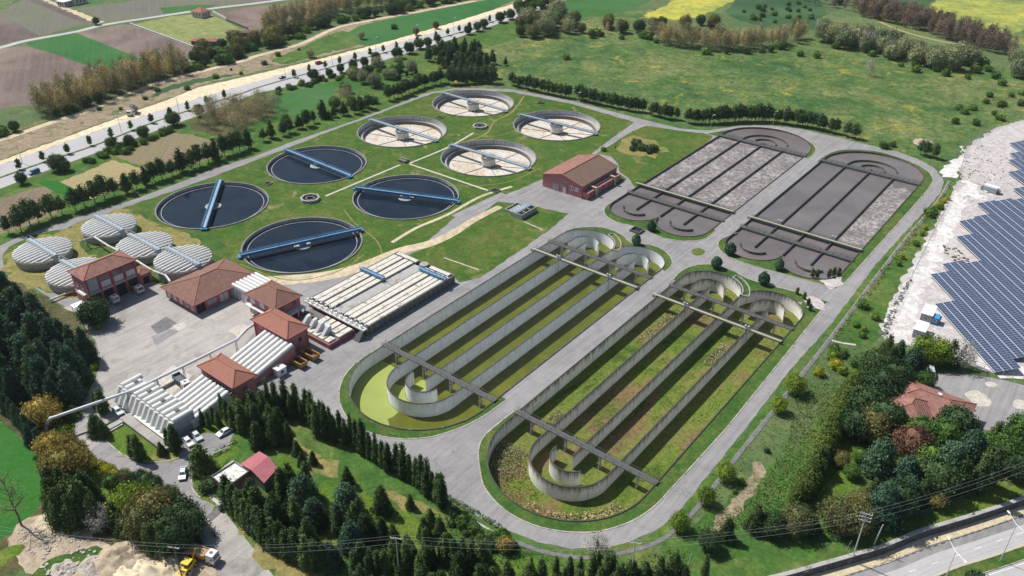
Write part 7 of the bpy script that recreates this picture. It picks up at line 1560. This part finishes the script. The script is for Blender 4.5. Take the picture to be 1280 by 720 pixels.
for q, h_, l_ in (((363, 612), 8.5, 'blue-green conifer right of the red-roofed hall'), ((378, 582), 4.5, 'spreading low conifer on the dry patch of the grove'), ((392, 580), 4.5, 'second low conifer right of the spreading one'), ((372, 568), 5, 'low round conifer at the top of the dry patch'), ((435, 606), 6, 'small conifer at the right tip of the dry patch'), ((478, 640), 8.5, 'narrow green conifer alone in the middle clearing'), ((513, 635), 4.6, 'small conifer at the clearing edge behind the road cypresses'), ((538, 655), 5, 'small conifer left of the scrub by the road'), ((550, 668), 5.6, 'small conifer on the bright grass right of the clearing'), ((445, 665), 9, 'broad conifer left of the middle clearing'), ((458, 674), 8.5, 'green conifer at the lower edge of the clearing'), ((478, 676), 7.5, 'dark conifer above the grey utility pole'), ((492, 680), 6.5, 'conifer immediately behind the grey utility pole'), ((531, 672), 6.5, 'dark conifer at the right end of the clearing')): tree('conifer', P(*q), h_, l_)
row('cypress', [(440, 722), (470, 716), (500, 712), (530, 702), (556, 706), (580, 700), (600, 716)], 16, 7.5, 'cypress from the left in the lower rank of the grove behind the wires', 'lower rank of the grove', 1.6, .25)
fill(['cypress', 'conifer'], [(450, 700), (500, 694), (560, 690), (625, 698), (640, 735), (560, 730), (450, 735)], 5.6, {'cypress': 8.5, 'conifer': 7.5}, {'cypress': 'slim cypress in the band behind the overhead wires', 'conifer': 'green conifer in the band behind the overhead wires'}, 'conifer band behind the wires', .2)
row(['conifer', 'cypress'], [(430, 748), (500, 742), (560, 740), (620, 735), (660, 738), (700, 735), (745, 730), (790, 730), (840, 728), (880, 722)], 30, 7, 'conifer from the left in the rank along the bottom edge of the picture', 'bottom rank of conifers', 1.5, .25)
row('cypress', [(662, 722), (690, 722), (720, 722), (750, 718), (780, 722)], 9, 6.5, 'slim cypress from the left at the bottom edge below the overgrown basin', 'slim cypresses at the bottom edge', 1.0, .2)
tree('orange_tree', P(632, 688), 3.6, 'golden bush in the scrub beside the drain'); tree('ash_tree', P(745, 692), 4.6, 'bare twiggy shrub beside the road below the overgrown basin', sx=1.3)
fill(['bush', 'dark_shrub'], [(556, 640), (600, 652), (640, 676), (650, 690), (600, 690), (560, 660)], 2.6, {'bush': 1.8, 'dark_shrub': 1.6}, 'low green bush in the scrub between the grove and the drain', 'scrub between the grove and the drain', .3)
# bank and park on the right
for q, h_, l_ in (((906, 600), 4.8, 'yellow-green young tree on the bank, the upper of two close to the road'), ((882, 630), 4.6, 'yellow-green young tree on the bank, the lower of two close to the road'), ((849, 662), 4.6, 'green young tree on the bank near the bend of the drain'), ((992, 492), 6, 'bright green young tree beside the drain at the top of the bank'), ((972, 515), 4.5, 'thin young tree beside the drain')): tree('light_tree' if 'yellow' not in l_ else 'light_tree', P(*q), h_, l_)
fill(['yellow_bush', 'light_bush', 'bush'], [(1185, 250), (1175, 262), (1150, 300), (1120, 345), (1108, 352), (1130, 315), (1160, 268), (1178, 244)], 4.5, {'yellow_bush': 2.2, 'light_bush': 2.4, 'bush': 2.2}, {'yellow_bush': 'yellow bush on the bank between the east road and the solar fence', 'light_bush': 'light green bush on the bank between the east road and the solar fence', 'bush': 'dark green bush on the bank between the east road and the solar fence'}, 'bushes on the bank by the solar fence', .35)
fill(['yellow_bush', 'light_bush', 'bush'], [(1020, 452), (1040, 436), (1070, 440), (1078, 452), (1060, 470), (1030, 474), (1012, 470)], 4.2, {'yellow_bush': 2.2, 'light_bush': 2.2, 'bush': 2.0}, {'yellow_bush': 'yellow-green bush in the patch above the hedge', 'light_bush': 'light green bush in the patch above the hedge', 'bush': 'green bush in the patch above the hedge'}, 'bushes above the hedge', .3)
tree('bush', P(1078, 384), 2.6, 'small green bush alone on the slope beside the solar track'); tree('bush', P(1070, 408), 1.6, 'lower lone bush on the slope beside the solar track')
fill(['bush', 'light_bush', 'dark_shrub'], [(1092, 392), (1050, 440), (1000, 500), (960, 555), (920, 610), (900, 640), (925, 625), (965, 570), (1000, 520), (1030, 478), (1070, 440), (1100, 425)], 7.5, {'bush': 1.8, 'light_bush': 1.6, 'dark_shrub': 1.5}, {'bush': 'green bush scattered on the grassy bank below the east road', 'light_bush': 'light green bush scattered on the grassy bank below the east road', 'dark_shrub': 'dark bush scattered on the grassy bank below the east road'}, 'bushes on the east bank', .4)
# tall clipped hedge running down the slope
row('hedge_tree', [(1068, 482), (1058, 500), (1050, 520), (1040, 545), (1030, 568), (1018, 592), (1008, 612), (996, 630)], 34, 6.3, 'tree from the top in the tall olive-green hedge running down the slope', 'tall hedge on the slope', .4, .12)
pk = [('dark_round_tree', 1098, 500, 9.5), ('dark_round_tree', 1112, 488, 9), ('conifer', 1112, 460, 8), ('dark_round_tree', 1090, 468, 7.5), ('conifer', 1105, 450, 9), ('blue_cedar', 1138, 464, 8.5), ('cedar', 1122, 448, 7), ('round_tree', 1131, 480, 4.8), ('light_tree', 1152, 452, 8), ('light_tree', 1168, 454, 8), ('conifer', 1184, 456, 9), ('ash_tree', 1198, 458, 8), ('round_tree', 1155, 484, 5)]
pl_ = ['broad dark tree at the top left of the park', 'dark round tree behind the broad one in the park', 'conifer left of the pale track end', 'dark round tree at the head of the hedge', 'pointed conifer nearest the solar track', 'blue-green cedar below the white containers', 'dark cedar between the solar track and the park', 'small round bush tree beside the guest house gable', 'yellow-green tree below the white containers, left one', 'yellow-green tree below the white containers, right one', 'slim dark conifer beside the yellow-green trees', 'greyish bare-looking tree beside the solar fence', 'pale green young tree against the guest house roof']
for (k_, x, y, h_), l_ in zip(pk, pl_): tree(k_, P(x, y), h_, l_, sx=1.1)
pk = [('dark_round_tree', 1075, 520, 8.5, 'dark round tree beside the hedge, upper one'), ('dark_round_tree', 1066, 545, 8, 'dark round tree beside the hedge, lower one'), ('olive_tree', 1085, 548, 8.5, 'olive-green tree above the bright lawn'), ('dark_round_tree', 1100, 538, 9, 'dark round tree left of the guest house'), ('conifer', 1118, 545, 9.5, 'dark conifer at the front corner of the guest house'), ('round_tree', 1145, 555, 8, 'green round tree in front of the guest house'), ('rust_tree', 1134, 573, 9.5, 'copper-red round tree in the park'), ('blue_cedar', 1096, 590, 11, 'pale blue-green cedar left of the copper tree'), ('round_tree', 1175, 560, 8.5, 'round green tree against the guest house wall'), ('dark_round_tree', 1190, 548, 9, 'dark round tree covering the corner of the guest house'), ('blue_cedar', 1128, 608, 9.5, 'blue-grey cedar below the copper tree'), ('blue_cedar', 1180, 600, 12, 'large blue-green cedar right of the copper tree'), ('blue_cedar', 1208, 580, 11, 'blue-green cedar in front of the forecourt'), ('round_tree', 1158, 590, 8, 'green tree between the copper tree and the large cedar'), ('dark_round_tree', 1165, 615, 9, 'dark tree below the large cedar'), ('conifer', 1196, 612, 10, 'dark conifer right of the large cedar'), ('cypress', 1218, 616, 12.5, 'tall leaning cypress casting a long shadow, left of a pair'), ('cypress', 1232, 608, 13, 'tall cypress at the park edge, right of a pair'), ('cypress', 1224, 604, 12, 'tall cypress behind the pair at the park edge'), ('round_tree', 1248, 580, 9, 'green round tree near the right edge'), ('conifer', 1240, 556, 8, 'conifer at the forecourt edge'), ('conifer', 1258, 552, 8, 'green conifer at the right end of the forecourt edge'), ('round_tree', 1275, 560, 10, 'bright green tree at the right edge beside the forecourt'), ('dark_round_tree', 1266, 596, 7, 'dark bushy tree near the right edge of the park'), ('olive_tree', 1284, 590, 8, 'olive tree at the right edge of the park'), ('dark_round_tree', 1118, 640, 8, 'dark tree between the cedars above the park lawn'), ('blue_cedar', 1100, 650, 11.5, 'big blue-green cedar above the leaning poles'), ('blue_cedar', 1130, 632, 9, 'blue-green cedar right of the big one above the poles'), ('orange_tree', 1168, 632, 4.5, 'small yellowish shrub tree on the park lawn'), ('cypress', 1150, 628, 9, 'leaning dark cypress above the round clipped bush'), ('round_tree', 1169, 620, 3.8, 'round clipped bush on the park lawn')]
for k_, x, y, h_, l_ in pk: tree(k_, P(x, y), h_, l_, sx=1.05)
pk = [('olive_tree', 1050, 583, 4.5, 'small round tree on the bright lawn'), ('round_tree', 1072, 578, 4.2, 'small round tree at the edge of the bright lawn'), ('round_tree', 1063, 597, 3.8, 'small dark tree below the bright lawn'), ('conifer', 1020, 590, 9, 'broad conifer between the hedge and the bright lawn'), ('conifer', 1008, 615, 7, 'round conifer left of the bright lawn')]
for k_, x, y, h_, l_ in pk: tree(k_, P(x, y), h_, l_)
fill(['conifer', 'olive_tree', 'dark_round_tree'], [(960, 640), (985, 630), (1020, 650), (1060, 640), (1095, 620), (1110, 625), (1080, 660), (1040, 675), (990, 680), (960, 672)], 5.6, {'conifer': 7.5, 'olive_tree': 7, 'dark_round_tree': 7}, {'conifer': 'dark conifer in the wood left of the poles above the retaining wall', 'olive_tree': 'olive-green tree in the wood left of the poles above the retaining wall', 'dark_round_tree': 'dark round tree in the wood left of the poles above the retaining wall'}, 'wood above the retaining wall', .25)
fill(['conifer', 'dark_round_tree'], [(860, 690), (900, 670), (950, 650), (965, 670), (930, 700), (880, 712)], 6.5, {'conifer': 6.5, 'dark_round_tree': 5.5}, {'conifer': 'dark conifer on the slope right of the thin leaning pole', 'dark_round_tree': 'dark round tree on the slope right of the thin leaning pole'}, 'trees right of the thin pole', .25)
for q, h_ in (((1212, 729), 2.2), ((1219, 726), 2.2)): tree('dark_shrub', P(q[0], q[1], RZ), h_, 'olive round bush in the median of the bottom right road, '+('left one' if q[0] < 1215 else 'right one')).location.z = RZ
tree('round_tree', P(1289, 690, RZ), 3, 'green tree at the right edge in the road median').location.z = RZ
# ------------------------------------------------------------------ scrub, reeds, stones: stuff nobody could count
def stuff(name, label, cat, leaf, px, density, size, h, zs=0.0, world=False, sig=1.0, avoid_holes=True, steep=False, mask=None):
    poly = px if world else PL(px); xs = [p[0] for p in poly]; ys = [p[1] for p in poly]; area = (max(xs)-min(xs))*(max(ys)-min(ys))
    n = int(area*density); X = rng.uniform(min(xs), max(xs), n); Y = rng.uniform(min(ys), max(ys), n); C = []
    for x, y in zip(X, Y):
        if inside((x, y), poly):
            v = math.sin(x*.55+1.3*math.sin(y*.31))*math.cos(y*.47+math.sin(x*.23)*1.7)
            if mask is not None and v < mask: continue
            C.append((x, y, zs+h*(.35+.65*rng.random())*(.6+.4*(v+1)/2)))
    C = np.array(C); N = rng.normal(size=(len(C), 3))*(.6 if not steep else 1)+np.array([0, 0, 1.0 if not steep else 0]); N /= np.linalg.norm(N, axis=1)[:, None]
    V, Fc = leaves(C, N, size); o = link(name, mk(name, V, Fc, [leaf])); tag(o, label, cat, kind='stuff'); return o
x1 = BX[2]
stuff('scrub', 'dense green bramble scrub covering the slope left of the tall hedge', 'scrub', 'leaf_scrub', [(1000, 478), (1060, 478), (1045, 510), (1025, 555), (1005, 600), (985, 625), (950, 650), (880, 672), (868, 662), (930, 632), (960, 590), (985, 545)], 7, .17, 1.5)
stuff('scrub', 'rough green scrub strip between the tree rank and the drain at the bottom', 'scrub', 'leaf_scrub', [(560, 640), (600, 655), (640, 680), (700, 702), (780, 704), (850, 680), (870, 700), (800, 722), (700, 722), (600, 700), (545, 655)], 4.5, .16, .9, mask=-.3)
stuff('scrub', 'weedy scrub beside the drain along the east road', 'scrub', 'leaf_olive', [(1190, 225), (1182, 245), (1150, 288), (1115, 335), (1085, 372), (1045, 425), (1040, 420), (1090, 350), (1130, 300), (1172, 250)], 2.4, .25, .8, mask=-.2)
stuff('reeds', 'dry pale reeds in the near bend of the overgrown basin', 'reeds', 'reed_dry', arc(x1, 138, 21.3, 188, 232, 12)+arc(x1, 138, 12.3, 228, 190, 10), 10, .19, 1.6, -4.6, True, steep=True)
stuff('reeds', 'strip of dry reeds at the foot of the outer wall in the overgrown basin', 'reeds', 'reed_dry', arc(x1, 138, 21.5, 262, 352, 16)+arc(x1, 138, 15.5, 350, 268, 14), 10, .19, 1.5, -4.6, True, steep=True)
stuff('weeds', 'lush green weeds in the left part of the overgrown near bend', 'weeds', 'leaf_light', arc(x1, 138, 21.4, 226, 270, 12)+arc(x1, 138, 11.6, 268, 232, 10), 5, .15, .9, -4.6, True)
for i, (xa, lab_) in enumerate(((x1-11, 'first'), (x1, 'second'), (x1+11, 'third'), (x1+22, 'fourth'))):
    stuff('weeds', f'green weeds growing in the {lab_} channel from the left of the overgrown basin', 'weeds', 'leaf_light' if i % 2 else 'leaf_green', [(xa-6.5, 146), (xa-.4, 146), (xa-.4, 232), (xa-6.5, 232)], 3.0, .15, .7, -4.6, True, mask=.1)
stuff('reeds', 'dry reeds at the far end of the first channel of the overgrown basin', 'reeds', 'reed_dry', [(x1-17, 200), (x1-11.5, 200), (x1-11.5, 221), (x1-17, 221)], 10, .19, 1.5, -4.6, True, steep=True)
stuff('reeds', 'dry reeds near the walkway in the third channel of the overgrown basin', 'reeds', 'reed_dry', [(x1+5.5, 203), (x1+10.6, 203), (x1+10.6, 216), (x1+5.5, 216)], 10, .19, 1.2, -4.6, True, steep=True)
stuff('reeds', 'dry reeds at the near end of the first channel of the overgrown basin', 'reeds', 'reed_dry', [(x1-17, 147), (x1-11.5, 147), (x1-11.5, 156), (x1-17, 156)], 10, .19, 1.2, -4.6, True, steep=True)
stuff('hedge_plants', 'low dark hedge along the roadside edge of the grove', 'hedge', 'leaf_green', [(556, 622), (562, 619), (625, 656), (640, 667), (636, 671), (618, 659)], 14, .16, .9)
stuff('hedge_plants', 'dark hedge beside the small car park', 'hedge', 'leaf_green', [(262, 572), (268, 566), (296, 549), (298, 553), (270, 572)], 16, .15, 1.0)
me_ = [(560, 115), (600, 66), (640, 52), (735, 45), (805, 52), (880, 72), (960, 70), (1040, 62), (1100, 85), (1200, 98), (1285, 110), (1285, 145), (1230, 158), (1200, 175), (1180, 205), (1085, 176), (1000, 148), (850, 146), (715, 118), (640, 104)]
stuff('meadow_grass', 'yellow-green flowering tussocks spread over the meadow', 'grass', 'leaf_yellowgreen', me_, .5, .2, .3, mask=-.2)
stuff('bank_grass', 'rough tussocks on the bank between the drain and the scrub', 'grass', 'leaf_scrub', [(1188, 222), (1150, 300), (1104, 400), (1085, 435), (1032, 424), (980, 495), (935, 552), (890, 614), (860, 655), (900, 672), (960, 590), (1010, 500), (1070, 450), (1104, 412), (1130, 345), (1180, 262)], .9, .16, .35)
stuff('grove_grass', 'rough tussocks on the floor of the central grove', 'grass', 'leaf_scrub', [(345, 540), (400, 560), (440, 590), (520, 620), (560, 650), (640, 690), (560, 715), (440, 700), (340, 640), (345, 590)], 1.0, .14, .35, mask=-.1)
# sand heaps and rubble
def heap(px, rx, ry, h, label, mat='sand', rot=0, cat='heap', name='sand_heap', rough=.5):
    c = P(*px); n = 26; vs = []; 
    for i in range(n):
        for j in range(n):
            u, v = -1+2*i/(n-1), -1+2*j/(n-1); d = math.hypot(u, v); z = h*max(0, 1-d)**.8*(1+rough*1.6*mn.fractal(Vector((u*2.2+px[0], v*2.2, h)), .8, 2.1, 5))+random.uniform(-.07, .07)*(d < 1)
            vs.append((u*rx, v*ry, z-.05 if d < 1 else -.3))
    fs = [(i*n+j, (i+1)*n+j, (i+1)*n+j+1, i*n+j+1) for i in range(n-1) for j in range(n-1)]
    return tag(MB().add(vs, fs).build(name, mat, None, True, c, rot), label, cat)
heap((160, 700), 8, 6, 2.6, 'large pale sand heap at the bottom left', rot=.5); heap((190, 694), 7, 5, 2.8, 'ridged sand heap left of the wooden pole', rot=.9); heap((214, 708), 6, 5, 2.2, 'brownish sand heap beside the wooden pole', 'dirt_path'); heap((178, 716), 8, 5, 2.4, 'light sand heap at the bottom edge', 'tan_dirt', .4)
heap((75, 655), 7, 4, 1.2, 'low tan earth mound under the dark copse', 'dirt_path', .3); heap((115, 708), 3.5, 3, 1.0, 'grey rubble heap among the sand', 'rock', name='rubble_heap', rough=.8); heap((80, 712), 3.5, 3, .8, 'grey rubble heap at the far bottom left', 'rock', name='rubble_heap', rough=.8)
def rubble(px, n, smin, smax, label, mat='rock'):
    poly = PL(px); xs = [p[0] for p in poly]; ys = [p[1] for p in poly]; mb = MB(); k = 0
    while k < n:
        x, y = random.uniform(min(xs), max(xs)), random.uniform(min(ys), max(ys))
        if not inside((x, y), poly): continue
        s = random.uniform(smin, smax); mb.box(x-s, x+s*random.uniform(.6, 1), y-s*.8, y+s*random.uniform(.6, 1), -.1, s*random.uniform(.5, 1.2), rot=random.random()*3); k += 1
    return tag(mb.build('rubble', mat), label, 'rubble', kind='stuff')
rubble([(20, 665), (60, 650), (125, 690), (230, 690), (250, 706), (120, 722), (60, 722)], 200, .1, .4, 'scattered grey rubble among the sand at the bottom left'); rubble([(1108, 420), (1120, 392), (1140, 350), (1136, 348), (1114, 388), (1100, 418)], 120, .15, .45, 'dark stones along the solar fence', 'concrete_dark')
rubble([(1202, 222), (1210, 195), (1225, 180), (1262, 200), (1262, 232), (1225, 232)], 110, .12, .35, 'dark clods on the gravel above the inverter cabin', 'bark'); rubble([(1177, 305), (1200, 312), (1215, 325), (1205, 330), (1182, 322)], 40, .15, .5, 'dark clods on the bare gravel notch between the solar tables', 'bark')
heap((1203, 248), 5, 7, 1.1, 'white earth heap below the inverter cabin, left', 'white_dirt', name='earth_heap'); heap((1227, 247), 3.5, 4, .8, 'small white earth heap beside the inverter cabin', 'white_dirt', name='earth_heap'); heap((1154, 178), 5, 6, 1.2, 'tan earth heap in the meadow above the three pines', 'sand', name='earth_heap')
# ------------------------------------------------------------------ air
m = bpy.data.materials.new('haze'); m.use_nodes = True; t = m.node_tree; t.nodes.clear()
o_ = nn(t, 'ShaderNodeOutputMaterial'); pv = nn(t, 'ShaderNodeVolumePrincipled'); pv.inputs['Density'].default_value = .00005; pv.inputs['Color'].default_value = (.86, .92, 1, 1)
pv.inputs['Anisotropy'].default_value = .2
t.links.new(pv.outputs[0], o_.inputs['Volume']); MATS['haze'] = m
MB().box(-3700, 2700, -1000, 4300, RZ-1.2, 158).build('haze', 'haze')['kind'] = 'stuff'
bpy.data.objects['haze']['label'] = 'thin spring haze over the plain'; bpy.data.objects['haze']['category'] = 'haze'
S.cycles.volume_bounces = 0; S.cycles.volume_step_rate = 10
